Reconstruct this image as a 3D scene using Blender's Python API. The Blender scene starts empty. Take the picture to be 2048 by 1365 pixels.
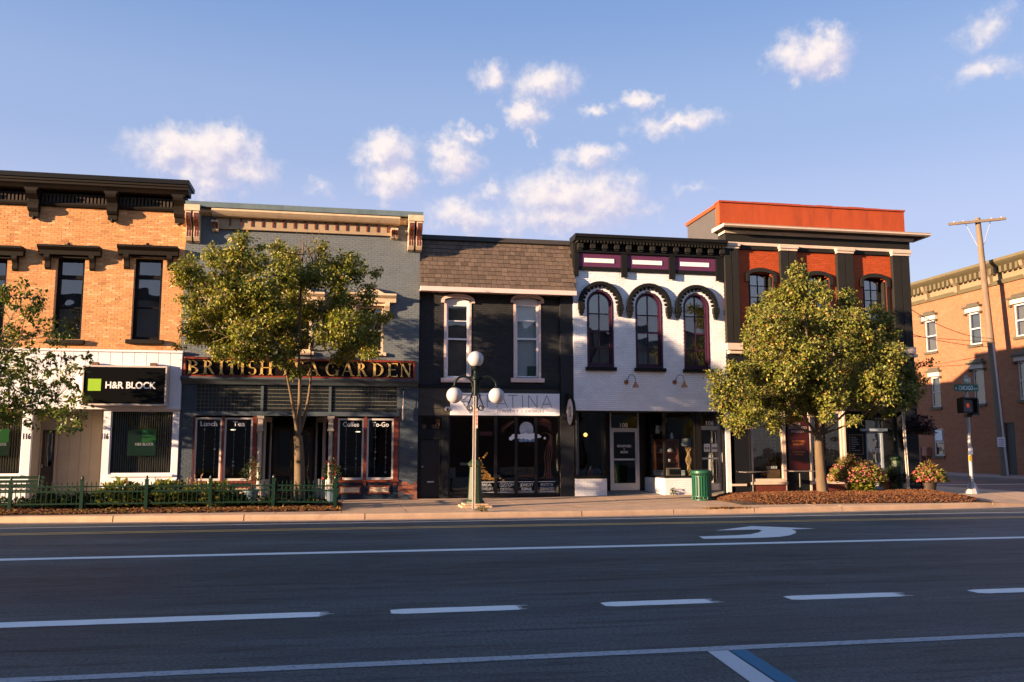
import bpy, math, random
from mathutils import Vector, Matrix, noise

random.seed(7)
RAD = math.radians
SC = bpy.context.scene
COL = SC.collection

# ---------------------------------------------------------------- camera
CAM_Z = 1.8
FPX = 1750.0                        # focal length in pixels of the 2048 px wide photograph
PITCH, YAW = RAD(6.85), RAD(10.65)
cam_data = bpy.data.cameras.new('camera')
cam_data.sensor_width = 36.0
cam_data.lens = 36.0 * FPX / 2048.0
cam_data.clip_start = 0.1
cam_data.clip_end = 3000.0
cam = bpy.data.objects.new('camera', cam_data)
COL.objects.link(cam)
cam.location = (0, 0, CAM_Z)
cam.rotation_euler = (RAD(90) + PITCH, 0, -YAW)
SC.camera = cam

# ---------------------------------------------------------------- light directions
SUN_TRAVEL = Vector((3.0, 1.0, -0.465)).normalized()      # low evening sun from the left, behind the camera
SUN_EL = math.asin(-SUN_TRAVEL.z)
SUN_AZ = math.atan2(-SUN_TRAVEL.x, -SUN_TRAVEL.y)         # azimuth of the sun, from +Y towards +X

SUN_STRENGTH = 5.0
SUN_COLOR = (1.0, 0.69, 0.43)
SKY_STRENGTH = 0.088
EXPOSURE = 1.80

sun_data = bpy.data.lights.new('sun', 'SUN')
sun_data.energy = SUN_STRENGTH
sun_data.angle = RAD(0.6)
sun_data.color = SUN_COLOR
sun = bpy.data.objects.new('sun', sun_data)
COL.objects.link(sun)
sun.rotation_euler = SUN_TRAVEL.to_track_quat('-Z', 'Y').to_euler()
sun.location = (-60, -30, 30)

vs = SC.view_settings
vs.view_transform = 'Standard'
vs.look = 'None'
vs.exposure = EXPOSURE
vs.gamma = 1.0
SC.cycles.max_bounces = 5
SC.cycles.diffuse_bounces = 2
SC.cycles.glossy_bounces = 2
SC.cycles.transparent_max_bounces = 8
SC.cycles.transmission_bounces = 4
SC.cycles.caustics_reflective = False
SC.cycles.caustics_refractive = False
SC.cycles.use_denoising = True
SC.cycles.use_adaptive_sampling = True
SC.cycles.adaptive_threshold = 0.02
SC.cycles.sample_clamp_indirect = 4.0

# ---------------------------------------------------------------- pixel of the photograph -> point of the place
_F = Vector((math.sin(YAW) * math.cos(PITCH), math.cos(YAW) * math.cos(PITCH), math.sin(PITCH)))
_R = Vector((math.cos(YAW), -math.sin(YAW), 0))
_U = _R.cross(_F)
def ray(px, py):
    return _F + _R * ((px - 1024) / FPX) - _U * ((py - 682.5) / FPX)
def X(px, py, Y):
    d = ray(px, py); return d.x * Y / d.y
def Z(px, py, Y):
    d = ray(px, py); return CAM_Z + d.z * Y / d.y
def G(px, py, z=0.0):
    d = ray(px, py); t = (z - CAM_Z) / d.z
    return Vector((d.x * t, d.y * t, z))
def OX(px, py, xx):
    d = ray(px, py); t = xx / d.x
    return (d.y * t, CAM_Z + d.z * t)
def RC(px0, py0, px1, py1, Y):
    """x0, x1, z0, z1 on the plane at distance Y"""
    pm, qm = (px0 + px1) / 2, (py0 + py1) / 2
    return X(px0, qm, Y), X(px1, qm, Y), Z(pm, py1, Y), Z(pm, py0, Y)

# ---------------------------------------------------------------- sky with clouds (world)
def build_world():
    w = bpy.data.worlds.new('World')
    SC.world = w
    w.use_nodes = True
    w.cycles.sampling_method = 'MANUAL'
    w.cycles.sample_map_resolution = 512
    nt = w.node_tree
    nt.nodes.clear()
    N, L = nt.nodes, nt.links
    out = N.new('ShaderNodeOutputWorld')
    bg = N.new('ShaderNodeBackground')
    bg.inputs['Strength'].default_value = SKY_STRENGTH
    L.new(bg.outputs[0], out.inputs['Surface'])
    sky = N.new('ShaderNodeTexSky')
    sky.sky_type = 'NISHITA'
    sky.sun_disc = False
    sky.sun_elevation = SUN_EL
    sky.sun_rotation = SUN_AZ
    sky.air_density = 1.0
    sky.dust_density = 1.0
    sky.ozone_density = 2.5
    def math_(op, a, b=None, c=None):
        n = N.new('ShaderNodeMath'); n.operation = op
        for i, v in enumerate((a, b, c)):
            if v is None: continue
            if hasattr(v, 'links'): L.new(v, n.inputs[i])
            else: n.inputs[i].default_value = v
        return n.outputs[0]
    def vmath(op, a, b=None, out=0):
        n = N.new('ShaderNodeVectorMath'); n.operation = op
        for i, v in enumerate((a, b)):
            if v is None: continue
            if hasattr(v, 'links'): L.new(v, n.inputs[i])
            else: n.inputs[i].default_value = v
        return n.outputs[out]
    tc = N.new('ShaderNodeTexCoord')
    d = vmath('NORMALIZE', tc.outputs['Generated'])
    sep = N.new('ShaderNodeSeparateXYZ'); L.new(d, sep.inputs[0])
    az = math_('ARCTAN2', sep.outputs[0], sep.outputs[1])
    el = math_('ARCSINE', sep.outputs[2])
    ang = N.new('ShaderNodeCombineXYZ'); L.new(az, ang.inputs[0]); L.new(el, ang.inputs[1])
    def noise_(vec, scale, detail, rough=0.55):
        n = N.new('ShaderNodeTexNoise'); n.inputs['Scale'].default_value = scale
        n.inputs['Detail'].default_value = detail; n.inputs['Roughness'].default_value = rough
        L.new(vec, n.inputs['Vector']); return n
    # cloud centres as directions, radii in radians, thickness
    def deg(px, py):
        r = ray(px, py).normalized()
        return math.atan2(r.x, r.y), math.asin(r.z)
    clouds = []
    for px, py, rx, ry, s in [
        (395, 312, 108, 46, 1.0), (340, 318, 52, 38, .9), (450, 300, 62, 38, 1.0), (480, 335, 62, 40, .9), (420, 365, 58, 34, .85),
        (770, 305, 62, 32, 1.0), (785, 350, 52, 46, 1.0), (640, 375, 46, 22, .5),
        (910, 310, 54, 40, 1.0), (945, 270, 34, 22, .9), (905, 348, 42, 28, .7),
        (985, 152, 42, 28, .75), (1085, 172, 56, 38, .9), (1048, 226, 38, 28, 1.0), (1062, 272, 28, 16, .75),
        (1275, 205, 44, 18, .9), (1185, 233, 32, 13, .7), (1350, 250, 78, 24, .85),
        (1185, 312, 70, 24, .85), (1130, 388, 100, 48, 1.0), (1205, 402, 78, 52, 1.0), (1120, 438, 120, 36, .9), (1010, 440, 90, 26, .62), (1280, 425, 70, 26, .6),
        (925, 428, 72, 34, .85), (1390, 380, 60, 18, .5), (1620, 105, 62, 42, 1.05), (1640, 82, 40, 28, 1.0),
        (1655, 130, 36, 26, .85), (1985, 55, 56, 36, .7), (1980, 145, 60, 22, .68), (990, 375, 38, 18, .65)]:
        a, e = deg(px, py)
        clouds.append((a, e, rx / 1750 * 1.22, ry / 1750 * 1.25, s))
    rnd = random.Random(3)
    for k in range(7):                       # the same fair weather clouds go on round the horizon
        a = rnd.uniform(RAD(55), RAD(325))
        if a > math.pi: a -= 2 * math.pi
        e = RAD(rnd.choice((14, 18, 22, 27, 33)) + rnd.uniform(-3, 3))
        rx = rnd.uniform(.03, .08)
        clouds.append((a, e, rx, rx * rnd.uniform(.4, .6), rnd.uniform(.6, 1)))
    # cloud density as a node group, so that it can be read twice (here, and a step towards the sun)
    grp = bpy.data.node_groups.new('cloud_density', 'ShaderNodeTree')
    grp.interface.new_socket('dir', in_out='INPUT', socket_type='NodeSocketVector')
    grp.interface.new_socket('dens', in_out='OUTPUT', socket_type='NodeSocketFloat')
    outer = (N, L)
    N, L = grp.nodes, grp.links
    gi, go = N.new('NodeGroupInput'), N.new('NodeGroupOutput')
    P0 = gi.outputs[0]
    w1 = noise_(P0, 16, 4, 0.6)
    w2 = noise_(P0, 60, 5, 0.62)
    sc1 = vmath('MULTIPLY', vmath('SUBTRACT', w1.outputs['Color'], (0.5, 0.5, 0.5)), (0.06, 0.05, 0))
    sc2 = vmath('MULTIPLY', vmath('SUBTRACT', w2.outputs['Color'], (0.5, 0.5, 0.5)), (0.030, 0.030, 0))
    v = vmath('ADD', vmath('ADD', P0, sc1), sc2)
    field = None
    for a, e, rx, ry, s in clouds:
        dv = vmath('MULTIPLY', vmath('SUBTRACT', v, (a, e, 0)), (math.cos(e) / rx, 1 / ry, 0))
        ln = vmath('LENGTH', dv, out=1)
        f = math_('MULTIPLY_ADD', ln, -s * 0.66, s)
        field = f if field is None else math_('SMOOTH_MAX', field, f, 0.18)
    n3 = noise_(P0, 34, 7, 0.6)
    dn = math_('ADD', field, math_('MULTIPLY', math_('SUBTRACT', n3.outputs['Fac'], 0.5), 0.74))
    L.new(dn, go.inputs[0])
    N, L = outer
    def group_at(vec):
        n = N.new('ShaderNodeGroup'); n.node_tree = grp; L.new(vec, n.inputs[0]); return n.outputs[0]
    dens = group_at(ang.outputs[0])
    dsun = group_at(vmath('ADD', ang.outputs[0], (-0.010, 0.011, 0)))
    mr = N.new('ShaderNodeMapRange'); mr.interpolation_type = 'SMOOTHSTEP'
    mr.inputs['From Min'].default_value = 0.22; mr.inputs['From Max'].default_value = 0.86
    L.new(dens, mr.inputs['Value'])
    lit = N.new('ShaderNodeMapRange'); lit.inputs['From Min'].default_value = -0.22; lit.inputs['From Max'].default_value = 0.28
    L.new(math_('SUBTRACT', dens, dsun), lit.inputs['Value'])
    body = N.new('ShaderNodeMix'); body.data_type = 'RGBA'
    k = 1.0 / SKY_STRENGTH / (2 ** EXPOSURE)
    body.inputs[6].default_value = (0.66 * k, 0.63 * k, 0.80 * k, 1)
    body.inputs[7].default_value = (1.04 * k, 0.93 * k, 0.90 * k, 1)
    L.new(lit.outputs[0], body.inputs[0])
    # evening haze: the Nishita sky mixed with a pale lavender that thickens towards the horizon all round; the lowest, unseen band is brightened to add fill light
    rmp = N.new('ShaderNodeValToRGB')
    er = rmp.color_ramp; er.interpolation = 'EASE'
    stops = [(0.0, (.82, .76, .80)), (8, (.63, .67, .88)), (13, (.55, .595, .87)), (20, (.385, .50, .80)), (29, (.235, .375, .72)), (60, (.17, .30, .60))]
    while len(er.elements) < len(stops): er.elements.new(0.5)
    for el_, (dg_, c) in zip(er.elements, stops):
        el_.position = dg_ / 60.0; el_.color = (*c, 1)
    L.new(math_('DIVIDE', el, RAD(60)), rmp.inputs[0])
    hz = N.new('ShaderNodeVectorMath'); hz.operation = 'SCALE'; L.new(rmp.outputs[0], hz.inputs[0]); hz.inputs['Scale'].default_value = k
    tint = N.new('ShaderNodeMix'); tint.data_type = 'RGBA'; tint.inputs[0].default_value = 0.82
    L.new(sky.outputs[0], tint.inputs[6]); L.new(hz.outputs[0], tint.inputs[7])
    mix = N.new('ShaderNodeMix'); mix.data_type = 'RGBA'
    fac = math_('MULTIPLY', mr.outputs[0], 0.96)
    L.new(fac, mix.inputs[0]); L.new(tint.outputs[2], mix.inputs[6]); L.new(body.outputs[2], mix.inputs[7])
    L.new(mix.outputs[2], bg.inputs['Color'])
    # above and below the belt of clouds the clear sky is read directly (saves time)
    clear = N.new('ShaderNodeBackground'); clear.inputs['Strength'].default_value = SKY_STRENGTH
    L.new(tint.outputs[2], clear.inputs['Color'])
    gate = math_('COMPARE', el, RAD(22.5), RAD(16.5))
    ms = N.new('ShaderNodeMixShader'); L.new(gate, ms.inputs[0]); L.new(clear.outputs[0], ms.inputs[1]); L.new(bg.outputs[0], ms.inputs[2])
    L.new(ms.outputs[0], out.inputs['Surface'])
build_world()

# ---------------------------------------------------------------- materials
MATS = {}
def M(name, col, rough=0.7, var=0.12, vscale=2.0, bump=0.0, bscale=60.0, attr=False, metal=0.0, spec=0.4,
      stain=None, stain_amt=0.0, stain_scale=0.8, stretch=(1, 1, 1), emit=0.0, coat=0.0):
    if name in MATS: return MATS[name]
    m = bpy.data.materials.new(name); MATS[name] = m
    m.use_nodes = True
    nt = m.node_tree; N, L = nt.nodes, nt.links
    p = N['Principled BSDF']
    p.inputs['Roughness'].default_value = rough
    p.inputs['Metallic'].default_value = metal
    p.inputs['Specular IOR Level'].default_value = spec
    p.inputs['Coat Weight'].default_value = coat
    tc = N.new('ShaderNodeTexCoord')
    mp = N.new('ShaderNodeMapping'); mp.inputs['Scale'].default_value = stretch
    geo = N.new('ShaderNodeNewGeometry')
    L.new(geo.outputs['Position'], mp.inputs['Vector'])
    src = None
    base = N.new('ShaderNodeRGB'); base.outputs[0].default_value = (*col, 1)
    src = base.outputs[0]
    if attr:
        at = N.new('ShaderNodeAttribute'); at.attribute_name = 'col'
        src = at.outputs['Color']
    if var > 0:
        n = N.new('ShaderNodeTexNoise'); n.inputs['Scale'].default_value = vscale
        n.inputs['Detail'].default_value = 6; n.inputs['Roughness'].default_value = 0.65
        L.new(mp.outputs[0], n.inputs['Vector'])
        mr = N.new('ShaderNodeMapRange'); mr.inputs['From Min'].default_value = 0.25; mr.inputs['From Max'].default_value = 0.75
        mr.inputs['To Min'].default_value = 1 - var; mr.inputs['To Max'].default_value = 1 + var
        L.new(n.outputs['Fac'], mr.inputs['Value'])
        mx = N.new('ShaderNodeVectorMath'); mx.operation = 'SCALE'
        L.new(src, mx.inputs[0]); L.new(mr.outputs[0], mx.inputs['Scale'])
        src = mx.outputs[0]
    if stain:
        n = N.new('ShaderNodeTexNoise'); n.inputs['Scale'].default_value = stain_scale
        n.inputs['Detail'].default_value = 8; n.inputs['Roughness'].default_value = 0.7
        L.new(mp.outputs[0], n.inputs['Vector'])
        mr = N.new('ShaderNodeMapRange'); mr.interpolation_type = 'SMOOTHSTEP'
        mr.inputs['From Min'].default_value = 0.52; mr.inputs['From Max'].default_value = 0.70
        mr.inputs['To Max'].default_value = stain_amt
        L.new(n.outputs['Fac'], mr.inputs['Value'])
        mx = N.new('ShaderNodeMix'); mx.data_type = 'RGBA'
        L.new(mr.outputs[0], mx.inputs[0]); L.new(src, mx.inputs[6]); mx.inputs[7].default_value = (*stain, 1)
        src = mx.outputs[2]
    L.new(src, p.inputs['Base Color'])
    if bump > 0:
        n = N.new('ShaderNodeTexNoise'); n.inputs['Scale'].default_value = bscale; n.inputs['Detail'].default_value = 5
        L.new(mp.outputs[0], n.inputs['Vector'])
        b = N.new('ShaderNodeBump'); b.inputs['Strength'].default_value = bump; b.inputs['Distance'].default_value = 0.01
        L.new(n.outputs['Fac'], b.inputs['Height']); L.new(b.outputs[0], p.inputs['Normal'])
    if emit > 0:
        L.new(src, p.inputs['Emission Color']); p.inputs['Emission Strength'].default_value = emit
    return m

def glass_mat(name, reflect=0.16, tint=(0.75, 0.8, 0.8), wob=0.25):
    if name in MATS: return MATS[name]
    m = bpy.data.materials.new(name); MATS[name] = m
    m.use_nodes = True
    nt = m.node_tree; N, L = nt.nodes, nt.links
    N.clear()
    out = N.new('ShaderNodeOutputMaterial')
    tr = N.new('ShaderNodeBsdfTransparent'); tr.inputs[0].default_value = (*tint, 1)
    gl = N.new('ShaderNodeBsdfGlossy'); gl.inputs['Roughness'].default_value = 0.015
    lw = N.new('ShaderNodeLayerWeight'); lw.inputs['Blend'].default_value = 0.35
    ma = N.new('ShaderNodeMath'); ma.operation = 'MULTIPLY_ADD'; ma.inputs[1].default_value = 0.6; ma.inputs[2].default_value = reflect
    L.new(lw.outputs['Fresnel'], ma.inputs[0])
    cl = N.new('ShaderNodeClamp'); L.new(ma.outputs[0], cl.inputs[0])
    geo = N.new('ShaderNodeNewGeometry')
    n = N.new('ShaderNodeTexNoise'); n.inputs['Scale'].default_value = 1.1; n.inputs['Detail'].default_value = 1
    L.new(geo.outputs['Position'], n.inputs['Vector'])
    b = N.new('ShaderNodeBump'); b.inputs['Strength'].default_value = wob; b.inputs['Distance'].default_value = 0.03
    L.new(n.outputs['Fac'], b.inputs['Height']); L.new(b.outputs[0], gl.inputs['Normal'])
    mx = N.new('ShaderNodeMixShader')
    L.new(cl.outputs[0], mx.inputs[0]); L.new(tr.outputs[0], mx.inputs[1]); L.new(gl.outputs[0], mx.inputs[2])
    L.new(mx.outputs[0], out.inputs['Surface'])
    return m

def leaf_mat(name, trans=0.35):
    if name in MATS: return MATS[name]
    m = bpy.data.materials.new(name); MATS[name] = m
    m.use_nodes = True
    nt = m.node_tree; N, L = nt.nodes, nt.links
    N.clear()
    out = N.new('ShaderNodeOutputMaterial')
    at = N.new('ShaderNodeAttribute'); at.attribute_name = 'col'
    p = N.new('ShaderNodeBsdfPrincipled'); p.inputs['Roughness'].default_value = 0.45; p.inputs['Specular IOR Level'].default_value = 0.45
    t = N.new('ShaderNodeBsdfTranslucent')
    L.new(at.outputs['Color'], p.inputs['Base Color']); L.new(at.outputs['Color'], t.inputs['Color'])
    mx = N.new('ShaderNodeMixShader'); mx.inputs[0].default_value = trans
    L.new(p.outputs[0], mx.inputs[1]); L.new(t.outputs[0], mx.inputs[2])
    L.new(mx.outputs[0], out.inputs['Surface'])
    return m

# ---------------------------------------------------------------- mesh builder
ORG = {}
class MB:
    def __init__(s):
        s.v, s.f, s.c, s.m = [], [], [], []
        s.cur = None; s.mi = 0
    def face(s, idx):
        s.f.append(tuple(idx)); s.c.append(s.cur); s.m.append(s.mi)
    def add(s, verts, faces):
        b = len(s.v); s.v.extend(tuple(q) for q in verts)
        for fc in faces: s.face([b + i for i in fc])
        return s
    def box(s, x0, x1, y0, y1, z0, z1, back=True):
        if x0 > x1: x0, x1 = x1, x0
        if y0 > y1: y0, y1 = y1, y0
        if z0 > z1: z0, z1 = z1, z0
        fs = [(0, 1, 5, 4), (0, 4, 7, 3), (1, 2, 6, 5), (4, 5, 6, 7), (3, 2, 1, 0)]
        if back: fs.append((2, 3, 7, 6))
        return s.add([(x0, y0, z0), (x1, y0, z0), (x1, y1, z0), (x0, y1, z0), (x0, y0, z1), (x1, y0, z1), (x1, y1, z1), (x0, y1, z1)], fs)
    def obox(s, c, u, v, w, a, b, h):
        """box with half sizes a,b,h along the unit vectors u,v,w"""
        c, u, v, w = Vector(c), Vector(u) * a, Vector(v) * b, Vector(w) * h
        vs_ = [c - u - v - w, c + u - v - w, c + u + v - w, c - u + v - w, c - u - v + w, c + u - v + w, c + u + v + w, c - u + v + w]
        return s.add(vs_, [(0, 1, 5, 4), (0, 4, 7, 3), (1, 2, 6, 5), (4, 5, 6, 7), (3, 2, 1, 0), (2, 3, 7, 6)])
    def prism(s, poly, y0, y1):
        """polygon in x,z (counter-clockwise seen from the camera side) pushed from y0 (front) to y1"""
        n = len(poly)
        b = len(s.v)
        s.v.extend((x, y0, z) for x, z in poly); s.v.extend((x, y1, z) for x, z in poly)
        s.face([b + i for i in range(n)]); s.face([b + n + i for i in range(n - 1, -1, -1)])
        for i in range(n):
            j = (i + 1) % n
            s.face([b + i, b + n + i, b + n + j, b + j])
        return s
    def prof_x(s, prof, x0, x1):
        """polygon in y,z pushed along x"""
        n = len(prof); b = len(s.v)
        s.v.extend((x0, y, z) for y, z in prof); s.v.extend((x1, y, z) for y, z in prof)
        s.face([b + i for i in range(n)]); s.face([b + n + i for i in range(n - 1, -1, -1)])
        for i in range(n):
            j = (i + 1) % n
            s.face([b + i, b + n + i, b + n + j, b + j])
        return s
    def prof_y(s, prof, y0, y1):
        """polygon in x,z pushed along y (same as prism)"""
        return s.prism(prof, y0, y1)
    def slab(s, poly, z0, z1):
        n = len(poly); b = len(s.v)
        s.v.extend((x, y, z0) for x, y in poly); s.v.extend((x, y, z1) for x, y in poly)
        s.face([b + n + i for i in range(n)]); s.face([b + i for i in range(n - 1, -1, -1)])
        for i in range(n):
            j = (i + 1) % n
            s.face([b + i, b + j, b + n + j, b + n + i])
        return s
    def tube(s, pts, radii, n=8, cap=True):
        pts = [Vector(q) for q in pts]
        if not hasattr(radii, '__len__'): radii = [radii] * len(pts)
        b = len(s.v)
        prev = None
        for i, q in enumerate(pts):
            d = (pts[min(i + 1, len(pts) - 1)] - pts[max(i - 1, 0)])
            if d.length < 1e-9: d = Vector((0, 0, 1))
            d.normalize()
            if prev is None:
                a = Vector((1, 0, 0)) if abs(d.x) < .9 else Vector((0, 1, 0))
                u = a.cross(d).normalized()
            else:
                u = (prev - d * prev.dot(d))
                if u.length < 1e-6: u = Vector((1, 0, 0)).cross(d)
                u.normalize()
            prev = u
            w = d.cross(u)
            for k in range(n):
                t = 2 * math.pi * k / n
                s.v.append(tuple(q + (u * math.cos(t) + w * math.sin(t)) * radii[i]))
        for i in range(len(pts) - 1):
            for k in range(n):
                k2 = (k + 1) % n
                s.face([b + i * n + k, b + i * n + k2, b + (i + 1) * n + k2, b + (i + 1) * n + k])
        if cap:
            s.face([b + k for k in range(n - 1, -1, -1)])
            e = b + (len(pts) - 1) * n
            s.face([e + k for k in range(n)])
        return s
    def lathe(s, c, prof, n=16, rot=0.0):
        """prof: (radius, z) bottom to top about the vertical through c"""
        b = len(s.v)
        for r, z in prof:
            for k in range(n):
                t = rot + 2 * math.pi * k / n
                s.v.append((c[0] + r * math.cos(t), c[1] + r * math.sin(t), c[2] + z))
        for i in range(len(prof) - 1):
            for k in range(n):
                k2 = (k + 1) % n
                s.face([b + i * n + k, b + i * n + k2, b + (i + 1) * n + k2, b + (i + 1) * n + k])
        s.face([b + k for k in range(n - 1, -1, -1)])
        e = b + (len(prof) - 1) * n
        s.face([e + k for k in range(n)])
        return s
    def sphere(s, c, r, nu=16, nv=10, sc=(1, 1, 1)):
        prof = [(max(1e-4, r * math.sin(math.pi * i / nv)), -r * math.cos(math.pi * i / nv)) for i in range(nv + 1)]
        b = len(s.v); s.lathe((0, 0, 0), prof, nu)
        for i in range(b, len(s.v)):
            x, y, z = s.v[i]; s.v[i] = (c[0] + x * sc[0], c[1] + y * sc[1], c[2] + z * sc[2])
        return s
    def mesh(s, name, mats, org=(0, 0, 0), smooth=False):
        me = bpy.data.meshes.new(name)
        o = org
        me.from_pydata([(a - o[0], b - o[1], c - o[2]) for a, b, c in s.v], [], s.f)
        if not isinstance(mats, (list, tuple)): mats = [mats]
        for m in mats: me.materials.append(m)
        if any(i for i in s.m): me.polygons.foreach_set('material_index', s.m)
        if any(c is not None for c in s.c):
            at = me.attributes.new('col', 'FLOAT_COLOR', 'FACE')
            flat = []
            for c in s.c:
                c = c or (1, 1, 1); flat.extend((c[0], c[1], c[2], 1.0))
            at.data.foreach_set('color', flat)
        if smooth:
            me.polygons.foreach_set('use_smooth', [True] * len(me.polygons))
        me.update()
        return me
    def build(s, name, mats, parent=None, smooth=False, bevel=0.0, auto=None):
        if parent is None:
            xs = [q[0] for q in s.v]; ys = [q[1] for q in s.v]; zs = [q[2] for q in s.v]
            org = ((min(xs) + max(xs)) / 2, (min(ys) + max(ys)) / 2, min(zs))
        else:
            org = ORG[parent.name]
        me = s.mesh(name, mats, org, smooth)
        o = bpy.data.objects.new(name, me); COL.objects.link(o)
        if parent is None: o.location = org
        else: o.parent = parent
        ORG[o.name] = org
        if bevel > 0:
            bm = o.modifiers.new('bevel', 'BEVEL'); bm.width = bevel; bm.segments = 2; bm.limit_method = 'ANGLE'
        if auto:
            me.polygons.foreach_set('use_smooth', [True] * len(me.polygons))
            me.set_sharp_from_angle(angle=RAD(auto))
        return o

def thing(name, label, cat, loc, group=None):
    o = bpy.data.objects.new(name, None); COL.objects.link(o)
    o.location = loc; o.empty_display_size = 0.2
    ORG[o.name] = tuple(loc)
    return tag(o, label, cat, group)
def tag(o, label=None, cat=None, group=None, kind=None):
    if label: o['label'] = label
    if cat: o['category'] = cat
    if group: o['group'] = group
    if kind: o['kind'] = kind
    return o
def place(name, me, parent, loc, rot=None):
    """one more object that shares a mesh, at a world position"""
    o = bpy.data.objects.new(name, me); COL.objects.link(o)
    if parent is not None:
        po = ORG[parent.name]; o.parent = parent
        o.location = (loc[0] - po[0], loc[1] - po[1], loc[2] - po[2])
    else: o.location = loc
    if rot: o.rotation_euler = rot
    ORG[o.name] = tuple(loc)
    return o
def copy_tree(o, loc, label=None, group=None):
    def rec(src, parent):
        c = src.copy(); COL.objects.link(c); c.parent = parent
        for ch in list(src.children): rec(ch, c)
        return c
    r = rec(o, None); r.location = loc
    if label: r['label'] = label
    if group: r['group'] = group
    ORG[r.name] = tuple(loc)
    return r

# lettering: the built-in font turned into mesh, fitted to a box on a wall facing the camera side (-Y)
def text(body, name, mat, parent, x0, x1, z0, z1, y, extrude=0.004, bold=0.0, fit='both', axis='-Y', spacing=1.0):
    cu = bpy.data.curves.new('lettering', 'FONT')
    cu.body = body; cu.size = 1.0; cu.extrude = 0.0; cu.offset = bold; cu.space_character = spacing
    cu.align_x = 'CENTER'; cu.resolution_u = 4; cu.space_line = 0.95
    ob = bpy.data.objects.new('lettering_src', cu); COL.objects.link(ob)
    dg = bpy.context.evaluated_depsgraph_get()
    me = bpy.data.meshes.new_from_object(ob.evaluated_get(dg))
    bpy.data.objects.remove(ob)
    co = [v.co.copy() for v in me.vertices]
    faces = [tuple(p.vertices) for p in me.polygons]
    ax, bx = min(c.x for c in co), max(c.x for c in co)
    az_, bz = min(c.y for c in co), max(c.y for c in co)
    sx = (x1 - x0) / (bx - ax); sz = (z1 - z0) / (bz - az_)
    if fit == 'h': sx = abs(sz) * (1 if sx > 0 else -1)
    if fit == 'w': sz = abs(sx)
    cx, cz = (x0 + x1) / 2, (z0 + z1) / 2
    mb = MB()
    pts = [(cx + (c.x - (ax + bx) / 2) * sx, cz + (c.y - (az_ + bz) / 2) * sz) for c in co]
    if axis == '-Y': vv = [(a, y - extrude, b) for a, b in pts]; wv = [(a, y, b) for a, b in pts]
    elif axis == '-X': vv = [(y - extrude, -a, b) for a, b in pts]; wv = [(y, -a, b) for a, b in pts]   # x0,x1 are given as -Y
    n = len(vv)
    from collections import Counter
    ed = Counter()
    for f in faces:
        for i in range(len(f)):
            a, b = f[i], f[(i + 1) % len(f)]
            ed[(a, b)] += 1
    side = [(b, a, n + a, n + b) for (a, b) in ed if (b, a) not in ed]
    mb.add(vv + wv, faces + side)
    bpy.data.meshes.remove(me)
    return mb.build(name, mat, parent)

# ---------------------------------------------------------------- sidewalk height
def curb_y(x):
    return 22.15 + 0.0052 * (x - 4) ** 2
def zs(x, y):
    return 0.15 + 0.0065 * max(0.0, min(x, 22) - 4) * max(0.0, min(1.0, (y - curb_y(x) - 0.3) / 2))
F0 = 28.0
# ---------------------------------------------------------------- palette
BRICK_TAN = M('tan brick', (0.5, 0.28, 0.14), 0.85, 0.10, 6, 0.5, 90, attr=True, stain=(.34, .155, .065), stain_amt=.5, stain_scale=.7, stretch=(1, 1, .45))
MORTAR = M('mortar', (0.50, 0.36, 0.24), 0.95, 0.15, 20, 0.4, 120)
BRICK_BLUE = M('blue painted brick', (0.13, 0.15, 0.165), 0.62, 0.10, 2.5, 0.5, 70, attr=True)
BLUE_PAINT = M('blue grey paint', (0.065, 0.085, 0.105), 0.6, 0.14, 3, 0.3, 60)
NAVY_PAINT = M('navy paint', (0.014, 0.026, 0.045), 0.5, 0.12, 4, 0.15, 60, spec=.15)
CREAM = M('cream paint', (0.66, 0.50, 0.34), 0.6, 0.12, 5, 0.2, 50, stain=(0.38, 0.28, 0.19), stain_amt=0.45, stain_scale=3)
MAROON = M('maroon paint', (0.15, 0.030, 0.016), 0.5, 0.15, 6, 0.15, 60)
DARK_BROWN = M('dark brown paint', (0.017, 0.013, 0.010), 0.65, 0.2, 5, 0.2, 60, spec=.15)
BLACK_METAL = M('black metal coping', (0.010, 0.011, 0.013), 0.5, 0.1, 4, spec=.15)
BLACK_FRAME = M('black window frame', (0.007, 0.006, 0.006), 0.5, 0.1, 4, spec=.15)
CHARCOAL_BRICK = M('charcoal painted brick', (0.040, 0.044, 0.050), 0.6, 0.12, 3, 0.4, 70, attr=True, spec=.15)
CHARCOAL = M('charcoal paint', (0.014, 0.016, 0.019), 0.55, 0.12, 4, 0.2, 60, spec=.15)
PINK_TRIM = M('pale pink trim', (0.70, 0.53, 0.48), 0.55, 0.08, 4, 0.1, 60)
WHITE_TRIM = M('white window paint', (0.80, 0.79, 0.81), 0.5, 0.06, 5)
WHITE_BRICK = M('white painted brick', (0.80, 0.80, 0.82), 0.6, 0.07, 2.5, 0.4, 70, attr=True, stain=(0.50, 0.49, 0.50), stain_amt=0.3, stain_scale=1.6)
WHITE_BACK = M('white painted joint', (0.55, 0.54, 0.56), 0.75, 0.1, 4)
PURPLE = M('purple paint', (0.036, 0.008, 0.026), 0.5, 0.12, 4, 0.2, 60)
BLACK_PAINT = M('black paint', (0.010, 0.010, 0.010), 0.55, 0.15, 4, 0.2, 60, spec=.15)
OLIVE_BLACK = M('dark olive paint', (0.020, 0.019, 0.017), 0.6, 0.15, 4, 0.25, 60, spec=.15)
RED_BRICK = M('red painted brick', (0.43, 0.085, 0.022), 0.65, 0.12, 2.2, 0.45, 70, attr=True)
RED_PAINT = M('red orange paint', (0.37, 0.060, 0.012), 0.65, 0.18, 2.2, 0.6, 40, stain=(.20, .035, .012), stain_amt=.6, stain_scale=1.6, stretch=(1.6, 1, .35))
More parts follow.
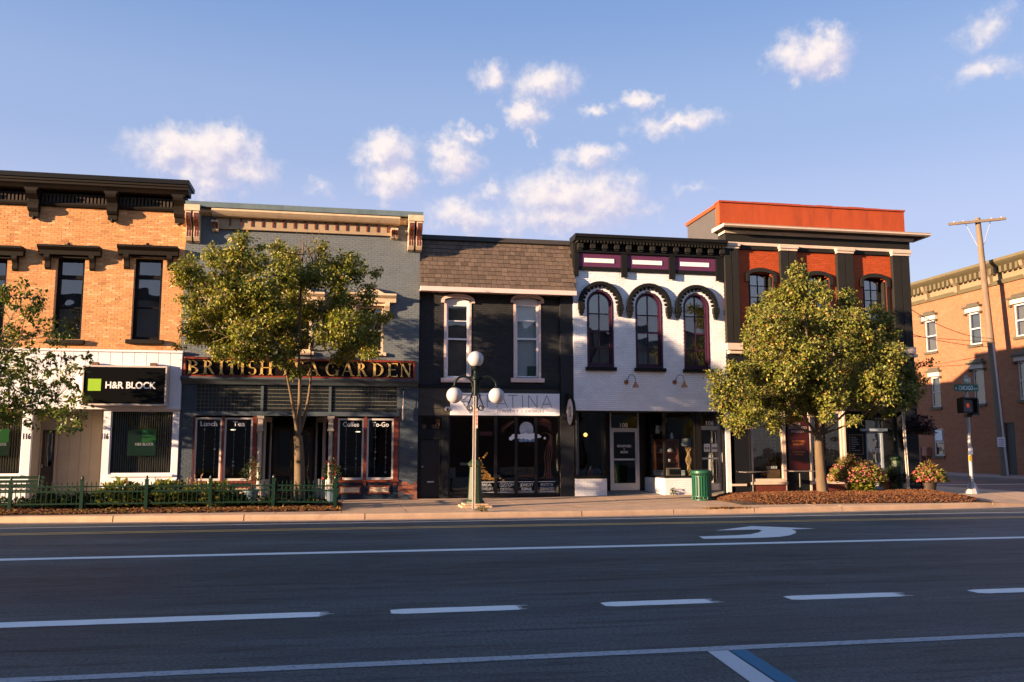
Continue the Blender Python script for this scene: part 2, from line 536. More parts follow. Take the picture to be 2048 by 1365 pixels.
WHITE_SIDING = M('white metal siding', (0.78, 0.78, 0.84), 0.45, 0.05, 2, stain=(0.52, 0.50, 0.48), stain_amt=0.3, stain_scale=2)
BEIGE_PANEL = M('beige panelling', (0.36, 0.32, 0.27), 0.6, 0.08, 3)
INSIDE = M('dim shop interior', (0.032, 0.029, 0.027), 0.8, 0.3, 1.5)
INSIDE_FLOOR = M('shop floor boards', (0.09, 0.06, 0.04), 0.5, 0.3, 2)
ROOF_TAR = M('flat roof felt', (0.06, 0.06, 0.06), 0.9, 0.2, 2)
PARTY = M('plain side wall', (0.28, 0.26, 0.25), 0.85, 0.15, 1.5, 0.3, 40)
GLASS = glass_mat('shop window glass', 0.045, (0.80, 0.84, 0.84))
GLASS_UP = glass_mat('upper window glass', 0.15, (0.55, 0.6, 0.62), 0.35)
LINEN = M('pale window blind', (0.60, 0.60, 0.58), 0.85, 0.1, 3)
DIM_CURTAIN = M('grey curtain', (0.16, 0.16, 0.165), 0.9, 0.25, 3)
GOLD = M('gold leaf', (0.86, 0.56, 0.18), 0.42, 0.08, 8, metal=0.35)
WHITE_INK = M('white lettering', (0.80, 0.80, 0.82), 0.6, 0.0)
GREY_INK = M('grey lettering', (0.30, 0.30, 0.33), 0.6, 0.0)
ALU = M('brushed aluminium', (0.52, 0.52, 0.54), 0.38, 0.08, 6, metal=0.55)
CONC = M('pale concrete', (0.50, 0.335, 0.215), 0.9, 0.18, 2.2, 0.35, 45, stain=(0.31, 0.20, 0.125), stain_amt=0.5, stain_scale=1.4)
COPPER = M('copper lamp', (0.42, 0.17, 0.075), 0.35, 0.1, 8, metal=0.8)
GREEN_PAINT = M('dark green paint', (0.004, 0.026, 0.014), 0.42, 0.14, 5, 0.1, 60)
TEX_DARK_RED = M('dark red panel', (0.045, 0.006, 0.005), 0.45, 0.1, 4)

BROWN_TRIM = M('weathered brown trim', (0.060, 0.044, 0.034), 0.65, 0.2, 5, 0.2, 60, spec=.2)

# ---------------------------------------------------------------- wall helpers
def free_spans(x0, x1, z, holes):
    sp = [(x0, x1)]
    for h in holes:
        r = h(z)
        if r is None: continue
        a, b = r
        nx = []
        for s, e in sp:
            if b <= s or a >= e: nx.append((s, e)); continue
            if a > s: nx.append((s, a))
            if b < e: nx.append((b, e))
        sp = nx
    return sp
def rect_hole(x0, x1, z0, z1):
    return lambda z: (x0, x1) if z0 < z < z1 else None
def arch_hole(x0, x1, z0, zspring, ztop):
    """rectangle with an elliptical head"""
    cx, rx, rz = (x0 + x1) / 2, (x1 - x0) / 2, ztop - zspring
    def f(z):
        if z <= z0 or z >= ztop: return None
        if z <= zspring: return (x0, x1)
        w = rx * math.sqrt(max(0, 1 - ((z - zspring) / rz) ** 2))
        return (cx - w, cx + w)
    return f
def brick_wall(parent, x0, x1, z0, z1, y, holes, mat, back_mat, colf, thick=0.35, bl=0.203, ch=0.0675, joint=0.009, depth=0.007, name='bricks', seed=1):
    """solid backing in course-high strips plus one joined mesh of bricks that stand proud of the joints"""
    rnd = random.Random(seed)
    back, br = MB(), MB()
    nc = max(1, int(round((z1 - z0) / ch))); ch = (z1 - z0) / nc
    prev = None; run = None
    strips = []
    for i in range(nc):
        za, zb = z0 + i * ch, z0 + (i + 1) * ch
        sp = free_spans(x0, x1, (za + zb) / 2, holes)
        key = tuple((round(a, 4), round(b, 4)) for a, b in sp)
        if run and run[0] == key: run[2] = zb
        else:
            if run: strips.append(run)
            run = [key, za, zb]
        off = (i % 2) * bl / 2
        for a, b in sp:
            s = math.floor((a - x0 - off) / bl) * bl + x0 + off
            while s < b:
                e = s + bl
                u, v_ = max(s, a), min(e, b)
                if v_ - u > 0.025:
                    br.cur = colf(rnd, (u + v_) / 2, (za + zb) / 2)
                    d = depth + rnd.uniform(-.0025, .0035)
                    br.box(u + joint / 2, v_ - joint / 2, y - d, y + 0.003, za + joint / 2 + rnd.uniform(-.001, .001), zb - joint / 2, back=False)
                s = e
    strips.append(run)
    for key, za, zb in strips:
        for a, b in key: back.box(a, b, y, y + thick, za, zb)
    back.build('wall', back_mat, parent)
    o = br.build(name, mat, parent); o['kind'] = 'stuff'
    return o
def paint_var(c, amt=0.06):
    def f(rnd, x, z):
        k = 1 + rnd.uniform(-amt, amt); return (c[0] * k, c[1] * k, c[2] * k)
    return f
def plain_wall(mb, x0, x1, z0, z1, y0, y1, holes=()):
    """boxes round rectangular holes (hx0,hx1,hz0,hz1)"""
    zs_ = sorted({z0, z1, *[h[2] for h in holes], *[h[3] for h in holes]})
    for a, b in zip(zs_, zs_[1:]):
        if a < z0 - 1e-6 or b > z1 + 1e-6: continue
        m = (a + b) / 2
        for s, e in free_spans(x0, x1, m, [rect_hole(*h) for h in holes]): mb.box(s, e, y0, y1, a, b)
    return mb

def arc_pts(cx, cz, rx, rz, a0, a1, n):
    return [(cx + rx * math.cos(a0 + (a1 - a0) * i / n), cz + rz * math.sin(a0 + (a1 - a0) * i / n)) for i in range(n + 1)]
def ring(mb, cx, cz, rxo, rzo, rxi, rzi, a0, a1, n, y0, y1):
    """part of an elliptical ring, as n blocks"""
    o = arc_pts(cx, cz, rxo, rzo, a0, a1, n); i_ = arc_pts(cx, cz, rxi, rzi, a0, a1, n)
    b = len(mb.v)
    for k in range(n + 1):
        mb.v.extend([(o[k][0], y0, o[k][1]), (i_[k][0], y0, i_[k][1]), (o[k][0], y1, o[k][1]), (i_[k][0], y1, i_[k][1])])
    for k in range(n):
        p, q = b + 4 * k, b + 4 * k + 4
        mb.face([p, q, q + 1, p + 1]); mb.face([p + 2, p + 3, q + 3, q + 2]); mb.face([p, p + 2, q + 2, q]); mb.face([p + 1, q + 1, q + 3, p + 3])
    mb.face([b, b + 1, b + 3, b + 2]); e = b + 4 * n; mb.face([e, e + 2, e + 3, e + 1])
    return mb

def window(parent, x0, x1, z0, z1, y, fmat, rails=(), cols=(), fw=0.06, fd=0.08, bar=0.035, glass=None, arch=0.0, name='window', behind=None, bd=0.30, spring=None):
    """frame bars with one pane per opening; rails are heights, cols are x positions; arch = rise of a curved head"""
    mb = MB()
    zt = z1 - arch
    mb.box(x0, x0 + fw, y, y + fd, z0, zt); mb.box(x1 - fw, x1, y, y + fd, z0, zt)
    mb.box(x0 + fw, x1 - fw, y, y + fd, z0, z0 + fw * 1.2)
    cx, rx = (x0 + x1) / 2, (x1 - x0) / 2
    if arch > 0: ring(mb, cx, zt, rx, arch, rx - fw, arch - fw, 0, math.pi, 14, y, y + fd)
    else: mb.box(x0 + fw, x1 - fw, y, y + fd, z1 - fw, z1)
    def top_at(x):
        if arch <= 0: return z1 - fw
        t = min(1, abs(x - cx) / (rx - fw)); return zt + (arch - fw) * math.sqrt(max(0, 1 - t * t))
    for r in rails:
        if isinstance(r, tuple): r, b_ = r
        else: b_ = bar
        mb.box(x0 + fw, x1 - fw, y + 0.012, y + fd - 0.004, r - b_ / 2, r + b_ / 2)
    for c in cols:
        mb.box(c - bar / 2, c + bar / 2, y + 0.015, y + fd - 0.007, z0 + fw, top_at(c))
    w = mb.build(name, fmat, parent)
    xs = [x0 + fw] + sorted(cols) + [x1 - fw]
    zsn = [z0 + fw * 1.2] + sorted([(r[0] if isinstance(r, tuple) else r) for r in rails]) + [z1 - fw]
    rnd = random.Random(int(abs(x0) * 1000 + z0 * 77))
    for i in range(len(xs) - 1):
        for j in range(len(zsn) - 1):
            a, b, c, d = xs[i], xs[i + 1], zsn[j], zsn[j + 1]
            p = MB(); yy = y + fd * 0.55; t = rnd.uniform(-.004, .004); t2 = rnd.uniform(-.003, .003)
            if j == len(zsn) - 2 and arch > 0:
                pts = [(a, c), (b, c)]
                for k in range(7):
                    xx = b + (a - b) * k / 6; pts.append((xx, max(c + .01, top_at(xx))))
                p.prism(pts, yy, yy + 0.006)
            else:
                p.add([(a, yy + t, c), (b, yy - t2, c), (b, yy - t, d), (a, yy + t2, d)], [(0, 1, 2, 3)])
            p.build('pane', glass or GLASS_UP, w)
    if behind is not None:
        q = MB(); q.box(x0, x1, y + bd, y + bd + .02, z0, z1); q.build('blind', behind, w)
    return w

def console(mb, x0, x1, y, ztop, zbot, proj, low=0.3):
    """S-shaped bracket: profile in y,z pushed along x"""
    h = ztop - zbot
    pr = [(y, ztop), (y - proj, ztop), (y - proj, ztop - .16 * h), (y - proj * .92, ztop - .26 * h), (y - proj * .70, ztop - .36 * h),
          (y - proj * .50, ztop - .46 * h), (y - proj * .42, ztop - .60 * h), (y - proj * .50, ztop - .72 * h), (y - proj * .48, ztop - .84 * h),
          (y - proj * low, ztop - .95 * h), (y, zbot)]
    return mb.prof_x(pr, x0, x1)
def hood(mb, x0, x1, z0, z1, y, proj, ears=0.0, ear_w=0.16, ear_h=0.45):
    """stepped window head with a console at each end"""
    h = z1 - z0
    mb.prof_x([(y, z1), (y - proj, z1), (y - proj, z1 - .22 * h), (y - proj * .8, z1 - .40 * h), (y - proj * .62, z1 - .55 * h), (y - proj * .55, z0), (y, z0)], x0, x1)
    if ears:
        for a in (x0 + ears, x1 - ears - ear_w):
            console(mb, a, a + ear_w, y, z0 - .002, z0 - ear_h, proj * .62)
    return mb
def shell(parent, x0, x1, y0, y1, z0, ztop, mat=None, roof_z=None):
    """side walls, back and flat roof behind a front"""
    mat = mat or PARTY
    mb = MB(); t = .25
    mb.box(x0, x0 + t, y0, y1, z0, ztop); mb.box(x1 - t, x1, y0, y1, z0, ztop); mb.box(x0 + t, x1 - t, y1 - t, y1, z0, ztop)
    mb.build('side_wall', mat, parent)
    rz = roof_z if roof_z is not None else ztop - .3
    r = MB(); r.box(x0 + t + .002, x1 - t - .002, y0, y1 - t - .002, rz - .2, rz); r.build('roof', ROOF_TAR, parent)
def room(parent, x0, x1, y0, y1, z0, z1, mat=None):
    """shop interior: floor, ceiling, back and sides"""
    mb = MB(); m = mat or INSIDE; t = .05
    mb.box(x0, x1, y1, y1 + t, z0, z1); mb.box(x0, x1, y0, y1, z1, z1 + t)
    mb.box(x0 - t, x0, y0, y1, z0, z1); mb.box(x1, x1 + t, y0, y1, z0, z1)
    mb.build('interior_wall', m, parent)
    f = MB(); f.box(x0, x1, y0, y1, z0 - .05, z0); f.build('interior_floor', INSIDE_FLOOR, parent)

# ================================================================ 1. tan brick building with the tax office
def build_brick():
    F = F0
    xr, xl = X(366.5, 600, F), -14.6
    zb = zs(xl, F)
    ztop = Z(180, 360, F - .62)
    zcb = Z(200, 418, F)
    zsid = Z(180, 702, F)
    b = thing('brick_building', 'tan brick two-storey building with dark bracketed cornice above the white-sided tax office', 'building', ((xl + xr) / 2, F, zb))
    def colf(rnd, x, z):
        t = rnd.random()
        if t < .12: c = (.71, .39, .185)
        elif t < .2: c = (.48, .21, .08)
        else: c = (.63, .295, .115)
        k = rnd.uniform(.86, 1.12); return tuple(v * k for v in c)
    wins = []
    for px in (-47.5, 108.5, 265.5):
        x0, x1, z0, z1 = RC(px, 516, px + 57.5, 681, F)
        wins.append((x0, x1, z0, z1))
    brick_wall(b, xl, xr, zsid, zcb, F, [rect_hole(*w) for w in wins], BRICK_TAN, MORTAR, colf, thick=.4, seed=11)
    for x0, x1, z0, z1 in wins:
        h = z1 - z0
        window(b, x0 + .004, x1 - .004, z0 + .01, z1 - .004, F + .16, BLACK_FRAME, rails=[(z1 - .225 * h, .12), z0 + .40 * h], fw=.09, fd=.12, bar=.05, behind=DIM_CURTAIN)
        mb = MB(); cx = (x0 + x1) / 2
        hood(mb, cx - .87, cx + .87, z1 + .055, z1 + .32, F, .36, ears=.17, ear_w=.15, ear_h=.44)
        mb.box(cx - .49, cx + .49, F - .10, F, z1 - .02, z1 + .05)
        mb.sphere((cx, F - .30, z1 + .355), .05, 8, 6); mb.box(cx - .12, cx + .12, F - .31, F - .27, z1 + .321, z1 + .345)
        mb.build('window_hood', DARK_BROWN, b)
        s = MB(); s.box(x0 - .13, x1 + .13, F - .13, F + .16, z0 - .12, z0 + .008); s.build('window_sill', DARK_BROWN, b, bevel=.012)
    # cornice
    zf = Z(200, 385, F - .1)             # top of the dentil band
    mb = MB()
    mb.prof_x([(F, ztop), (F - .62, ztop), (F - .62, ztop - .07), (F - .58, ztop - .09), (F - .58, ztop - .15), (F - .5, ztop - .20), (F - .42, ztop - .27), (F, ztop - .27)], xl, xr + .10)
    mb.box(xl, xr, F - .04, F + .4, zcb, ztop - .27)
    mb.prof_x([(F - .041, zcb + .12), (F - .13, zcb + .12), (F - .13, zcb + .06), (F - .09, zcb), (F - .041, zcb)], xl, xr)
    mb.build('cornice', DARK_BROWN, b)
    c = MB(); c.box(xl, xr + .13, F - .66, F + .4, ztop + .003, ztop + .14); c.build('coping', BLACK_METAL, b)
    d = MB(); x = xl + .05
    while x < xr - .05:
        d.box(x, x + .055, F - .10, F - .041, zcb + .125, zcb + .34); x += .105
    d.box(xl, xr, F - .085, F - .041, zcb + .342, zcb + .39)
    o = d.build('dentil_row', BROWN_TRIM, b); o['kind'] = 'stuff'
    for px in (-250, -92, 68, 226, 360):
        x = X(px, 395, F - .2)
        m = MB(); console(m, x - .15, x + .15, F - .042, ztop - .275, ztop - .95, .46, .34)
        m.box(x - .19, x + .19, F - .50, F - .042, ztop - .34, ztop - .276)
        m.box(x - .13, x + .13, F - .15, F - .042, ztop - 1.08, ztop - .93); m.sphere((x, F - .10, ztop - 1.10), .07, 8, 6)
        m.build('bracket', DARK_BROWN, b)
    # white metal fascia in separate panels
    zl = Z(250, 819, F - .12)
    seams = [xl]
    x = X(363, 760, F - .1)
    xs = []
    while x > xl: xs.append(x); x -= .342
    xs.append(xl); xs = xs[::-1]
    me = {}
    for a, e in zip(xs, xs[1:]):
        p = MB(); p.box(a + .006, e - .006, F - .12, F - .05, zl + .10, zsid - .03); p.build('siding_panel', WHITE_SIDING, b)
    mb = MB(); mb.box(xl, xs[-1], F - .05, F + .35, zl, zsid - .001); mb.box(xl, xs[-1] + .01, F - .16, F - .05, zsid - .03, zsid + .035)
    mb.box(xl, xs[-1] + .01, F - .17, F - .05, zl, zl + .098)
    mb.build('fascia_frame', M('white fascia edge', (.76, .75, .79), .5, .06, 3), b)
    # shop front: two window bays with a recessed entrance between them
    zg = zs(-6, F)
    px_bays = ((205, 357), (-110, 62))
    for i, (pa, pb) in enumerate(px_bays):
        xa, xb = X(pa, 890, F), X(pb, 890, F)
        if i == 0: wa, wb = X(219.5, 885, F), X(346, 885, F)
        else: wa, wb = X(-95, 885, F), X(45, 885, F)
        zw0, zw1 = Z(280, 949, F), zl - .03
        mb = MB(); plain_wall(mb, xa, xb, zg, zl - .002, F - .04, F + .10, [(wa, wb, zw0, zw1)]); mb.build('shop_wall', WHITE_SIDING, b)
        w = window(b, wa, wb, zw0, zw1, F - .01, WHITE_TRIM, fw=.035, fd=.07, glass=GLASS, name='shop_window')
        n = 26
        for k in range(n):               # vertical blind, slat by slat
            s = MB(); cx = wa + .05 + (wb - wa - .1) * (k + .5) / n
            s.obox((cx, F + .26, (zw0 + zw1) / 2), (math.cos(1.42), math.sin(1.42), 0), (-math.sin(1.42), math.cos(1.42), 0), (0, 0, 1), .042, .002, (zw1 - zw0) / 2 - .03)
            s.build('blind_slat', M('vertical blind', (.42, .38, .30), .7, .05), w)
        k = MB(); k.box(xa + .02, xb - .02, F - .075, F - .041, zg + .02, zw0 - .14)
        for q in range(1, 8):
            pass
        k.build('bulkhead_panel', WHITE_SIDING, b)
        s = MB(); s.box(wa - .03, wb + .03, F - .10, F - .041, zw0 - .07, zw0 - .005); s.build('shop_sill', WHITE_TRIM, b)
        room(b, wa, wb, F + .105, F + 3.0, zg, zw1)
        # window sign, square on the glass
        if i == 0: g0, g1, h0, h1 = RC(255, 858, 312, 912, F + .09)
        else: g0, g1, h0, h1 = RC(-35, 858, 18, 912, F + .09)
        sg = MB(); sg.box(g0, g1, F + .085, F + .10, h0, h1); po = sg.build('window_poster', M('dark green poster', (.012, .055, .028), .5, .1, 5), b)
        q = MB(); q.box((g0 + g1) / 2, g1 - .005, F + .079, F + .084, (h0 + h1) / 2, h1 - .005); q.build('poster_square', M('lime panel', (.05, .26, .06), .5, 0), po)
        text('H&R BLOCK', 'lettering', WHITE_INK, po, g0 + .22, g1 - .06, (h0 + h1) / 2 - .10, (h0 + h1) / 2 - .015, F + .084, .003, .02)
        nx0, nx1, nz0, nz1 = RC(203.5 if i == 0 else 46, 867, 216.5 if i == 0 else 61, 879, F - .04)
        text('116', 'house_number', BLACK_PAINT, b, nx0, nx1, nz0, nz1, F - .041, .006, .02)
    # entrance recess
    ea, eb = X(62, 890, F) + .002, X(205, 890, F) - .002
    yb = F + .75
    mb = MB()
    x = ea
    dx0, dx1 = X(79, 900, yb), X(113, 900, yb)
    dz1 = Z(96, 857, yb)
    mb2 = MB(); plain_wall(mb2, ea, eb, zg, zl - .004, yb, yb + .1, [(dx0, dx1, zg, dz1)]); mb2.build('recess_back_wall', BEIGE_PANEL, b)
    for sx, dirn in ((ea, 1), (eb, -1)):
        for k in range(2):
            p = MB(); ya = F + .10 + k * .3
            p.box(sx - .02, sx + .012, ya + .004, ya + .296, zg, zl - .01); p.build('wall_panel', BEIGE_PANEL, b)
    k = 0; x = dx1 + .06
    while x < eb - .05:
        p = MB(); p.box(x + .004, min(x + .30, eb - .02) - .004, yb - .014, yb - .001, zg, zl - .01); p.build('wall_panel', BEIGE_PANEL, b); x += .30
    d = MB(); d.box(dx0 + .05, dx1 - .05, yb + .02, yb + .07, zg + .01, dz1 - .05)
    dr = d.build('door', M('dark brown door', (.05, .042, .036), .5, .1, 3), b)
    q = MB(); q.box(dx0 + .13, dx1 - .13, yb + .012, yb + .018, zg + 1.05, dz1 - .15); q.build('door_pane', GLASS_UP, dr)
    q = MB(); q.box(dx0 + .0, dx0 + .05, yb - .02, yb + .06, zg, dz1); q.box(dx1 - .05, dx1, yb - .02, yb + .06, zg, dz1); q.box(dx0 + .05, dx1 - .05, yb - .02, yb + .06, dz1 - .05, dz1); q.build('door_frame', BEIGE_PANEL, dr)
    q = MB(); q.tube([(dx0 + .1, yb + .0, zg + 1.0), (dx0 + .1, yb - .03, zg + 1.05), (dx0 + .1, yb + .0, zg + 1.1)], .012, 6); q.build('door_handle', ALU, dr)
    c = MB(); c.box(ea, eb, F + .1, yb + .1, zl - .003, zl + .05); c.build('recess_ceiling', BEIGE_PANEL, b)
    shell(b, xl, xr - .003, F + .41, F + 15, zb, ztop - .35)
    # the lit-box sign over the window
    s0, s1, t0, t1 = RC(167, 735, 330, 808, F - .40)
    sg = thing('shop_sign', 'black box sign with a lime square and white tax office lettering on white siding', 'sign', ((s0 + s1) / 2, F - .3, t0))
    m = MB(); m.box(s0, s1, F - .40, F - .13, t0, t1); m.build('sign_face', M('black sign face', (.004, .004, .004), .35, .0, spec=.15), sg)
    m = MB()
    m.box(s0 - .04, s1 + .04, F - .42, F - .128, t1 + .001, t1 + .05); m.box(s0 - .04, s1 + .04, F - .42, F - .128, t0 - .05, t0 - .001)
    m.box(s0 - .04, s0 - .001, F - .42, F - .128, t0, t1); m.box(s1 + .001, s1 + .04, F - .42, F - .128, t0, t1)
    m.build('sign_frame', M('sign frame cream', (.55, .47, .42), .5, .1, 4), sg)
    for px in (190, 307):
        xx = X(px, 728, F - .3); m = MB(); m.box(xx - .09, xx + .09, F - .34, F - .17, t1 + .051, t1 + .15); m.build('sign_mount', M('rusty bracket', (.16, .07, .04), .7, .2, 9), sg)
    q0, q1, r0, r1 = RC(176, 758, 202, 782, F - .40)
    m = MB(); m.box(q0, q1, F - .408, F - .401, r0, r1); m.build('lime_square', M('lime green', (.30, .52, .035), .4, .03), sg)
    a0, a1, c0, c1 = RC(211, 764, 312, 778, F - .40)
    text('H&R BLOCK', 'lettering', WHITE_INK, sg, a0, a1, c0, c1, F - .401, .008, .025)
    return b
build_brick()

# ================================================================ serif capitals for the gilded sign
def serif_letter(mb, ch, x, z, h, w, y0, y1):
    """thick-and-thin capital in the box x..x+w, z..z+h"""
    S, T, sf = .165 * h, .055 * h, .07 * h        # stem, hairline, serif reach
    def stem(cx, a=0.0, b=1.0, t=S, ser=(1, 1)):
        mb.box(cx - t / 2, cx + t / 2, y0, y1, z + a * h, z + b * h)
        if ser[0]: mb.box(cx - t / 2 - sf, cx + t / 2 + sf, y0, y1, z + a * h, z + a * h + T)
        if ser[1]: mb.box(cx - t / 2 - sf, cx + t / 2 + sf, y0, y1, z + b * h - T, z + b * h)
    def diag(xa, za, xb, zb, t):
        mb.prism([(xa - t / 2, z + za * h), (xa + t / 2, z + za * h), (xb + t / 2, z + zb * h), (xb - t / 2, z + zb * h)], y0, y1)
    def bowl(cx, cz, rx, rz, a0, a1, t=S):
        n = 14; pts_o = []; pts_i = []
        for k in range(n + 1):
            a = a0 + (a1 - a0) * k / n
            th = T + (t - T) * abs(math.cos(a)) ** 1.3
            pts_o.append((cx + rx * math.cos(a), z + (cz + rz * math.sin(a)) * h)); pts_i.append((cx + (rx - th) * math.cos(a), z + cz * h + (rz * h - max(T, th * .45)) * math.sin(a)))
        for k in range(n):
            mb.prism([pts_i[k], pts_o[k], pts_o[k + 1], pts_i[k + 1]], y0, y1)
    L_ = x + sf + S / 2
    if ch == 'I': stem(x + w / 2)
    elif ch == 'T': stem(x + w / 2, ser=(1, 0)); mb.box(x, x + w, y0, y1, z + h - T, z + h); mb.box(x, x + T, y0, y1, z + h * .82, z + h - T); mb.box(x + w - T, x + w, y0, y1, z + h * .82, z + h - T)
    elif ch == 'H': stem(L_); stem(x + w - sf - S / 2); mb.box(L_, x + w - sf - S / 2, y0, y1, z + h * .5, z + h * .5 + T)
    elif ch == 'E':
        stem(L_)
        for q in (0, .5, 1 - T / h): mb.box(L_, x + w * (1 if q != .5 else .82), y0, y1, z + q * h, z + q * h + T)
        mb.box(x + w - T, x + w, y0, y1, z + T, z + .18 * h); mb.box(x + w - T, x + w, y0, y1, z + .84 * h, z + h - T)
    elif ch == 'B': stem(L_); bowl(L_, .75, w - S - sf, .25, -math.pi / 2, math.pi / 2); bowl(L_, .27, w - S / 2 - sf, .27, -math.pi / 2, math.pi / 2)
    elif ch == 'R': stem(L_); bowl(L_, .74, w * .82 - S - sf, .26, -math.pi / 2, math.pi / 2); diag(x + w - S * .6, 0, x + w * .48, .49, S)
    elif ch == 'D': stem(L_); bowl(L_, .5, w - S / 2 - sf, .5, -math.pi / 2, math.pi / 2)
    elif ch == 'S':
        r = .27
        bowl(x + w / 2, 1 - r, w * .46, r, math.pi * .12, math.pi * 1.5, S * .8); bowl(x + w / 2, r, w * .48, r, -math.pi * .9, math.pi * .5, S * .8)
    elif ch == 'G': bowl(x + w * .52, .5, w * .52, .5, math.pi * .25, math.pi * 1.72); stem(x + w - S * .6, .04, .45, ser=(0, 1))
    elif ch == 'A': diag(x + w * .08, 0, x + w * .47, 1, T * 1.2); diag(x + w * .86, 0, x + w * .47, 1, S); mb.box(x + w * .2, x + w * .72, y0, y1, z + .33 * h, z + .33 * h + T); mb.box(x - .02 * w, x + w * .2, y0, y1, z, z + T); mb.box(x + w * .72, x + w * 1.02, y0, y1, z, z + T)
    elif ch == 'N': stem(x + sf + T, t=T, ser=(1, 1)); stem(x + w - sf - T, t=T, ser=(0, 1)); diag(x + w - sf - T, 0, x + sf + T, 1, S)

# ================================================================ 2. blue tea house
def build_tea():
    F = F0
    xl, xr = X(366.5, 600, F) + .002, X(839, 600, F)
    zb = zs(xl, F)
    zt = Z(620, 420, F - .3)
    b = thing('tea_house', 'blue-grey painted brick two-storey tea house with cream bracketed cornice', 'building', ((xl + xr) / 2, F, zb))
    base = (.135, .155, .165)
    zlow = Z(600, 757, F)
    wins = []
    for pc in (450, 596, 740):
        x0, x1, z0, z1 = RC(pc - 27, 612 - (740 - pc) * .022, pc + 27, 706 - (740 - pc) * .012, F)
        wins.append((x0, x1, z0, z1))
    brick_wall(b, xl, xr, zlow, zt - .10, F, [rect_hole(*w) for w in wins], BRICK_BLUE, M('blue joint', (.105, .125, .14), .8, .1, 4), paint_var(base, .05), thick=.4, seed=21, depth=.004)
    for x0, x1, z0, z1 in wins:
        window(b, x0 + .004, x1 - .004, z0 + .01, z1 - .004, F + .07, CREAM, rails=[(z0 + (z1 - z0) * .48, .05)], fw=.07, fd=.10, behind=M('maroon roller shade', (.10, .065, .06), .8, .2, 4), bd=.14)
        cx = (x0 + x1) / 2; mb = MB()
        hood(mb, cx - .80, cx + .80, z1 + .10, z1 + .36, F, .32, ears=.20, ear_w=.15, ear_h=.5)
        mb.box(cx - .45, cx + .45, F - .08, F - .005, z1, z1 + .10)
        mb.prism([(cx - .45, z1 + .362), (cx + .45, z1 + .362), (cx, z1 + .60)], F - .26, F - .02)
        mb.build('window_hood', CREAM, b)
        s = MB(); s.box(x0 - .10, x1 + .10, F - .10, F + .07, z0 - .10, z0 + .008); s.build('window_sill', CREAM, b, bevel=.01)
    # cornice
    mb = MB()
    mb.box(xl, xr, F - .02, F + .4, zt - .10, zt + .05)
    xa, xb = X(424, 430, F - .3), X(800, 436, F - .3)
    za = zt - .12
    mb.prof_x([(F - .022, za), (F - .46, za), (F - .46, za - .07), (F - .38, za - .14), (F - .30, za - .20), (F - .022, za - .20)], xa, xb)
    mb.prof_x([(F - .022, za), (F - .30, za), (F - .30, za - .10), (F - .022, za - .16)], xl + .36, xa - .002); mb.prof_x([(F - .022, za), (F - .30, za), (F - .30, za - .10), (F - .022, za - .16)], xb + .002, xr - .40)
    mb.build('cornice', CREAM, b)
    fr = MB(); fr.box(xa + .1, xb - .1, F - .10, F - .022, za - .56, za - .202); fr.build('frieze_board', M('dull ochre frieze', (.36, .265, .165), .65, .15, 5, .2, 50), b)
    k = 0; x = xa + .5
    while x < xb - .4:
        m = MB(); m.box(x, x + .05, F - .125, F - .101, za - .46, za - .22); m.build('frieze_slit', MAROON, b); x += .325
    fl = MB(); fl.prof_x([(F + .4, zt + .16), (F - .50, zt + .05), (F - .50, za + .004), (F - .46, za + .004), (F + .4, zt + .052)], xl + .02, xr + .05); fl.build('roof_flashing', M('weathered blue flashing', (.12, .165, .18), .5, .25, 2, .3, 30, stain=(.05, .07, .08), stain_amt=.6, stain_scale=1.5), b)
    for px0, px1, big in ((373, 401, 1), (817, 845, 1), (424, 437, 0), (783, 797, 0)):
        x0, x1 = X(px0, 430, F - .25), X(px1, 430, F - .25)
        m = MB(); hgt = 1.05 if big else .46; top = za - (.0 if big else .21); pr = .50 if big else .30
        if big: m.box(x0 - .02, x1 + .02, F - .56, F - .022, top - .14, top + .045)
        wv = (x1 - x0)
        for q in (0, 1):
            xx = x0 + q * wv * .56
            console(m, xx, xx + wv * .42, F - .022, top - .142, top - hgt, pr)
        br = m.build('bracket', CREAM, b)
        s = MB()
        for q in (0, 1):
            xx = x0 + q * wv * .56
            for t in (.16, .58): console(s, xx + wv * .42 * t, xx + wv * .42 * (t + .26), F - .023, top - .20, top - hgt + .03, pr + .012)
        s.build('bracket_stripe', MAROON, br)
    # shop front
    zg = zs(0, F)
    zc0, zc1 = Z(600, 771, F), zlow
    px0, px1 = X(385.5, 890, F), X(797, 890, F)
    c = MB(); c.prof_x([(F + .4, zc1 - .001), (F - .22, zc1 - .001), (F - .22, zc1 - .06), (F - .12, zc1 - .14), (F - .06, zc0), (F + .4, zc0)], xl + .05, xr - .01); c.build('shop_cornice', BLUE_PAINT, b)
    for a, e in ((xl, px0), (px1, xr)):
        def colp(rnd, x, z, a=a):
            if a > 0 and z < zg + .55 and noise.noise((x * 3, z * 3, 4)) > -.15 + (z - zg) * .5: return (.26, .085, .05)
            k = rnd.uniform(.9, 1.1); return (.050 * k, .070 * k, .092 * k)
        brick_wall(b, a, e, zg, zc0 - .002, F, [], BRICK_BLUE, M('blue joint', (.085, .115, .14)), colp, thick=.4, seed=int(30 + a), name='pier_bricks')
    # transom of glass blocks
    t0, t1 = Z(600, 824, F), zc0 - .02
    mcol = [px0 + .02, X(524, 798, F), X(660, 798, F), px1 - .02]
    mb = MB()
    for xx in mcol: mb.box(xx - .04, xx + .04, F + .02, F + .14, t0, t1)
    mb.box(px0, px1, F - .06, F + .2, t0 - .13, t0 - .001); mb.box(px0, px1, F + .01, F + .15, t1 + .0005, zc0 - .0015)
    mb.build('transom_frame', BLUE_PAINT, b)
    tg = MB(); gr = MB()
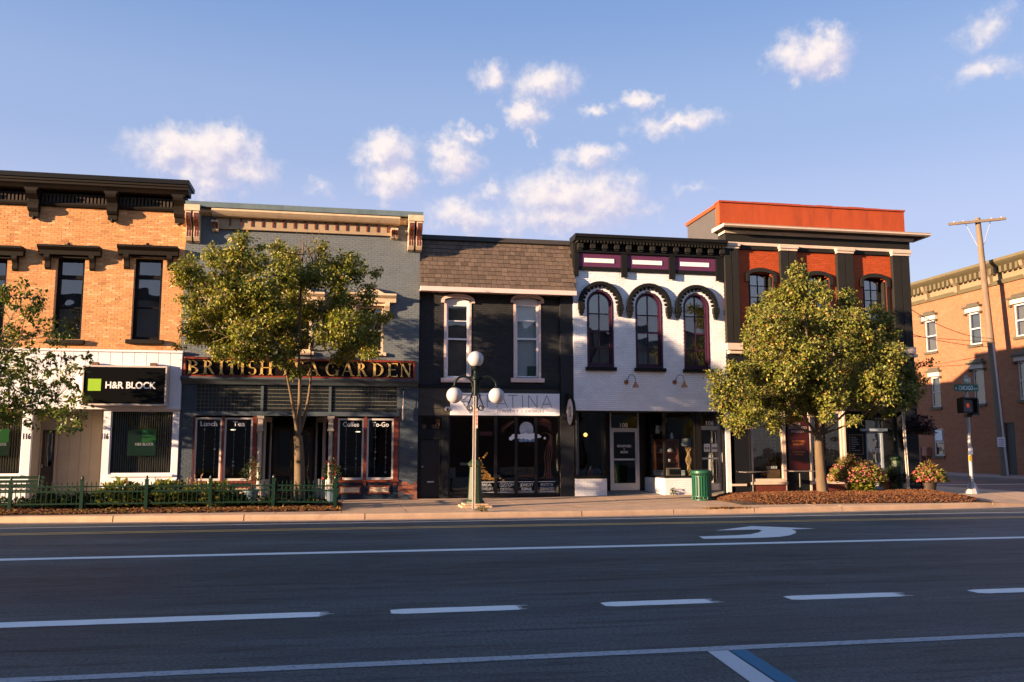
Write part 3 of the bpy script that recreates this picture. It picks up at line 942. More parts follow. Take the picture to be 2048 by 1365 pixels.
    for a, e in zip(mcol, mcol[1:]):
        n = int(round((e - a - .08) / .112)); w = (e - a - .08) / n; nz = 7; hz = (t1 - t0) / nz
        for i in range(n):
            for j in range(nz):
                tg.box(a + .04 + i * w + .006, a + .04 + (i + 1) * w - .006, F + .055, F + .10, t0 + j * hz + .006, t0 + (j + 1) * hz - .006)
        gr.box(a + .041, e - .041, F + .064, F + .098, t0, t1)
    o = tg.build('glass_block_grid', M('dark glass block', (.018, .022, .024), .12, .3, 3, spec=.6), b); o['kind'] = 'stuff'
    gr.build('block_joint', M('pale lead joint', (.34, .32, .27), .6, .1, 5), b)
    # windows with maroon posts
    zw1 = t0 - .135
    zsill = Z(450, 962, F)
    names = [('Lunch', 388, 442), ('Tea', 447, 504), ('Coffee', 675, 727), ('To-Go', 733.5, 787)]
    for nm, a, e in names:
        x0, x1, z0, z1 = RC(a, 836, e, 961, F)
        z0, z1 = zsill, zw1 - .06
        w = window(b, x0, x1, z0, z1, F + .03, M('cream white sash', (.60, .55, .52), .5, .08, 5), fw=.055, fd=.08, glass=GLASS, name='shop_window')
        wd = (x1 - x0) * (.62 if nm != 'Tea' else .42)
        cx = (x0 + x1) / 2
        text(nm, 'lettering', WHITE_INK, w, cx - wd / 2, cx + wd / 2, z1 - .26, z1 - .11 + (.0 if nm != 'Lunch' else .0), F + .062, .003, .012)
        rnd = random.Random(len(nm) + int(a))
        for q in (.32, .72):                # paper garlands hanging behind the glass
            g = MB(); gx = x0 + (x1 - x0) * q
            g.tube([(gx, F + .22, z1 - .1), (gx, F + .22, z0 + .15)], .004, 4)
            zz = z1 - .36
            while zz > z0 + .2:
                r = rnd.choice((.012, .018, .035, .014)); g.sphere((gx, F + .22, zz), r, 8, 6, (1, .35, 1)); zz -= rnd.uniform(.10, .22)
            g.build('garland', M('paper garland', (.62, .62, .66), .8, .1), w)
    for a, e in ((385.8, 387.6), (442.3, 446.7), (504.3, 512), (667, 674.6), (727.3, 733.2), (787.3, 796.5)):
        x0, x1 = X(a, 900, F), X(e, 900, F); m = MB(); m.box(x0 + .001, x1 - .001, F - .02, F + .12, zg + .42, zw1); m.build('maroon_post', MAROON, b)
    for a, e in ((386, 512), (667, 796.5)):
        x0, x1 = X(a, 960, F), X(e, 960, F)
        m = MB(); m.box(x0, x1, F + .0, F + .12, zg, zsill - .08); m.build('bulkhead', NAVY_PAINT, b)
        m = MB(); m.box(x0, x1, F - .045, F + .12, zsill - .079, zsill - .002); m.build('shop_sill', MAROON, b)
    zp0, zp1 = Z(720, 985, F), Z(720, 975, F)
    for a, e in ((678, 722), (736, 780), (392, 438), (452, 500)):
        x0, x1 = X(a, 980, F), X(e, 980, F)
        m = MB(); m.box(x0, x1, F - .03, F - .001, zp0 - .05, zp1 + .05); p = m.build('panel_border', MAROON, b)
        m = MB(); m.box(x0 + .05, x1 - .05, F - .05, F - .031, zp0, zp1); m.build('panel_field', CREAM, p)
    # iron columns
    for pc in (519.5, 660.5):
        x = X(pc, 900, F); m = MB()
        m.box(x - .085, x + .085, F - .09, F + .09, zg, zg + .45); m.box(x - .10, x + .10, F - .11, F + .11, zg + .45, zg + .50)
        m.lathe((x, F, zg + .5), [(.075, 0), (.065, .1), (.058, zw1 - zg - .95)], 10)
        m.box(x - .10, x + .10, F - .10, F + .10, zw1 - .46, zw1 - .40); m.box(x - .075, x + .075, F - .08, F + .08, zw1 - .40, zw1 - .08); m.box(x - .105, x + .105, F - .11, F + .11, zw1 - .08, zw1)
        m.build('iron_column', M('grey cream column', (.42, .36, .31), .55, .15, 6, .2, 60, stain=(.2, .17, .15), stain_amt=.5, stain_scale=5), b)
    # recessed doorway
    ea, eb = X(512, 900, F) + .002, X(667, 900, F) - .002
    yb = F + 1.6
    m = MB()
    fa, fb = X(548, 900, yb), X(625, 900, yb)
    mid = (fa + fb) / 2
    for x0, x1 in ((fa, mid - .004), (mid + .004, fb)):
        w = window(b, x0, x1, zg + .02, zw1 - .32, yb, M('dark walnut door', (.045, .03, .022), .45, .15, 4), rails=[(zg + .75, .12)], fw=.11, fd=.06, glass=GLASS, name='door')
        h = MB(); hx = x1 - .05 if x0 == fa else x0 + .05
        h.tube([(hx, yb, zg + .95), (hx, yb - .05, zg + .98), (hx, yb - .05, zg + 1.15), (hx, yb, zg + 1.18)], .011, 6); h.build('door_handle', GOLD, w)
    m = MB(); m.box(fa - .09, fa - .002, yb - .03, yb + .09, zg, zw1); m.box(fb + .002, fb + .09, yb - .03, yb + .09, zg, zw1); m.box(fa, fb, yb - .03, yb + .09, zw1 - .30, zw1 - .22); m.build('door_frame', NAVY_PAINT, b)
    for s0, s1, y0, y1 in ((ea, fa - .09, F + .1, yb), (eb, fb + .09, F + .1, yb)):   # splayed side lights
        for q0, q1 in ((.05, .48), (.52, .95)):
            pa = Vector((s0 + (s1 - s0) * q0, y0 + (y1 - y0) * q0, 0)); pb = Vector((s0 + (s1 - s0) * q1, y0 + (y1 - y0) * q1, 0))
            u = (pb - pa).normalized(); nn = Vector((-u.y, u.x, 0)); mm = (pa + pb) / 2; hl = (pb - pa).length / 2
            g = MB()
            for cz, hz_ in ((zg + .3, .3), (zw1 - .08, .08)): g.obox((mm.x, mm.y, cz), u, nn, (0, 0, 1), hl, .03, hz_)
            for e_ in (-1, 1): g.obox(mm + u * e_ * (hl - .025) + Vector((0, 0, (zg + .6 + zw1 - .16) / 2)), u, nn, (0, 0, 1), .025, .03, (zw1 - .16 - zg - .6) / 2)
            fo = g.build('side_light', M('cream white sash', (.60, .55, .52)), b)
            g = MB(); g.obox(mm + Vector((0, 0, (zg + .6 + zw1 - .16) / 2)), u, nn, (0, 0, 1), hl - .05, .003, (zw1 - .16 - zg - .6) / 2); g.build('pane', GLASS, fo)
    c = MB(); c.box(px0, px1, F + .205, F + 5, zw1 + .14, zw1 + .2); c.build('shop_ceiling', INSIDE, b)
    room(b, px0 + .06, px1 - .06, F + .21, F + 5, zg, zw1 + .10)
    r = MB()
    for q in range(3):
        xx = X(470 + 110 * q, 900, F + 2); r.box(xx - .7, xx + .7, F + 2.6, F + 3.1, zg, zg + .95)
    r.build('counter', M('shop counter wood', (.09, .05, .03), .5, .2, 3), b)
    for q, (xx, zz) in enumerate(((X(466, 860, F + 1), Z(466, 860, F + 1)), (X(716, 864, F + 1), Z(716, 864, F + 1)))):
        l = MB(); l.sphere((xx, F + 1.0, zz), .055, 10, 8, (1.5, 1, .32)); lo = l.build('pendant_lamp', M('lit lamp glow', (1, .78, .5), .5, 0, emit=.8), b)
        l = MB(); l.tube([(xx, F + 1, zz + .02), (xx, F + 1, zw1 + .1)], .004, 4); l.build('pendant_cord', BLACK_PAINT, lo)
    shell(b, xl, xr - .003, F + .41, F + 14, zb, zt - .1)
    # the gilded sign
    s0, s1 = X(368, 735, F - .16), X(830.5, 742, F - .16)
    z0, z1 = Z(600, 757.5, F - .16), Z(600, 718, F - .16)
    sg = thing('tea_garden_sign', 'long black shop sign with gilded serif capitals in a maroon frame', 'sign', ((s0 + s1) / 2, F - .08, z0))
    m = MB(); m.box(s0 + .07, s1 - .07, F - .15, F - .012, z0 + .07, z1 - .07); m.build('sign_board', M('black brown board', (.010, .006, .005), .5, .1, 5, spec=.15), sg)
    m = MB(); f = .075
    m.box(s0, s1, F - .20, F - .012, z0, z0 + f - .006); m.box(s0, s1, F - .20, F - .012, z1 - f + .006, z1); m.box(s0, s0 + f - .006, F - .20, F - .012, z0 + f - .006, z1 - f + .006); m.box(s1 - f + .006, s1, F - .20, F - .012, z0 + f - .006, z1 - f + .006)
    m.build('sign_frame', M('bright maroon paint', (.22, .038, .018), .45, .12, 6), sg, bevel=.012)
    spans = [('B', 375, 397), ('R', 406, 430), ('I', 438, 447), ('T', 454, 473), ('I', 480, 490), ('S', 496, 513), ('H', 519, 545), ('T', 561, 582), ('E', 588, 606), ('A', 613, 640),
             ('G', 651, 677), ('A', 683, 708), ('R', 714, 735), ('D', 745, 767), ('E', 775, 795), ('N', 800, 823)]
    lz0, lz1 = z0 + .093, z1 - .093
    for ch, a, e in spans:
        x0, x1 = X(a, 740, F - .17), X(e, 740, F - .17); m = MB()
        serif_letter(m, ch, x0, lz0, lz1 - lz0, x1 - x0, F - .185, F - .151); m.build('gilt_letter', GOLD, sg)
    return b
build_tea()
# ================================================================ 3. charcoal jewellery shop with the shingled mansard
def bar(mb, xa, za, xb, zb_, t, y0, y1):
    """straight stroke in the plane of a wall"""
    dx, dz = xb - xa, zb_ - za; l = math.hypot(dx, dz); nx, nz = -dz / l * t / 2, dx / l * t / 2
    return mb.prism([(xa - nx, za - nz), (xb - nx, zb_ - nz), (xb + nx, zb_ + nz), (xa + nx, za + nz)], y0, y1)
def stroke(mb, pts, widths, y0, y1):
    for k in range(len(pts) - 1):
        bar(mb, *pts[k], *pts[k + 1], (widths if not hasattr(widths, '__len__') else widths[k]), y0 - .0004 * (k % 3), y1)
    return mb
def strand(mb, pts, t, y, dy=.002):
    """ribbon of constant breadth along a polyline on a wall (one strip, no overlaps)"""
    n = len(pts); b = len(mb.v)
    for i, p in enumerate(pts):
        a, c = pts[max(0, i - 1)], pts[min(n - 1, i + 1)]
        dx, dz = c[0] - a[0], c[1] - a[1]; l = math.hypot(dx, dz) or 1
        w = t[i] if hasattr(t, '__len__') else t
        mb.v.append((p[0] - dz / l * w / 2, y, p[1] + dx / l * w / 2)); mb.v.append((p[0] + dz / l * w / 2, y, p[1] - dx / l * w / 2))
    for i in range(n - 1): mb.face([b + 2 * i, b + 2 * i + 1, b + 2 * i + 3, b + 2 * i + 2])
    return mb

def build_patina():
    F = F0 + .17
    xl, xr = X(839, 600, F0) + .003, X(1146.5, 700, F0)
    zb = zs(xl, F)
    b = thing('jewelry_building', 'charcoal painted shop building with brown shingled mansard roof', 'building', ((xl + xr) / 2, F, zb))
    zE = Z(1000, 580, F0 - .35)            # eave
    zT = Z(1000, 479, F0 + .45)            # top edge of the mansard
    wins = []
    for pa, pb in ((888, 942.5), (1027, 1081.5)):
        x0, x1, z0, z1 = RC(pa, 596, pb, 757, F); wins.append((x0, x1, z0, z1))
    zbelt = Z(990, 771, F)
    ARCH = .10
    brick_wall(b, xl, xr, zbelt, zE + .05, F, [arch_hole(w[0], w[1], w[2], w[3] - ARCH, w[3]) for w in wins], CHARCOAL_BRICK, CHARCOAL, paint_var((.036, .036, .037), .10), thick=.35, seed=41, depth=.008)
    for k, (x0, x1, z0, z1) in enumerate(wins):
        cx = (x0 + x1) / 2; rx = (x1 - x0) / 2
        sp = z1 - ARCH
        m = MB(); ring(m, cx, sp, rx + .10, .22, rx - .002, ARCH, 0, math.pi, 14, F - .09, F + .0)
        m.box(x0 - .10, x0 - .001, F - .09, F, sp - .08, sp - .001); m.box(x1 + .001, x1 + .10, F - .09, F, sp - .08, sp - .001)
        m.build('window_hood', PINK_TRIM, b, auto=40)
        m = MB(); m.box(x0 + .001, x0 + .075, F - .03, F + .14, z0, sp); m.box(x1 - .075, x1 - .001, F - .03, F + .14, z0, sp); m.build('window_casing', PINK_TRIM, b)
        m = MB(); m.box(x0 - .10, x1 + .10, F - .12, F + .14, z0 - .14, z0 - .001); m.build('window_sill', PINK_TRIM, b, bevel=.01)
        h = z1 - z0
        # blank arched head panel, then sashes below it
        m = MB(); pts = [(x0 + .078, sp - .11), (x1 - .078, sp - .11)] + [(px_, pz) for px_, pz in arc_pts(cx, sp, rx - .08, ARCH - .01, 0, math.pi, 10)]
        m.prism(pts, F + .05, F + .1); m.build('head_panel', WHITE_TRIM, b)
        zh = sp - .112
        window(b, x0 + .078, x1 - .078, z0 + .002, zh, F + .045, WHITE_TRIM, rails=[(z0 + (zh - z0) * .53, .055), z0 + (zh - z0) * .775], fw=.06, fd=.08, bar=.028, behind=None, glass=glass_mat('sash glass', .10, (.8, .84, .84), .3))
        q = MB()
        if k == 0:
            q.box(x0, x1, F + .22, F + .24, z0, z1); q.build('roller_shade', M('grey brown shade', (.17, .16, .145), .9, .25, 3), b)
        else:
            q.box(x0, x1, F + .24, F + .26, z0, z1); q.build('roller_shade', M('white shade', (.80, .85, .83), .9, .08, 3), b)
            a, e, c, d = RC(1055, 733, 1072, 752, F + .2); q = MB(); q.box(a, e, F + .18, F + .20, c, d); q.build('framed_picture', M('green picture', (.02, .12, .10), .4, .6, 14), b)
    # belt course, pier, upper shop wall
    m = MB(); m.box(xl + .05, X(1121, 771, F), F - .06, F + .3, zbelt - .09, zbelt - .002); m.build('belt_course', CHARCOAL, b)
    pxa = X(1120.5, 900, F)
    m = MB(); m.box(pxa, xr, F - .12, F - .012, zb, zE - .02); m.build('pier', M('charcoal pier paint', (.020, .021, .024), .6, .12, 3, .25, 60, spec=.25), b)
    zsg0, zsg1 = Z(1010, 830.5, F - .12), Z(1010, 787, F - .12)
    m = MB(); m.box(xl, pxa - .002, F, F + .3, zsg0 - .02, zbelt - .092); m.build('sign_band', M('dull brown band', (.055, .048, .040), .7, .12, 3, .3, 60), b)
    # mansard: sloped plane, every shingle laid on it
    y0, y1 = F0 - .38, F0 + .45
    z0 = zE + .02
    slope = Vector((0, y1 - y0, zT - z0)); Ls = slope.length; sd = slope.normalized(); nrm = Vector((0, -sd.z, sd.y))
    RX0, RX1 = X(840, 520, F0), X(1151, 560, F0 - .3)
    m = MB(); m.prof_x([(y0, z0), (y1, zT), (y1 + .5, zT), (y1 + .5, z0)], RX0, RX1); m.build('mansard_deck', M('roof deck', (.05, .04, .035), .9, .1), b)
    rows = 12; ch = Ls / rows; w0 = (RX1 - RX0) / 24.5
    rnd = random.Random(5)
    SH = [M('brown shingle %d' % i, c, .9, .22, 14, .6, 160) for i, c in enumerate(((.135, .094, .068), (.115, .080, .058), (.155, .108, .078), (.095, .066, .048)))]
    def shingle_mesh(w, mat):
        s = MB(); t = .016
        # local frame: x right, y up the slope, z out of the roof; lower edge lifts where it laps
        s.add([(0, 0, .008), (w, 0, .008), (w, ch * 1.05, 0), (0, ch * 1.05, 0), (0, 0, .008 + t), (w, 0, .008 + t), (w, ch * 1.05, .004), (0, ch * 1.05, .004)],
              [(4, 5, 6, 7), (0, 1, 5, 4), (1, 2, 6, 5), (3, 0, 4, 7), (0, 3, 2, 1)])
        return s.mesh('shingle', mat)
    meshes = [[shingle_mesh(w0 * k - .012, mt) for mt in SH] for k in (.5, .78, 1.0, 1.22)]
    wk = (.5, .78, 1.0, 1.22)
    mat3 = Matrix(((1, 0, 0), (0, sd.y, nrm.y), (0, sd.z, nrm.z)))
    eul = mat3.to_euler()
    for r in range(rows):
        x = RX0 + (0 if r % 2 else -0.0)
        first = True
        while x < RX1 - .05:
            k = 0 if (first and r % 2) else rnd.choice((1, 2, 2, 2, 3))
            first = False
            w = w0 * wk[k]
            if x + w > RX1 - .03:
                rem = RX1 - x
                k = min(range(4), key=lambda q: abs(w0 * wk[q] - rem)); w = w0 * wk[k]
                if w > rem + .05: break
            p = Vector((x, y0, z0)) + sd * (r * ch + rnd.uniform(-.012, .012)) + nrm * .004
            place('shingle', meshes[k][rnd.choice((0, 0, 0, 1, 1, 2, 3))], b, p, eul)
            x += w
    m = MB(); m.prof_x([(y1 - .16, zT - .13), (y1 - .03, zT + .045), (y1 + .5, zT + .045), (y1 + .5, zT + .004), (y1 - .005, zT + .004), (y1 - .135, zT - .15)], RX0 + .01, RX1 - .02); m.build('ridge_cap', M('dark ridge cap', (.04, .034, .03), .85, .2, 6), b)
    m = MB(); m.box(RX0 - .01, RX1 + .01, y0 - .05, y0 + .03, zE - .12, z0 + .012); m.build('eave_fascia', PINK_TRIM, b, bevel=.008)
    m = MB(); m.box(RX0, RX1, y0 + .031, F, zE - .06, zE - .02); m.build('soffit', PINK_TRIM, b)
    # ground floor
    zg = zs(4, F)
    dx0, dx1 = X(841, 930, F), X(882, 930, F)
    zd = Z(862, 879, F); zt0, zt1 = Z(862, 861, F), Z(862, 834, F)
    m = MB(); plain_wall(m, xl, X(897, 930, F), zg, zsg0 - .022, F, F + .3, [(dx0, dx1, zg, zd), (dx0, dx1 + .06, zt0, zt1)]); m.build('door_wall', CHARCOAL, b)
    d = MB(); d.box(dx0 + .01, dx1 - .01, F + .06, F + .11, zg + .02, zd - .01); dr = d.build('door', M('dark door paint', (.012, .012, .014), .45, .1, 4), b)
    q = MB(); q.box(dx0 + .22, dx1 - .22, F + .045, F + .059, zg + .50, zg + .54); q.build('mail_slot', ALU, dr)
    q = MB(); q.sphere((dx0 + .06, F + .03, zg + 1.0), .03, 8, 6); q.build('door_knob', ALU, dr)
    window(b, dx0, dx1 + .06, zt0, zt1, F + .05, CHARCOAL, fw=.04, fd=.06, glass=GLASS, name='transom_window')
    q = MB(); q.box(dx0, dx1 + .06, F + .34, F + .36, zt0 - .05, zt1 + .05); q.build('transom_back', INSIDE, b)
    for i, px in enumerate((847, 868)):
        xx = X(px, 857, F + .2); q = MB(); q.lathe((xx, F + .2, zt0 + .02), [(.07, 0), (.09, .14), (.095, .16)], 10); q.build('flower_pot', M('terracotta pot', (.34, .20, .13), .8, .15, 6), b)
    q = MB(); x = X(883.5, 930, F); q.box(x, X(896.5, 930, F), F - .05, F - .002, zg, zsg0 - .03); q.build('pilaster', CHARCOAL, b)
    # glazed front in four bays
    gx = [X(897.5, 915, F), X(991.8, 915, F), X(1032.8, 915, F), X(1072.6, 915, F), pxa - .002]
    zs1 = zsg0 - .03
    zk = Z(1000, 990, F)
    m = MB(); m.box(gx[0], gx[-1], F + .0, F + .14, zg, zk - .03); m.build('bulkhead', M('black tile', (.012, .012, .014), .25, .1, 4), b)
    for a, e in zip(gx, gx[1:]):
        window(b, a, e - .002, zk - .028, zs1, F + .02, M('black shop frame', (.012, .012, .013), .4, .1), fw=.045, fd=.09, glass=GLASS, name='shop_window')
    m = MB(); m.box(gx[0], gx[-1], F, F + .3, zs1 + .001, zsg0 - .021 + .0005); m.build('head_beam', CHARCOAL, b)
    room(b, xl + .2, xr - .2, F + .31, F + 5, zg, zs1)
    yy = F + .062
    art = {}
    def bay(i):
        return gx[i] + .05, gx[i + 1] - .05
    words = ['BRIDAL\nJEWELRY', 'CUSTOM\nDESIGN', 'JEWELRY\nREPAIR', 'WATCH\nSERVICES']
    wz0, wz1 = Z(1000, 984, F), Z(1000, 966, F)
    xs_w = [(X(958.5, 975, F), X(989.5, 975, F)), (X(996, 975, F), X(1031, 975, F)), (X(1037, 975, F), X(1070.5, 975, F)), (X(1077, 975, F), X(1111.5, 975, F))]
    for i in range(4):
        a, e = xs_w[i]
        wd = (e - a)
        text(words[i], 'lettering', WHITE_INK, b, a + wd * .10, e - wd * .10, wz0 + .02, wz1 - .025, yy - .004, .003, -.012)
        m = MB()
        for zz in (wz0 - .025, wz1 + .015): m.box(a, e, yy - .008, yy - .004, zz, zz + .016)
        m.build('lettering_rule', WHITE_INK, b)
    # painted moon, clouds, tree and coins on the glass
    def P2(px, py): return (X(px, py, F), Z(px, py, F))
    m = MB(); c = P2(1053.5, 858.5); R_ = .235
    m.prism(arc_pts(c[0], c[1], R_, R_, 0, 2 * math.pi, 28)[:-1], yy - .009, yy - .005); m.build('moon_painting', M('moon paint', (.36, .39, .45), .6, .45, 7, stain=(.10, .13, .18), stain_amt=.9, stain_scale=9), b)
    m = MB(); rr = random.Random(9)
    for px, r in ((1037, 4.5), (1043.5, 5.5), (1052, 6.5), (1060.5, 6.5), (1067.5, 6), (1028, 5), (1022.5, 4), (1077, 4), (1081, 2), (1090, 2.4)):
        q = P2(px, 873.5 + (3 if px in (1022.5, 1090) else 0) + rr.uniform(-1, 1)); m.prism(arc_pts(q[0], q[1], r / 61, r / 61, 0, 2 * math.pi, 14)[:-1], yy - .014 - .0006 * (int(px) % 5), yy - .010)
    m.build('cloud_painting', WHITE_INK, b)
    m = MB()
    for px in (1043, 1052, 1061, 1069):
        q = P2(px, 881); m.prism(arc_pts(q[0], q[1], .085, .06, 0, 2 * math.pi, 14)[:-1], yy - .010 - .0006 * (px % 4), yy - .0085)
    m.build('cloud_painting', M('blue cloud paint', (.16, .26, .40), .6, .1), b)
    TREE = M('brown window paint', (.085, .030, .018), .6, .35, 10)
    m = MB(); mL = MB(); yk = [0]
    def tr(pts, t, left=False):
        yk[0] += 1; t = [q * .6 for q in t] if hasattr(t, '__len__') else t
        strand(mL if left else m, [P2(*q) for q in pts], t, yy - .005 - .0003 * yk[0])
    for dx, s in ((0, 1), (5, 1), (9, 1), (13, 1)):
        tr([(1088 + dx * 1.1, 958), (1091 + dx * .8, 945), (1092 + dx * .7, 930), (1089 + dx * 1.1, 915), (1092 + dx, 900), (1098 + dx * .5, 885), (1101 + dx * .3, 872), (1094, 866), (1083, 867)], [.08, .06, .05, .05, .05, .045, .04, .03, .01])
    tr([(1078, 959), (1088, 955), (1092, 948)], [.02, .05, .07]); tr([(1112, 958), (1105, 954), (1101, 946)], [.02, .05, .07])
    for k in range(5):
        tr([(1103, 864 - k * 4), (1098, 856 - k * 3.4), (1088, 850 - k * 3), (1076, 848 - k * 2 + (k % 2) * 4), (1066 + 4 * k, 850 - k * 3)], [.03, .035, .03, .022, .006])
    for k in range(4):
        tr([(1033 - k * 4, 840 + k * 3), (1020 - k * 3, 846 + k * 4), (1006 - k, 854 + k * 4), (998 + k * 5, 862 + k * 3)], [.03, .028, .02, .005], True)
    tr([(1040, 954), (1050, 951), (1060, 954), (1070, 950)], .015); tr([(1048, 889), (1056, 892), (1064, 887)], .014)
    m.build('tree_painting', TREE, b); mL.build('branch_painting', TREE, b)
    m = MB(); rr = random.Random(12)
    for k in range(130):
        t = rr.random(); px = 958 + t * 32; top = 958 - (1 - t) ** 1.6 * 48
        py = rr.uniform(top, 961); q = P2(px, py)
        r = rr.uniform(.012, .03); m.prism(arc_pts(q[0], q[1], r, r * .7, 0, 2 * math.pi, 7)[:-1], yy - .012 - .0005 * (k % 9), yy - .0065)
    for px, py in ((958, 917), (962, 925), (968, 915), (971, 911), (974, 907), (1000, 957), (1007, 961), (980, 951)):
        q = P2(px, py); m.prism(arc_pts(q[0], q[1], .04, .03, 0, 2 * math.pi, 8)[:-1], yy - .012, yy - .0065)
    o = m.build('coin_painting', M('gold paint', (.30, .16, .035), .5, .35, 20), b); o['kind'] = 'stuff'
    n_ = MB(); n_.tube([(X(992, 885, F + .3), F + .3, Z(992, 885, F)), (X(989, 895, F + .3), F + .3, Z(989, 897, F)), (X(988.5, 908, F + .3), F + .3, Z(988.5, 908, F)), (X(991, 922, F + .3), F + .3, Z(991, 922, F))], .011, 6)
    n_.build('neon_tube', M('pink neon', (1, .35, .38), .5, 0, emit=.7), b)
    q = MB(); a, e, c, d = RC(960, 864, 985, 872, F + .25); q.box(a, e, F + .25, F + .27, c, d); q.build('small_sign', M('dim plum sign', (.10, .03, .04), .5, .1), b)
    for (pa, qa, pb, qb, cc) in ((898, 936, 911, 956, (.10, .12, .15)), (921, 926, 938, 931, (.30, .30, .30)), (994, 950, 1028, 956, (.20, .23, .28)), (905, 955, 950, 985, (.05, .05, .055)), (1000, 935, 1070, 960, (.03, .03, .034))):
        a, e, c, d = RC(pa, qa, pb, qb, F + .6); q = MB(); q.box(a, e, F + .6, F + .9, c, d); q.build('display_case', M('display %s' % (pa,), cc, .5, .2, 4), b)
    shell(b, xl, xr - .003, F + .36, F + 12, zb, zE + .4, roof_z=zE + .38)
    # shop sign board
    s0, s1 = X(901, 808, F - .12), X(1119, 808, F - .12)
    sg = thing('jewelry_sign', 'white sign board with thin grey PATINA letters over the charcoal shop window', 'sign', ((s0 + s1) / 2, F - .08, zsg0))
    m = MB(); m.box(s0, s1, F - .13, F - .003, zsg0 - .015, zsg1); m.build('sign_board', M('white sign board', (.84, .82, .84), .5, .05, 2), sg)
    yv = F - .131
    hz0, hz1 = Z(1050, 816, F - .13), Z(1050, 791, F - .13); H_ = hz1 - hz0; tk = .026
    def lx(px): return X(px, 803, F - .13)
    m = MB()
    def st(pa, a, pb, c): bar(m, lx(pa), hz0 + a * H_, lx(pb), hz0 + c * H_, tk, yv - .006 - .0007 * (len(m.f) % 5), yv)
    st(974.5, 0, 974.5, 1); st(974.5, .98, 986, .98); st(986, .98, 989, .75); st(989, .75, 986, .5); st(986, .5, 974.5, .5)
    st(993, 0, 1004, 1); st(1015, 0, 1004, 1); st(997, .3, 1011, .3)
    st(1016, .98, 1035, .98); st(1025.5, 0, 1025.5, .98)
    st(1045, 0, 1045, 1)
    st(1057, 0, 1057, 1); st(1057, 1, 1074, 0); st(1074, 0, 1074, 1)
    st(1083, 0, 1093.5, 1); st(1104, 0, 1093.5, 1); st(1087, .3, 1100, .3)
    st(914, 1, 940, -.45); st(962, 1, 940, -.45); st(914, 1, 962, 1); st(914, 1, 926, .55); st(926, .55, 938, 1); st(938, 1, 950, .55); st(950, .55, 962, 1); st(922, .45, 936, .45); st(936, .45, 940, -.45)
    m.build('sign_lettering', GREY_INK, sg)
    a, e, c, d = RC(993, 820, 1087, 827, F - .13)
    text('JEWELRY + DESIGN', 'sign_lettering', GREY_INK, sg, a, e, c, d, yv, .004)
    m = MB()
    for pa, pb in ((975, 990), (1090, 1104)): m.box(lx(pa), lx(pb), yv - .004, yv, (c + d) / 2 - .006, (c + d) / 2 + .006)
    m.build('sign_rule', GREY_INK, sg)
    # round projecting sign
    cx, yc, zc = X(1142, 824, F - .62), F - .62, Z(1142, 824, F - .62)
    ps = thing('projecting_sign', 'round white blade sign on a black arm at the charcoal pier', 'sign', (cx, F - .3, zc - .5))
    m = MB(); n = 32; r = .42
    for sgn, xx in ((0, cx - .03), (1, cx + .03)): pass
    ptsA = [(cx - .035, yc + r * math.cos(t), zc + r * math.sin(t)) for t in [2 * math.pi * k / n for k in range(n)]]
    ptsB = [(cx + .035, y_, z_) for _, y_, z_ in ptsA]
    m.add(ptsA + ptsB, [tuple(range(n - 1, -1, -1)), tuple(range(n, 2 * n))] + [(k, (k + 1) % n, n + (k + 1) % n, n + k) for k in range(n)])
    m.build('sign_disc', M('white enamel', (.64, .60, .58), .4, .05), ps)
    m = MB()
    for k in range(n):
        t0, t1 = 2 * math.pi * k / n, 2 * math.pi * (k + 1) / n
        q = [(yc + (r + s) * math.cos(t), zc + (r + s) * math.sin(t)) for t in (t0, t1) for s in (.002, .03)]
        m.add([(cx + dx, q[i][0], q[i][1]) for dx in (-.045, .045) for i in (0, 1, 3, 2)], [(0, 1, 2, 3), (7, 6, 5, 4), (1, 5, 6, 2), (0, 3, 7, 4)])
    m.build('sign_rim', BLACK_PAINT, ps)
    m = MB(); m.tube([(cx, F - .12, zc + .52), (cx, yc - .25, zc + .52)], .025, 8); m.box(cx - .05, cx + .05, F - .17, F - .125, zc + .2, zc + .62); m.tube([(cx, F - .13, zc + .25), (cx, F - .3, zc + .5)], .014, 6)
    for s in (-.12, .12): m.tube([(cx, yc + s, zc + .52), (cx, yc + s, zc + .42)], .01, 6)
    m.build('sign_arm', BLACK_PAINT, ps)
    m = MB(); q = [(yc + .16 * math.cos(t), zc + .16 * math.sin(t)) for t in [math.pi * (.2 + 1.5 * k / 12) for k in range(13)]]
    m.tube([(cx - .036, a, c) for a, c in q], .012, 5); m.tube([(cx - .036, yc - .02, zc - .17), (cx - .036, yc - .02, zc + .2)], .012, 5); m.build('sign_emblem', M('rust brown ink', (.25, .12, .08), .6, 0), ps)
    # dome camera
    dc = (X(895, 818, F - .1), F - .1, Z(895, 818, F - .1))
    cm = thing('security_camera', 'white dome security camera beside the jewelry sign', 'camera', (dc[0], F, dc[2] - .1))
    m = MB(); m.lathe((dc[0], dc[1] + .02, dc[2] - .06), [(.05, 0), (.082, .03), (.085, .09), (.06, .12)], 14); m.box(dc[0] - .05, dc[0] + .05, dc[1] + .05, F - .001, dc[2] - .02, dc[2] + .05); m.build('housing', M('white plastic', (.7, .69, .68), .4, .03), cm, auto=40)
    m = MB(); m.sphere((dc[0], dc[1] - .03, dc[2] - .02), .05, 12, 8); m.build('dome', M('smoked dome', (.03, .025, .02), .1, 0, spec=.6), cm, smooth=True)
    return b
build_patina()

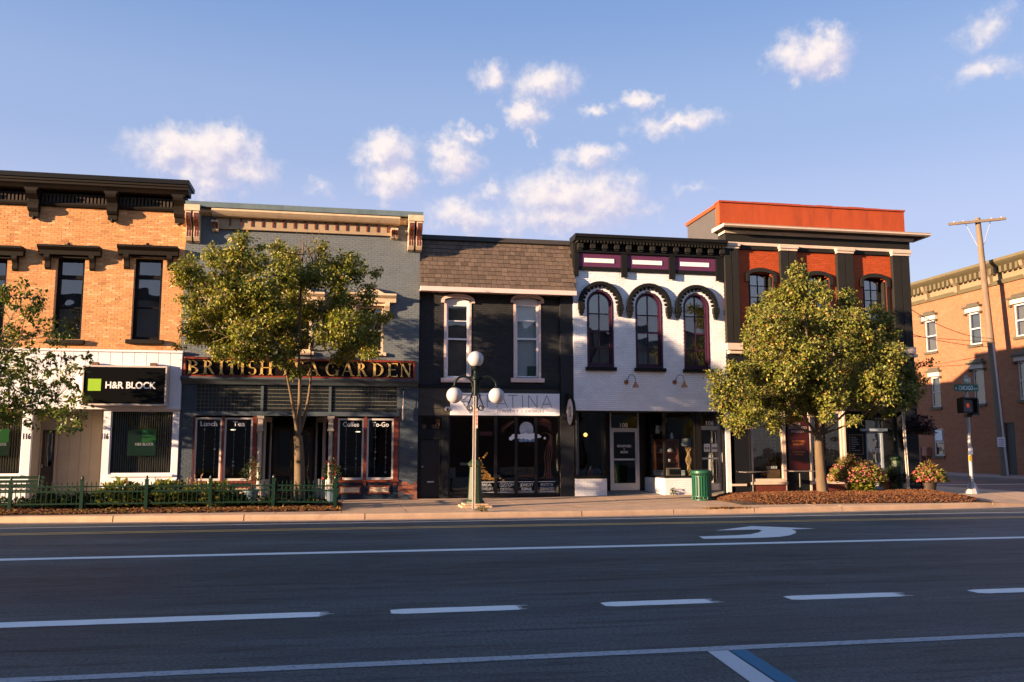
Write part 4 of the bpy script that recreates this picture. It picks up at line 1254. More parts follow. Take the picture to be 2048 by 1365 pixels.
# ================================================================ 4. white brick building with three arched windows
def build_white():
    F = F0
    xl, xr = X(1147, 700, F) + .002, X(1452, 700, F)
    zb = zs(8, F)
    b = thing('white_brick_building', 'white painted brick building with three round-arched purple windows and black cornice', 'building', ((xl + xr) / 2, F, zb))
    zt = Z(1297, 473.5, F - .42)
    zf0, zf1 = Z(1297, 545, F - .06), Z(1297, 505, F - .1)    # frieze zone
    zl = Z(1297, 822.5, F)
    wins = []
    for pa, pb, pt, pbm in ((1174, 1227, 581, 736), (1271, 1325, 585, 738), (1367.5, 1419, 588, 740)):
        x0, x1, z0, z1 = RC(pa, pt, pb, pbm, F); wins.append((x0, x1, z0, z1))
    holes = [arch_hole(w[0], w[1], w[2], w[3] - (w[1] - w[0]) / 2 * 1.02, w[3]) for w in wins]
    brick_wall(b, xl, xr, zl, zf0 + .02, F, holes, WHITE_BRICK, WHITE_BACK, paint_var((.80, .80, .82), .035), thick=.35, seed=51, depth=.006)
    for k, (x0, x1, z0, z1) in enumerate(wins):
        cx = (x0 + x1) / 2; rx = (x1 - x0) / 2; ar = rx * 1.02; sp = z1 - ar
        h = z1 - z0
        # deep reveal in purple
        m = MB(); ring(m, cx, sp, rx - .001, ar - .001, rx - .055, ar - .055, 0, math.pi, 18, F - .012, F + .20); m.box(x0 + .001, x0 + .055, F - .012, F + .20, z0 + .02, sp - .0005); m.box(x1 - .055, x1 - .001, F - .012, F + .20, z0 + .02, sp - .0005)
        m.box(x0 + .055, x1 - .055, F + .0, F + .20, z0 + .02, z0 + .10)
        m.build('window_casing', PURPLE, b, auto=40)
        window(b, x0 + .057, x1 - .057, z0 + .102, z1 - .058, F + .10, PURPLE, rails=[z0 + .25 * h + .02, (z0 + .475 * h, .06), z0 + .70 * h], cols=[cx], fw=.05, fd=.08, bar=.035, arch=ar - .06, behind=(DIM_CURTAIN if k != 1 else M('pale drape', (.34, .36, .38), .9, .3, 3, stretch=(6, 1, .3))), bd=.2)
        s = MB(); s.box(x0 - .07, x1 + .07, F - .12, F + .0, z0 - .10, z0 + .018); s.build('window_sill', BLACK_PAINT, b, bevel=.01)
        # arched hood with corbelled ends and teeth
        m = MB(); ro, ri = rx + .30, rx + .165
        ring(m, cx, sp, ro, ar + .29, ri + .01, ar + .175, -.02, math.pi + .02, 22, F - .13, F - .008)
        for sgn in (-1, 1):
            e0, e1 = cx + sgn * (ri - .055), cx + sgn * (ro + .015)
            m.box(e0, e1, F - .18, F - .008, sp - .22, sp - .02); m.box(cx + sgn * (ri - .03), cx + sgn * (ro - .01), F - .15, F - .008, sp - .34, sp - .22); m.box(cx + sgn * (ri + .0), cx + sgn * (ro - .04), F - .12, F - .008, sp - .41, sp - .34)
        ho = m.build('arch_hood', BLACK_PAINT, b, auto=40)
        t = MB(); n = 13
        for i in range(n):
            a = math.pi * (i + .5) / n; da = math.pi / n * .27
            ring(t, cx, sp, ri + .012, ar + .177, ri - .085, ar + .08, a - da, a + da, 1, F - .06, F - .009)
        o = t.build('hood_teeth', BLACK_PAINT, ho); o['kind'] = 'stuff'
    # frieze: black frame, purple panels, white insets
    m = MB(); m.box(xl, xr, F - .05, F + .35, zf0, zf1 + .25)
    m.box(xl, xr, F - .09, F - .051, zf0, zf0 + .11); m.build('frieze', BLACK_PAINT, b)
    posts = [(1148.5, 1157), (1242.5, 1254), (1338, 1349.5), (1431.5, 1451)]
    for a, e in posts:
        x0, x1 = X(a, 525, F - .1), X(e, 525, F - .1); q = MB(); q.box(x0, min(x1, xr), F - .13, F - .052, zf0 - .22, zf1 + .2); q.build('frieze_post', BLACK_PAINT, b)
    for (a, e), (c, d) in zip(posts, posts[1:]):
        x0, x1 = X(e, 525, F - .1) + .01, X(c, 525, F - .1) - .01
        q = MB(); q.box(x0, x1, F - .075, F - .052, zf0 + .115, zf1 - .03); p = q.build('frieze_panel', M('bright purple paint', (.095, .020, .066), .55, .1, 4), b)
        q = MB(); q.box(x0 + .20, x1 - .24, F - .095, F - .076, zf0 + .255, zf0 + .40); q.build('panel_inset', WHITE_TRIM, p)
    # cornice
    m = MB(); m.prof_x([(F + .35, zt), (F - .45, zt), (F - .45, zt - .10), (F - .40, zt - .13), (F - .36, zt - .20), (F + .35, zt - .20)], xl - .02, xr - .01)
    m.box(xl, xr, F - .10, F + .35, zf1 + .251, zt - .201); m.build('cornice', BLACK_PAINT, b)
    q = MB(); x = xl + .06
    while x < xr - .1: q.box(x, x + .055, F - .36, F - .101, zt - .28, zt - .202); x += .115
    o = q.build('dentil_row', OLIVE_BLACK, b); o['kind'] = 'stuff'
    n = 13
    for i in range(n):
        x = xl + .12 + (xr - xl - .36) * i / (n - 1); q = MB(); q.box(x, x + .17, F - .30, F - .101, zf1 + .02, zt - .285); q.box(x, x + .17, F - .21, F - .101, zf1 - .03, zf1 + .0195); q.build('modillion', OLIVE_BLACK, b)
    q = MB(); q.box(xl, xr, F - .16, F - .051, zf1 - .10, zf1 - .031); q.build('frieze_rail', BLACK_PAINT, b)
    # shop front
    zg = zs(9, F)
    pil = X(1451, 900, F)
    m = MB(); m.box(pil, xr + .17, F - .06, F + .3, zg, zl - .001); m.build('pier', M('white pier paint', (.66, .64, .66), .6, .08, 3, .2, 60, stain=(.4, .38, .38), stain_amt=.4, stain_scale=2), b)
    zi = zl - .03
    zk = Z(1180, 954, F)
    # left display window
    wa, wb = xl + .02, X(1213, 900, F)
    brick_wall(b, wa, wb, zg, zk - .06, F, [], WHITE_BRICK, WHITE_BACK, paint_var((.78, .78, .80), .03), thick=.3, seed=52, name='bulkhead_bricks')
    m = MB(); m.box(wa, wb + .02, F - .03, F + .3, zk - .058, zk); m.build('shop_sill', BLACK_PAINT, b)
    fr = M('dark bronze frame', (.010, .009, .009), .5, .1, spec=.15)
    window(b, wa, wb - .001, zk + .002, zi, F + .05, fr, fw=.045, fd=.08, glass=GLASS, name='shop_window')
    # door 108 in its recess
    yb = F + 1.15
    zd0 = Z(1249, 981, yb); zd1 = Z(1249, 859.5, yb)
    da, db = X(1223, 920, yb), X(1275.5, 920, yb)
    def alu_door(da, db, zd0, zd1, yb, words_, num, zt_):
        w = window(b, da, db, zd0, zd1, yb, ALU, rails=[(zd0 + (zd1 - zd0) * .505, .06)], fw=.085, fd=.06, glass=GLASS, name='door')
        q = MB(); q.box(da + .086, db - .086, yb + .002, yb + .05, zd0 + .102, zd0 + .24); q.build('kick_plate', ALU, w)
        q = MB(); hx = db - .05; zz = zd0 + (zd1 - zd0) * .45
        q.tube([(hx, yb, zz - .02), (hx, yb - .07, zz), (hx, yb - .08, zz + .15), (hx, yb - .07, zz + .3), (hx, yb, zz + .32)], .016, 8); q.build('pull_handle', ALU, w)
        q = MB(); q.box(da - .05, da - .002, yb - .02, yb + .08, zd0, zt_); q.box(db + .002, db + .05, yb - .02, yb + .08, zd0, zt_); q.box(da, db, yb - .02, yb + .08, zd1 + .001, zd1 + .05); q.build('door_frame', ALU, w)
        q = MB(); q.add([(da, yb + .03, zd1 + .05), (db, yb + .03, zd1 + .05), (db, yb + .03, zt_), (da, yb + .03, zt_)], [(0, 1, 2, 3)]); q.build('transom_pane', GLASS, w)
        cx = (da + db) / 2
        text(num, 'house_number', WHITE_INK, w, cx - .14, cx + .14, zd1 + .075, zd1 + .225, yb + .026, .004, .01)
        return w
    w108 = alu_door(da, db, zd0, zd1, yb, None, '108', zi)
    cx = (da + db) / 2; hm = zd0 + (zd1 - zd0)
    for s, (u, v_) in (('REPURPOSED', (.705, .745)), ('&', (.66, .69)), ('MORE', (.605, .645))):
        hw = .25 if len(s) > 5 else (.02 if s == '&' else .13)
        text(s, 'lettering', WHITE_INK, w108, cx - hw, cx + hw, zd0 + (zd1 - zd0) * u, zd0 + (zd1 - zd0) * v_, yb + .028, .003, .01)
    # recess floor rises to the door, dark cheeks
    m = MB(); m.add([(wb, F, zg + .002), (X(1329, 990, F), F, zg + .002), (X(1290, 985, yb), yb + .1, zd0 - .005), (wb, yb + .1, zd0 - .005)], [(0, 1, 2, 3)]); m.build('entry_floor', M('entry concrete', (.20, .18, .16), .85, .15, 3, .2, 50), b)
    m = MB(); m.box(wb - .06, wb - .002, F + .31, yb + .1, zg, zi); m.box(wb, da - .055, yb, yb + .1, zg, zi); m.box(db + .055, X(1290, 920, yb), yb, yb + .1, zg, zi); m.build('entry_side_wall', fr, b)
    # angled right display window
    c0 = Vector((X(1289.5, 940, yb), yb, 0)); c1 = Vector((X(1329, 950, F), F, 0)); c2 = Vector((X(1394, 950, F), F, 0))
    zk2 = Z(1360, 953, F)
    def seg(pa, pb, mbf, zlo, zhi, th, name, mat):
        u = (pb - pa); ln = u.length; u.normalize(); nn = Vector((u.y, -u.x, 0)); mm = (pa + pb) / 2 - nn * th / 2
        q = MB(); q.obox((mm.x, mm.y, (zlo + zhi) / 2), u, nn, (0, 0, 1), ln / 2, th / 2, (zhi - zlo) / 2); return q.build(name, mat, b)
    for pa, pb in ((c0, c1), (c1, c2)):
        u = (pb - pa); ln = u.length; u.normalize(); nn = Vector((u.y, -u.x, 0))
        # bricks of the bulkhead
        q = MB(); nz = int((zk2 - .06 - zg) / .0675); rnd = random.Random(6)
        for j in range(nz):
            s = -(j % 2) * .1
            while s < ln:
                e = min(s + .203, ln); a_ = max(s, 0)
                if e - a_ > .03:
                    kcol = rnd.uniform(.96, 1.04); q.cur = (.70 * kcol, .69 * kcol, .72 * kcol)
                    mm = pa + u * ((a_ + e) / 2) + nn * .002; q.obox((mm.x, mm.y, zg + (j + .5) * .0675), u, nn, (0, 0, 1), (e - a_) / 2 - .004, .006, .029)
                s += .203
        o = q.build('bulkhead_bricks', WHITE_BRICK, b); o['kind'] = 'stuff'
        seg(pa, pb, None, zg, zk2 - .06, .2, 'bulkhead', WHITE_BACK)
        seg(pa, pb, None, zk2 - .058, zk2, .22, 'shop_sill', BLACK_PAINT)
        seg(pa + u * .02, pa + u * .06, None, zk2, zi, .06, 'mullion', fr); seg(pb - u * .06, pb - u * .02, None, zk2, zi, .06, 'mullion', fr)
        q = MB(); a_, e_ = pa + u * .06 - nn * .03, pb - u * .06 - nn * .03
        q.add([(a_.x, a_.y, zk2), (e_.x, e_.y, zk2), (e_.x, e_.y, zi), (a_.x, a_.y, zi)], [(0, 1, 2, 3)]); q.build('shop_window_pane', GLASS, b)
    # door 106
    y6 = F + .35
    z60, z61 = Z(1422, 981, y6), Z(1422, 855.5, y6)
    w106 = alu_door(X(1398, 920, y6), X(1446, 920, y6), z60, z61, y6, None, '106', zi)
    for a, e in ((1408.5, 1420.5), (1423.5, 1435.5)):
        x0, x1, z0, z1 = RC(a, 888, e, 904, y6); q = MB(); q.box(x0, x1, y6 + .022, y6 + .026, z0, z1); p = q.build('paper_notice', M('white paper', (.72, .73, .76), .8, .05), w106)
        q = MB(); nn_ = 2 if a < 1415 else 3
        for i in range(nn_):
            xx = x0 + (x1 - x0) * (i + .5 + .25) / (nn_ + .5); q.box(xx - .022, xx + .022, y6 + .018, y6 + .0215, (z0 + z1) / 2 - .05, (z0 + z1) / 2 + .02)
        q.build('notice_print', BLACK_PAINT, p)
    m = MB(); m.box(X(1394, 950, F) + .002, X(1398, 900, y6) - .052, F + .0, y6 + .1, zg, zi); m.box(X(1446, 900, y6) + .052, pil - .002, F + .0, y6 + .1, zg, zi); m.build('entry_side_wall', fr, b)
    m = MB(); m.add([(c2.x, F, zg + .002), (pil, F, zg + .002), (pil, y6, z60 - .002), (c2.x, y6, z60 - .002)], [(0, 1, 2, 3)]); m.build('entry_floor', M('entry concrete', (.20, .18, .16)), b)
    c = MB(); c.box(xl, pil, F + .001, F + 5, zi, zl - .002); c.build('shop_ceiling', M('dark soffit', (.03, .03, .032), .8, .1), b)
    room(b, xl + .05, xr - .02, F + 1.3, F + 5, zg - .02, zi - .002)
    shell(b, xl, xr - .003, F + .36, F + 12, zb, zt - .25)
    # things in the right-hand display: cabinet with crockery, radio, tall basket lamp
    ys = F + .75
    cab0, cab1, cz0, cz1 = RC(1313, 881, 1358, 945, ys)
    WOOD = M('cabinet wood', (.20, .065, .03), .5, .2, 5)
    cb = thing('display_cabinet', 'reddish wooden shelf cabinet with crockery in the white shop window', 'cabinet', ((cab0 + cab1) / 2, ys, zk2))
    for nm, args in (('side', (cab0, cab0 + .03, ys, ys + .28, cz0, cz1)), ('side', (cab1 - .03, cab1, ys, ys + .28, cz0, cz1)), ('back', (cab0 + .03, cab1 - .03, ys + .26, ys + .28, cz0, cz1)), ('top', (cab0 - .02, cab1 + .02, ys - .02, ys + .29, cz1 + .001, cz1 + .035))):
        q = MB(); q.box(*args); q.build(nm, WOOD, cb)
    for f in (.0, .3, .6):
        q = MB(); q.box(cab0 + .031, cab1 - .031, ys + .005, ys + .258, cz0 + (cz1 - cz0) * f, cz0 + (cz1 - cz0) * f + .025); q.build('shelf', WOOD, cb)
    WHITEWARE = M('white crockery', (.66, .66, .68), .3, .05)
    def ware(name, label, px, py, prof, cat, handle=0, mat=None, yy=None):
        yy = yy or ys + .12
        x, z = X(px, py, yy), Z(px, py, yy)
        t = thing(name, label, cat, (x, yy, z)); q = MB(); q.lathe((x, yy, z), prof, 14); q.build('body', mat or WHITEWARE, t, auto=40)
        if handle: q = MB(); q.tube([(x + handle, yy, z + .24), (x + handle + .07, yy, z + .23), (x + handle + .07, yy, z + .12), (x + handle - .005, yy, z + .08)], .012, 6); q.build('handle', mat or WHITEWARE, t)
        return t
    ped = [(1315, 868.5, .17), (1329, 956, .2)]
    st = MB(); x, z = X(1315, 868.5, ys), Z(1315, 868.5, ys); st.box(x - .16, x + .16, ys + .02, ys + .26, z - .03, z - .001); st.tube([(x - .12, ys + .14, zk2), (x - .12, ys + .14, z - .03)], .012, 6); st.tube([(x + .12, ys + .14, zk2), (x + .12, ys + .14, z - .03)], .012, 6)
    tag(st.build('display_stand', M('dark stand', (.03, .025, .02), .6, .1)), 'thin dark stand under the white pitcher in the shop window', 'stand')
    ware('pitcher', 'tall white enamel pitcher on a stand in the shop window', 1315, 867.5, [(.075, 0), (.078, .02), (.062, .16), (.055, .22), (.066, .27)], 'pitcher', .06)
    ware('vase', 'smooth white pointed vase on top of the wooden cabinet', 1344, 878.5, [(.055, .003), (.062, .03), (.055, .13), (.03, .20), (.008, .23)], 'vase')
    for nm, lb, px, f, prof, ct in (('soup_tureen', 'white soup tureen on the top cabinet shelf', 1341, .6, [(.05, .03), (.09, .05), (.10, .10), (.06, .14), (.015, .17)], 'tureen'), ('teapot', 'small white teapot on the left of the top cabinet shelf', 1322, .6, [(.04, .03), (.065, .06), (.06, .12), (.02, .15)], 'teapot'),
                              ('bowl', 'round white bowl on the middle cabinet shelf', 1328, .3, [(.03, .03), (.055, .06), (.06, .10)], 'bowl'), ('mug', 'white mug on the middle cabinet shelf', 1339, .3, [(.045, .03), (.047, .12)], 'mug'), ('basin', 'wide white basin on the lowest cabinet shelf', 1345, .0, [(.06, .03), (.11, .08), (.12, .14)], 'basin')):
        x = X(px, 915, ys + .12); z = cz0 + (cz1 - cz0) * f
        t = MB(); t.lathe((x, ys + .12, z), prof, 14); tag(t.build(nm, WHITEWARE, None, auto=40), lb, ct)
    for nm, lb, a, c, e, d, cc, ct in (('bread_box', 'pale metal bread box in the corner of the shop window', 1310, 936, 1327, 947, (.42, .44, .46), 'box'), ('radio', 'old table radio with a dark dial in the shop window', 1333, 931, 1362, 947, (.16, .14, .11), 'radio'), ('cake_tin', 'pale green tin at the right of the old radio', 1362.5, 936, 1371, 947, (.36, .42, .40), 'tin')):
        yq = F + (.62 if nm == 'bread_box' else .42); x0, x1, z0, z1 = RC(a, c, e, d, yq); z0 = zk2 + .002; z1 = z0 + (d - c) / 61 * 1.02
        t = thing(nm, lb, ct, ((x0 + x1) / 2, F + .5, z0)); q = MB(); q.box(x0, x1, yq, yq + .2, z0, z1); q.build('body', M(nm + ' finish', cc, .4, .15, 8), t, bevel=.02)
        q = MB()
        if nm == 'radio': q.box(x0 + .1, x1 - .04, yq - .015, yq - .001, z0 + .04, z1 - .04)
        else: q.box(x0 + .03, x1 - .03, yq - .01, yq - .001, z1 - .06, z1 - .045)
        q.build('front_panel', BLACK_PAINT, t)
    bx, bz = X(1378, 950, F + .55), zk2
    t = thing('rattan_lamp', 'tall twisted rattan floor lamp at the right of the shop window', 'lamp', (bx, F + .55, bz))
    q = MB()
    for s in range(6):
        q.tube([(bx + (.07 + .035 * math.sin(k * .9)) * math.cos(k * .55 + s * 1.05), F + .55 + (.07 + .035 * math.sin(k * .9)) * math.sin(k * .55 + s * 1.05), bz + k * .06) for k in range(17)], .014, 5)
    q.build('rattan_body', M('rattan', (.40, .25, .10), .5, .2, 9), t)
    q = MB(); x0, x1, z0, z1 = RC(1362, 857, 1380, 872, F + .55); q.lathe(((x0 + x1) / 2 + .02, F + .55, bz + 1.0), [(.17, 0), (.15, z1 - z0)], 16); q.build('lamp_shade', M('grey lamp shade', (.34, .38, .38), .8, .05), t)
    # left display: pendant lamp, goods on the sill
    ps = (X(1171, 870, F + .9), F + .9, Z(1171, 870, F + .9))
    t = thing('pendant_lamp', 'small lit amber pendant lamp behind the left white shop window', 'lamp', (ps[0], ps[1], ps[2] - .07))
    q = MB(); q.sphere(ps, .068, 12, 8); q.build('globe', M('amber glow', (1, .55, .14), .5, 0, emit=.9), t, smooth=True)
    q = MB(); q.tube([(ps[0], ps[1], ps[2] + .067), (ps[0], ps[1], zi - .003)], .006, 5); q.build('cord', BLACK_PAINT, t)
    for nm, lb, a, c, e, d, cc, ct in (('folded_linen', 'heap of dark folded linen on the left window sill', 1150, 938, 1174, 953, (.05, .05, .055), 'linen'), ('book', 'pale green book leaning in the left shop window', 1175, 933, 1184, 953, (.30, .42, .36), 'book'), ('red_tin', 'small red tin in the left shop window', 1178, 940, 1184, 953, (.36, .05, .05), 'tin'), ('blue_box', 'deep blue box in the left shop window', 1185, 938, 1200, 953, (.03, .05, .13), 'box'), ('brass_clock', 'little brass clock at the right of the left shop window', 1203, 940, 1208, 953, (.45, .33, .14), 'clock')):
        x0, x1, z0, z1 = RC(a, c, e, d, F + .4); q = MB(); h_ = (d - c) / 61; x0 += .02
        if nm == 'folded_linen':
            for i in range(5): q.box(x0 + .02 * (i % 2), x1 - .03 * (i % 3), F + .4, F + .62, zk + .001 + i * h_ / 5, zk + (i + .92) * h_ / 5)
        elif nm == 'brass_clock':
            q.box(x0, x1, F + .46, F + .52, zk + .001, zk + .04); q.tube([(.5 * (x0 + x1), F + .45, zk + .12), (.5 * (x0 + x1), F + .52, zk + .12)], .075, 14)
        elif nm == 'red_tin': q.lathe(((x0 + x1) / 2, F + .36, zk + .001), [(.05, 0), (.052, .01), (.05, h_ - .02), (.035, h_)], 12)
        elif nm == 'book': q.prism([(x0, zk + .001), (x0 + .035, zk + .001), (x1, zk + h_), (x1 - .035, zk + h_)], F + .45, F + .6)
        else: q.box(x0, x1, F + .42, F + .6, zk + .001, zk + h_ * .75); q.box(x0 - .008, x1 + .008, F + .412, F + .608, zk + h_ * .75, zk + h_)
        tag(q.build(nm, M(nm + ' colour', cc, .6, .2, 8)), lb, ct)
    # gooseneck lamps on the wall
    for px, wh in ((1252.5, 'left'), (1349, 'right')):
        x, z = X(px, 765, F), Z(px, 765, F)
        t = thing('wall_lamp', 'copper gooseneck wall lamp, the %s one of two on the white brick' % wh, 'lamp', (x, F, z - .15), 'gooseneck lamps')
        q = MB(); q.tube([(x, F - .007, z), (x, F - .05, z)], [.08, .06], 14); q.build('wall_plate', COPPER, t)
        q = MB(); q.tube([(x, F - .05, z)] + [(x + .10 * (1 - math.cos(a)), F - .14 - .12 * (1 - math.cos(a)), z + .02 + .22 * math.sin(a)) for a in [math.pi * k / 10 for k in range(11)]] , .012, 8); q.build('gooseneck', M('dark copper', (.10, .05, .03), .4, .1, metal=.6), t)
        ex, ey, ez = x + .20, F - .38, z + .0
        q = MB(); q.lathe((ex, ey, ez - .20), [(.115, 0), (.10, .05), (.05, .12), (.04, .20)], 14); q.build('shade', COPPER, t, auto=45)
    return b
build_white()
# ================================================================ 5. red corner building
def build_red():
    F = F0 - .06
    xl, xr = X(1451, 600, F) + .02, X(1822, 600, F)
    zb = zs(15, F)
    b = thing('red_corner_building', 'red-orange painted corner building with dark pilasters and cream cornice', 'building', ((xl + xr) / 2, F, zb))
    zpar = Z(1625, 411, F)                 # parapet top
    zc1 = Z(1640, 456, F - .5)             # cornice top edge
    zc0 = Z(1640, 476, F - .1)
    zst1, zst0 = Z(1630, 492.5, F - .06), Z(1630, 498, F - .06)
    zw1 = Z(1630, 506, F)                  # top of the red wall
    zbelt1, zbelt0 = Z(1640, 692, F), Z(1640, 712, F)
    pil = [(1452, 1479), (1564, 1596), (1678, 1709), (1789, 1822)]
    wins = []
    for a, e, top in ((1498, 1548, 545), (1612, 1661, 551), (1727, 1775, 556)):
        x0, x1, z0, z1 = RC(a, top, e, 672, F); wins.append((x0, x1 - .03, z0, z1))
    base = (.40, .064, .012)
    ARCH = .14
    brick_wall(b, xl, xr, zbelt1 + .001, zw1, F, [arch_hole(w[0], w[1], w[2], w[3] - ARCH, w[3]) for w in wins], RED_BRICK, M('red joint', (.36, .066, .018), .8, .1, 4), paint_var(base, .09), thick=.4, seed=61, depth=.008)
    for x0, x1, z0, z1 in wins:
        cx, rx = (x0 + x1) / 2, (x1 - x0) / 2; sp = z1 - ARCH; h = z1 - z0
        m = MB(); ring(m, cx, sp, rx + .12, ARCH + .14, rx - .001, ARCH, 0, math.pi, 14, F - .10, F - .010); m.box(x0 - .12, x0 - .001, F - .10, F - .010, sp - .22, sp - .0005); m.box(x1 + .001, x1 + .12, F - .10, F - .010, sp - .22, sp - .0005); m.build('window_hood', OLIVE_BLACK, b, auto=40)
        m = MB(); m.box(x0 + .001, x0 + .07, F + .0, F + .3, z0, sp); m.box(x1 - .07, x1 - .001, F + .0, F + .3, z0, sp); m.build('window_casing', OLIVE_BLACK, b)
        m = MB(); m.box(x1 + .005, x1 + .10, F - .055, F - .011, z0, sp - .225); m.build('window_trim', OLIVE_BLACK, b)
        window(b, x0 + .072, x1 - .072, z0 + .003, z1 - .01, F + .20, BLACK_FRAME, rails=[z0 + h * .22, (z0 + h * .42, .06), z0 + h * .62, z0 + h * .80], cols=[cx], fw=.05, fd=.07, bar=.025, arch=ARCH - .03, behind=DIM_CURTAIN, bd=.16, glass=glass_mat('blue sky glass', .24, (.5, .55, .6), .3))
        m = MB(); m.box(x0 - .1, x1 + .1, F - .10, F + .19, z0 - .10, z0 - .001); m.build('window_sill', OLIVE_BLACK, b)
    # pilasters: two leaves with a groove, cream capital and base
    for a, e in pil:
        x0, x1 = X(a, 600, F - .15), X(e, 600, F - .15); mid = (x0 + x1) / 2
        m = MB(); m.box(x0, mid - .012, F - .17, F - .011, zbelt1, zw1 - .02); m.box(mid + .012, x1, F - .17, F - .011, zbelt1, zw1 - .02); m.box(mid - .013, mid + .013, F - .12, F - .011, zbelt1, zw1 - .021); m.build('pilaster', OLIVE_BLACK, b)
        m = MB(); m.box(x0 - .03, x1 + .03, F - .21, F - .011, zw1 - .019, zw1 + .06); m.box(x0 - .06, x1 + .06, F - .25, F - .011, zw1 + .061, zw1 + .17); m.build('capital', CREAM2, b, bevel=.01)
        m = MB(); m.box(x0 - .04, x1 + .04, F - .24, F - .011, zbelt0 + .12, zbelt1 - .002); m.build('pilaster_base', CREAM2, b, bevel=.01)
    # entablature
    m = MB(); m.box(xl, xr, F - .09, F + .4, zw1 + .001, zc0 + .001); m.build('entablature', OLIVE_BLACK, b)
    m = MB(); m.box(xl, xr + .02, F - .125, F - .091, zst0, zst1); m.build('cream_stripe', CREAM2, b)
    m = MB(); m.prof_x([(F + .4, zc1), (F - .62, zc1 - .03), (F - .62, zc1 - .10), (F - .56, zc1 - .14), (F + .4, zc1 - .14)], xl - .28, xr + .50); m.build('cornice', CREAM2, b)
    m = MB(); m.prof_x([(F + .4, zc1 - .142), (F - .52, zc1 - .142), (F - .22, zc0 + .10), (F + .4, zc0 + .10)], xl - .18, xr + .36); m.build('cornice_cove', OLIVE_BLACK, b)
    m = MB(); m.prof_x([(F + .4, zc0 + .098), (F - .22, zc0 + .098), (F - .16, zc0 + .002), (F + .4, zc0 + .002)], xl - .06, xr + .10); m.build('cornice_bed', CREAM2, b)
    fl = MB(); fl.add([(xl - .28, F - .63, zc1 - .025), (xr + .5, F - .63, zc1 - .028), (xr + .5, F + .02, zc1 + .10), (xl - .28, F + .02, zc1 + .10), (xl - .28, F - .63, zc1 - .045), (xr + .5, F - .63, zc1 - .045)], [(0, 1, 2, 3), (4, 5, 1, 0)]); fl.build('cornice_flashing', M('dull tan flashing', (.34, .26, .18), .6, .2, 3, .2, 40, stain=(.14, .10, .07), stain_amt=.6, stain_scale=2.5), b)
    # parapet
    m = MB()
    px0 = X(1440, 440, F); px1 = X(1809.5, 440, F)
    m.box(px0, px1, F + .03, F + .35, zc1 - .02, zpar - .06); m.build('parapet', RED_PAINT, b)
    x = px0 - .03
    while x < px1:
        e = min(x + .62, px1 + .03); m = MB(); m.box(x + .004, e - .004, F - .02, F + .4, zpar - .059 + random.uniform(-.006, .006), zpar + .005 + random.uniform(-.008, .012)); m.build('coping_tile', M('red coping', (.34, .06, .025), .7, .2, 6, .3, 40), b); x = e
    # side parapet of the left end: grey render, red-capped, steps back from the street
    m = MB(); m.box(px0 + .06, px0 + .30, F + .351, F + 3.1, Z(1400, 480, F + 2) - .6, zpar - .16); m.build('side_parapet', M('grey render', (.075, .070, .072), .85, .12, 2, .2, 40), b)
    m = MB(); m.box(px0 + .0, px0 + .36, F + .401, F + 3.16, zpar - .158, zpar - .03); m.build('side_coping', RED_PAINT, b)
    # main body behind and the lower rear block
    m = MB(); m.box(xl + .3, xr - .003, F + .42, F + 13.5, Z(1640, 822, F) + .02, zpar - .55); m.box(xl + .3, xr - .003, F + 1.6, F + 13.5, zb, Z(1640, 822, F) + .019); m.build('side_wall', PARTY, b)
    m = MB(); m.box(xl + .31, xr - .01, F + 13.51, F + 22, zb, zpar - 1.6); m.build('rear_block', PARTY, b)
    m = MB(); m.box(xr - .28, xr - .002, F + .42, F + 13.5, zpar - .549, zpar - .05); m.build('side_parapet', RED_PAINT, b)
    # belt courses
    m = MB(); m.box(xl, xr + .05, F - .16, F + .4, zbelt0, zbelt0 + .118); m.build('belt_course', CREAM2, b, bevel=.012)
    m = MB(); m.box(xl, xr, F - .02, F + .4, zbelt0 + .12, zbelt1 - .001); m.build('belt_band', OLIVE_BLACK, b)
    zg = zs(16, F)
    zh = Z(1640, 822, F)
    m = MB(); m.box(xl, xr, F, F + .4, zh, zbelt0 - .002); m.build('shop_wall', M('black blue wall', (.012, .013, .016), .6, .1, 3, spec=.15), b)
    # shop front
    zsl = Z(1540, 964, F)
    DK = M('black blue paint', (.009, .010, .013), .55, .1, 3, spec=.15)
    m = MB(); m.box(X(1461.5, 900, F), X(1498, 900, F), F + .0, F + .3, zg, zh - .001); m.build('front_panel', DK, b)
    m = MB(); m.box(X(1461.5, 960, F), X(1492, 960, F), F - .06, F - .001, zg + .24, zg + .31); m.build('panel_ledge', CREAM2, b)
    for a, e in ((1502, 1570), (1621.5, 1688)):
        x0, x1 = X(a, 900, F), X(e, 900, F)
        w = window(b, x0, x1, zsl, zh - .004, F + .02, CREAM2, fw=.085, fd=.12, glass=GLASS, name='shop_window')
        rnd = random.Random(int(a)); bo = MB()
        cols_ = 7
        for i in range(cols_):
            for j in range(13):
                if rnd.random() < .3: continue
                bx = x0 + .16 + (x1 - x0 - .32) * i / (cols_ - 1); bz = zsl + .75 + j * .115
                if bz < zh - .15: bo.tube([(bx, F + .42, bz), (bx + .01, F + .40, bz + .015)], [.026, .02], 8)
        o = bo.build('wine_rack_bottle_ends', M('pale bottle ends', (.42, .42, .40), .5, .3, 12), w); o['kind'] = 'stuff'
        r = MB(); r.box(x0 + .1, x1 - .1, F + .47, F + .52, zsl + .5, zh - .01); r.build('rack_board', INSIDE, w)
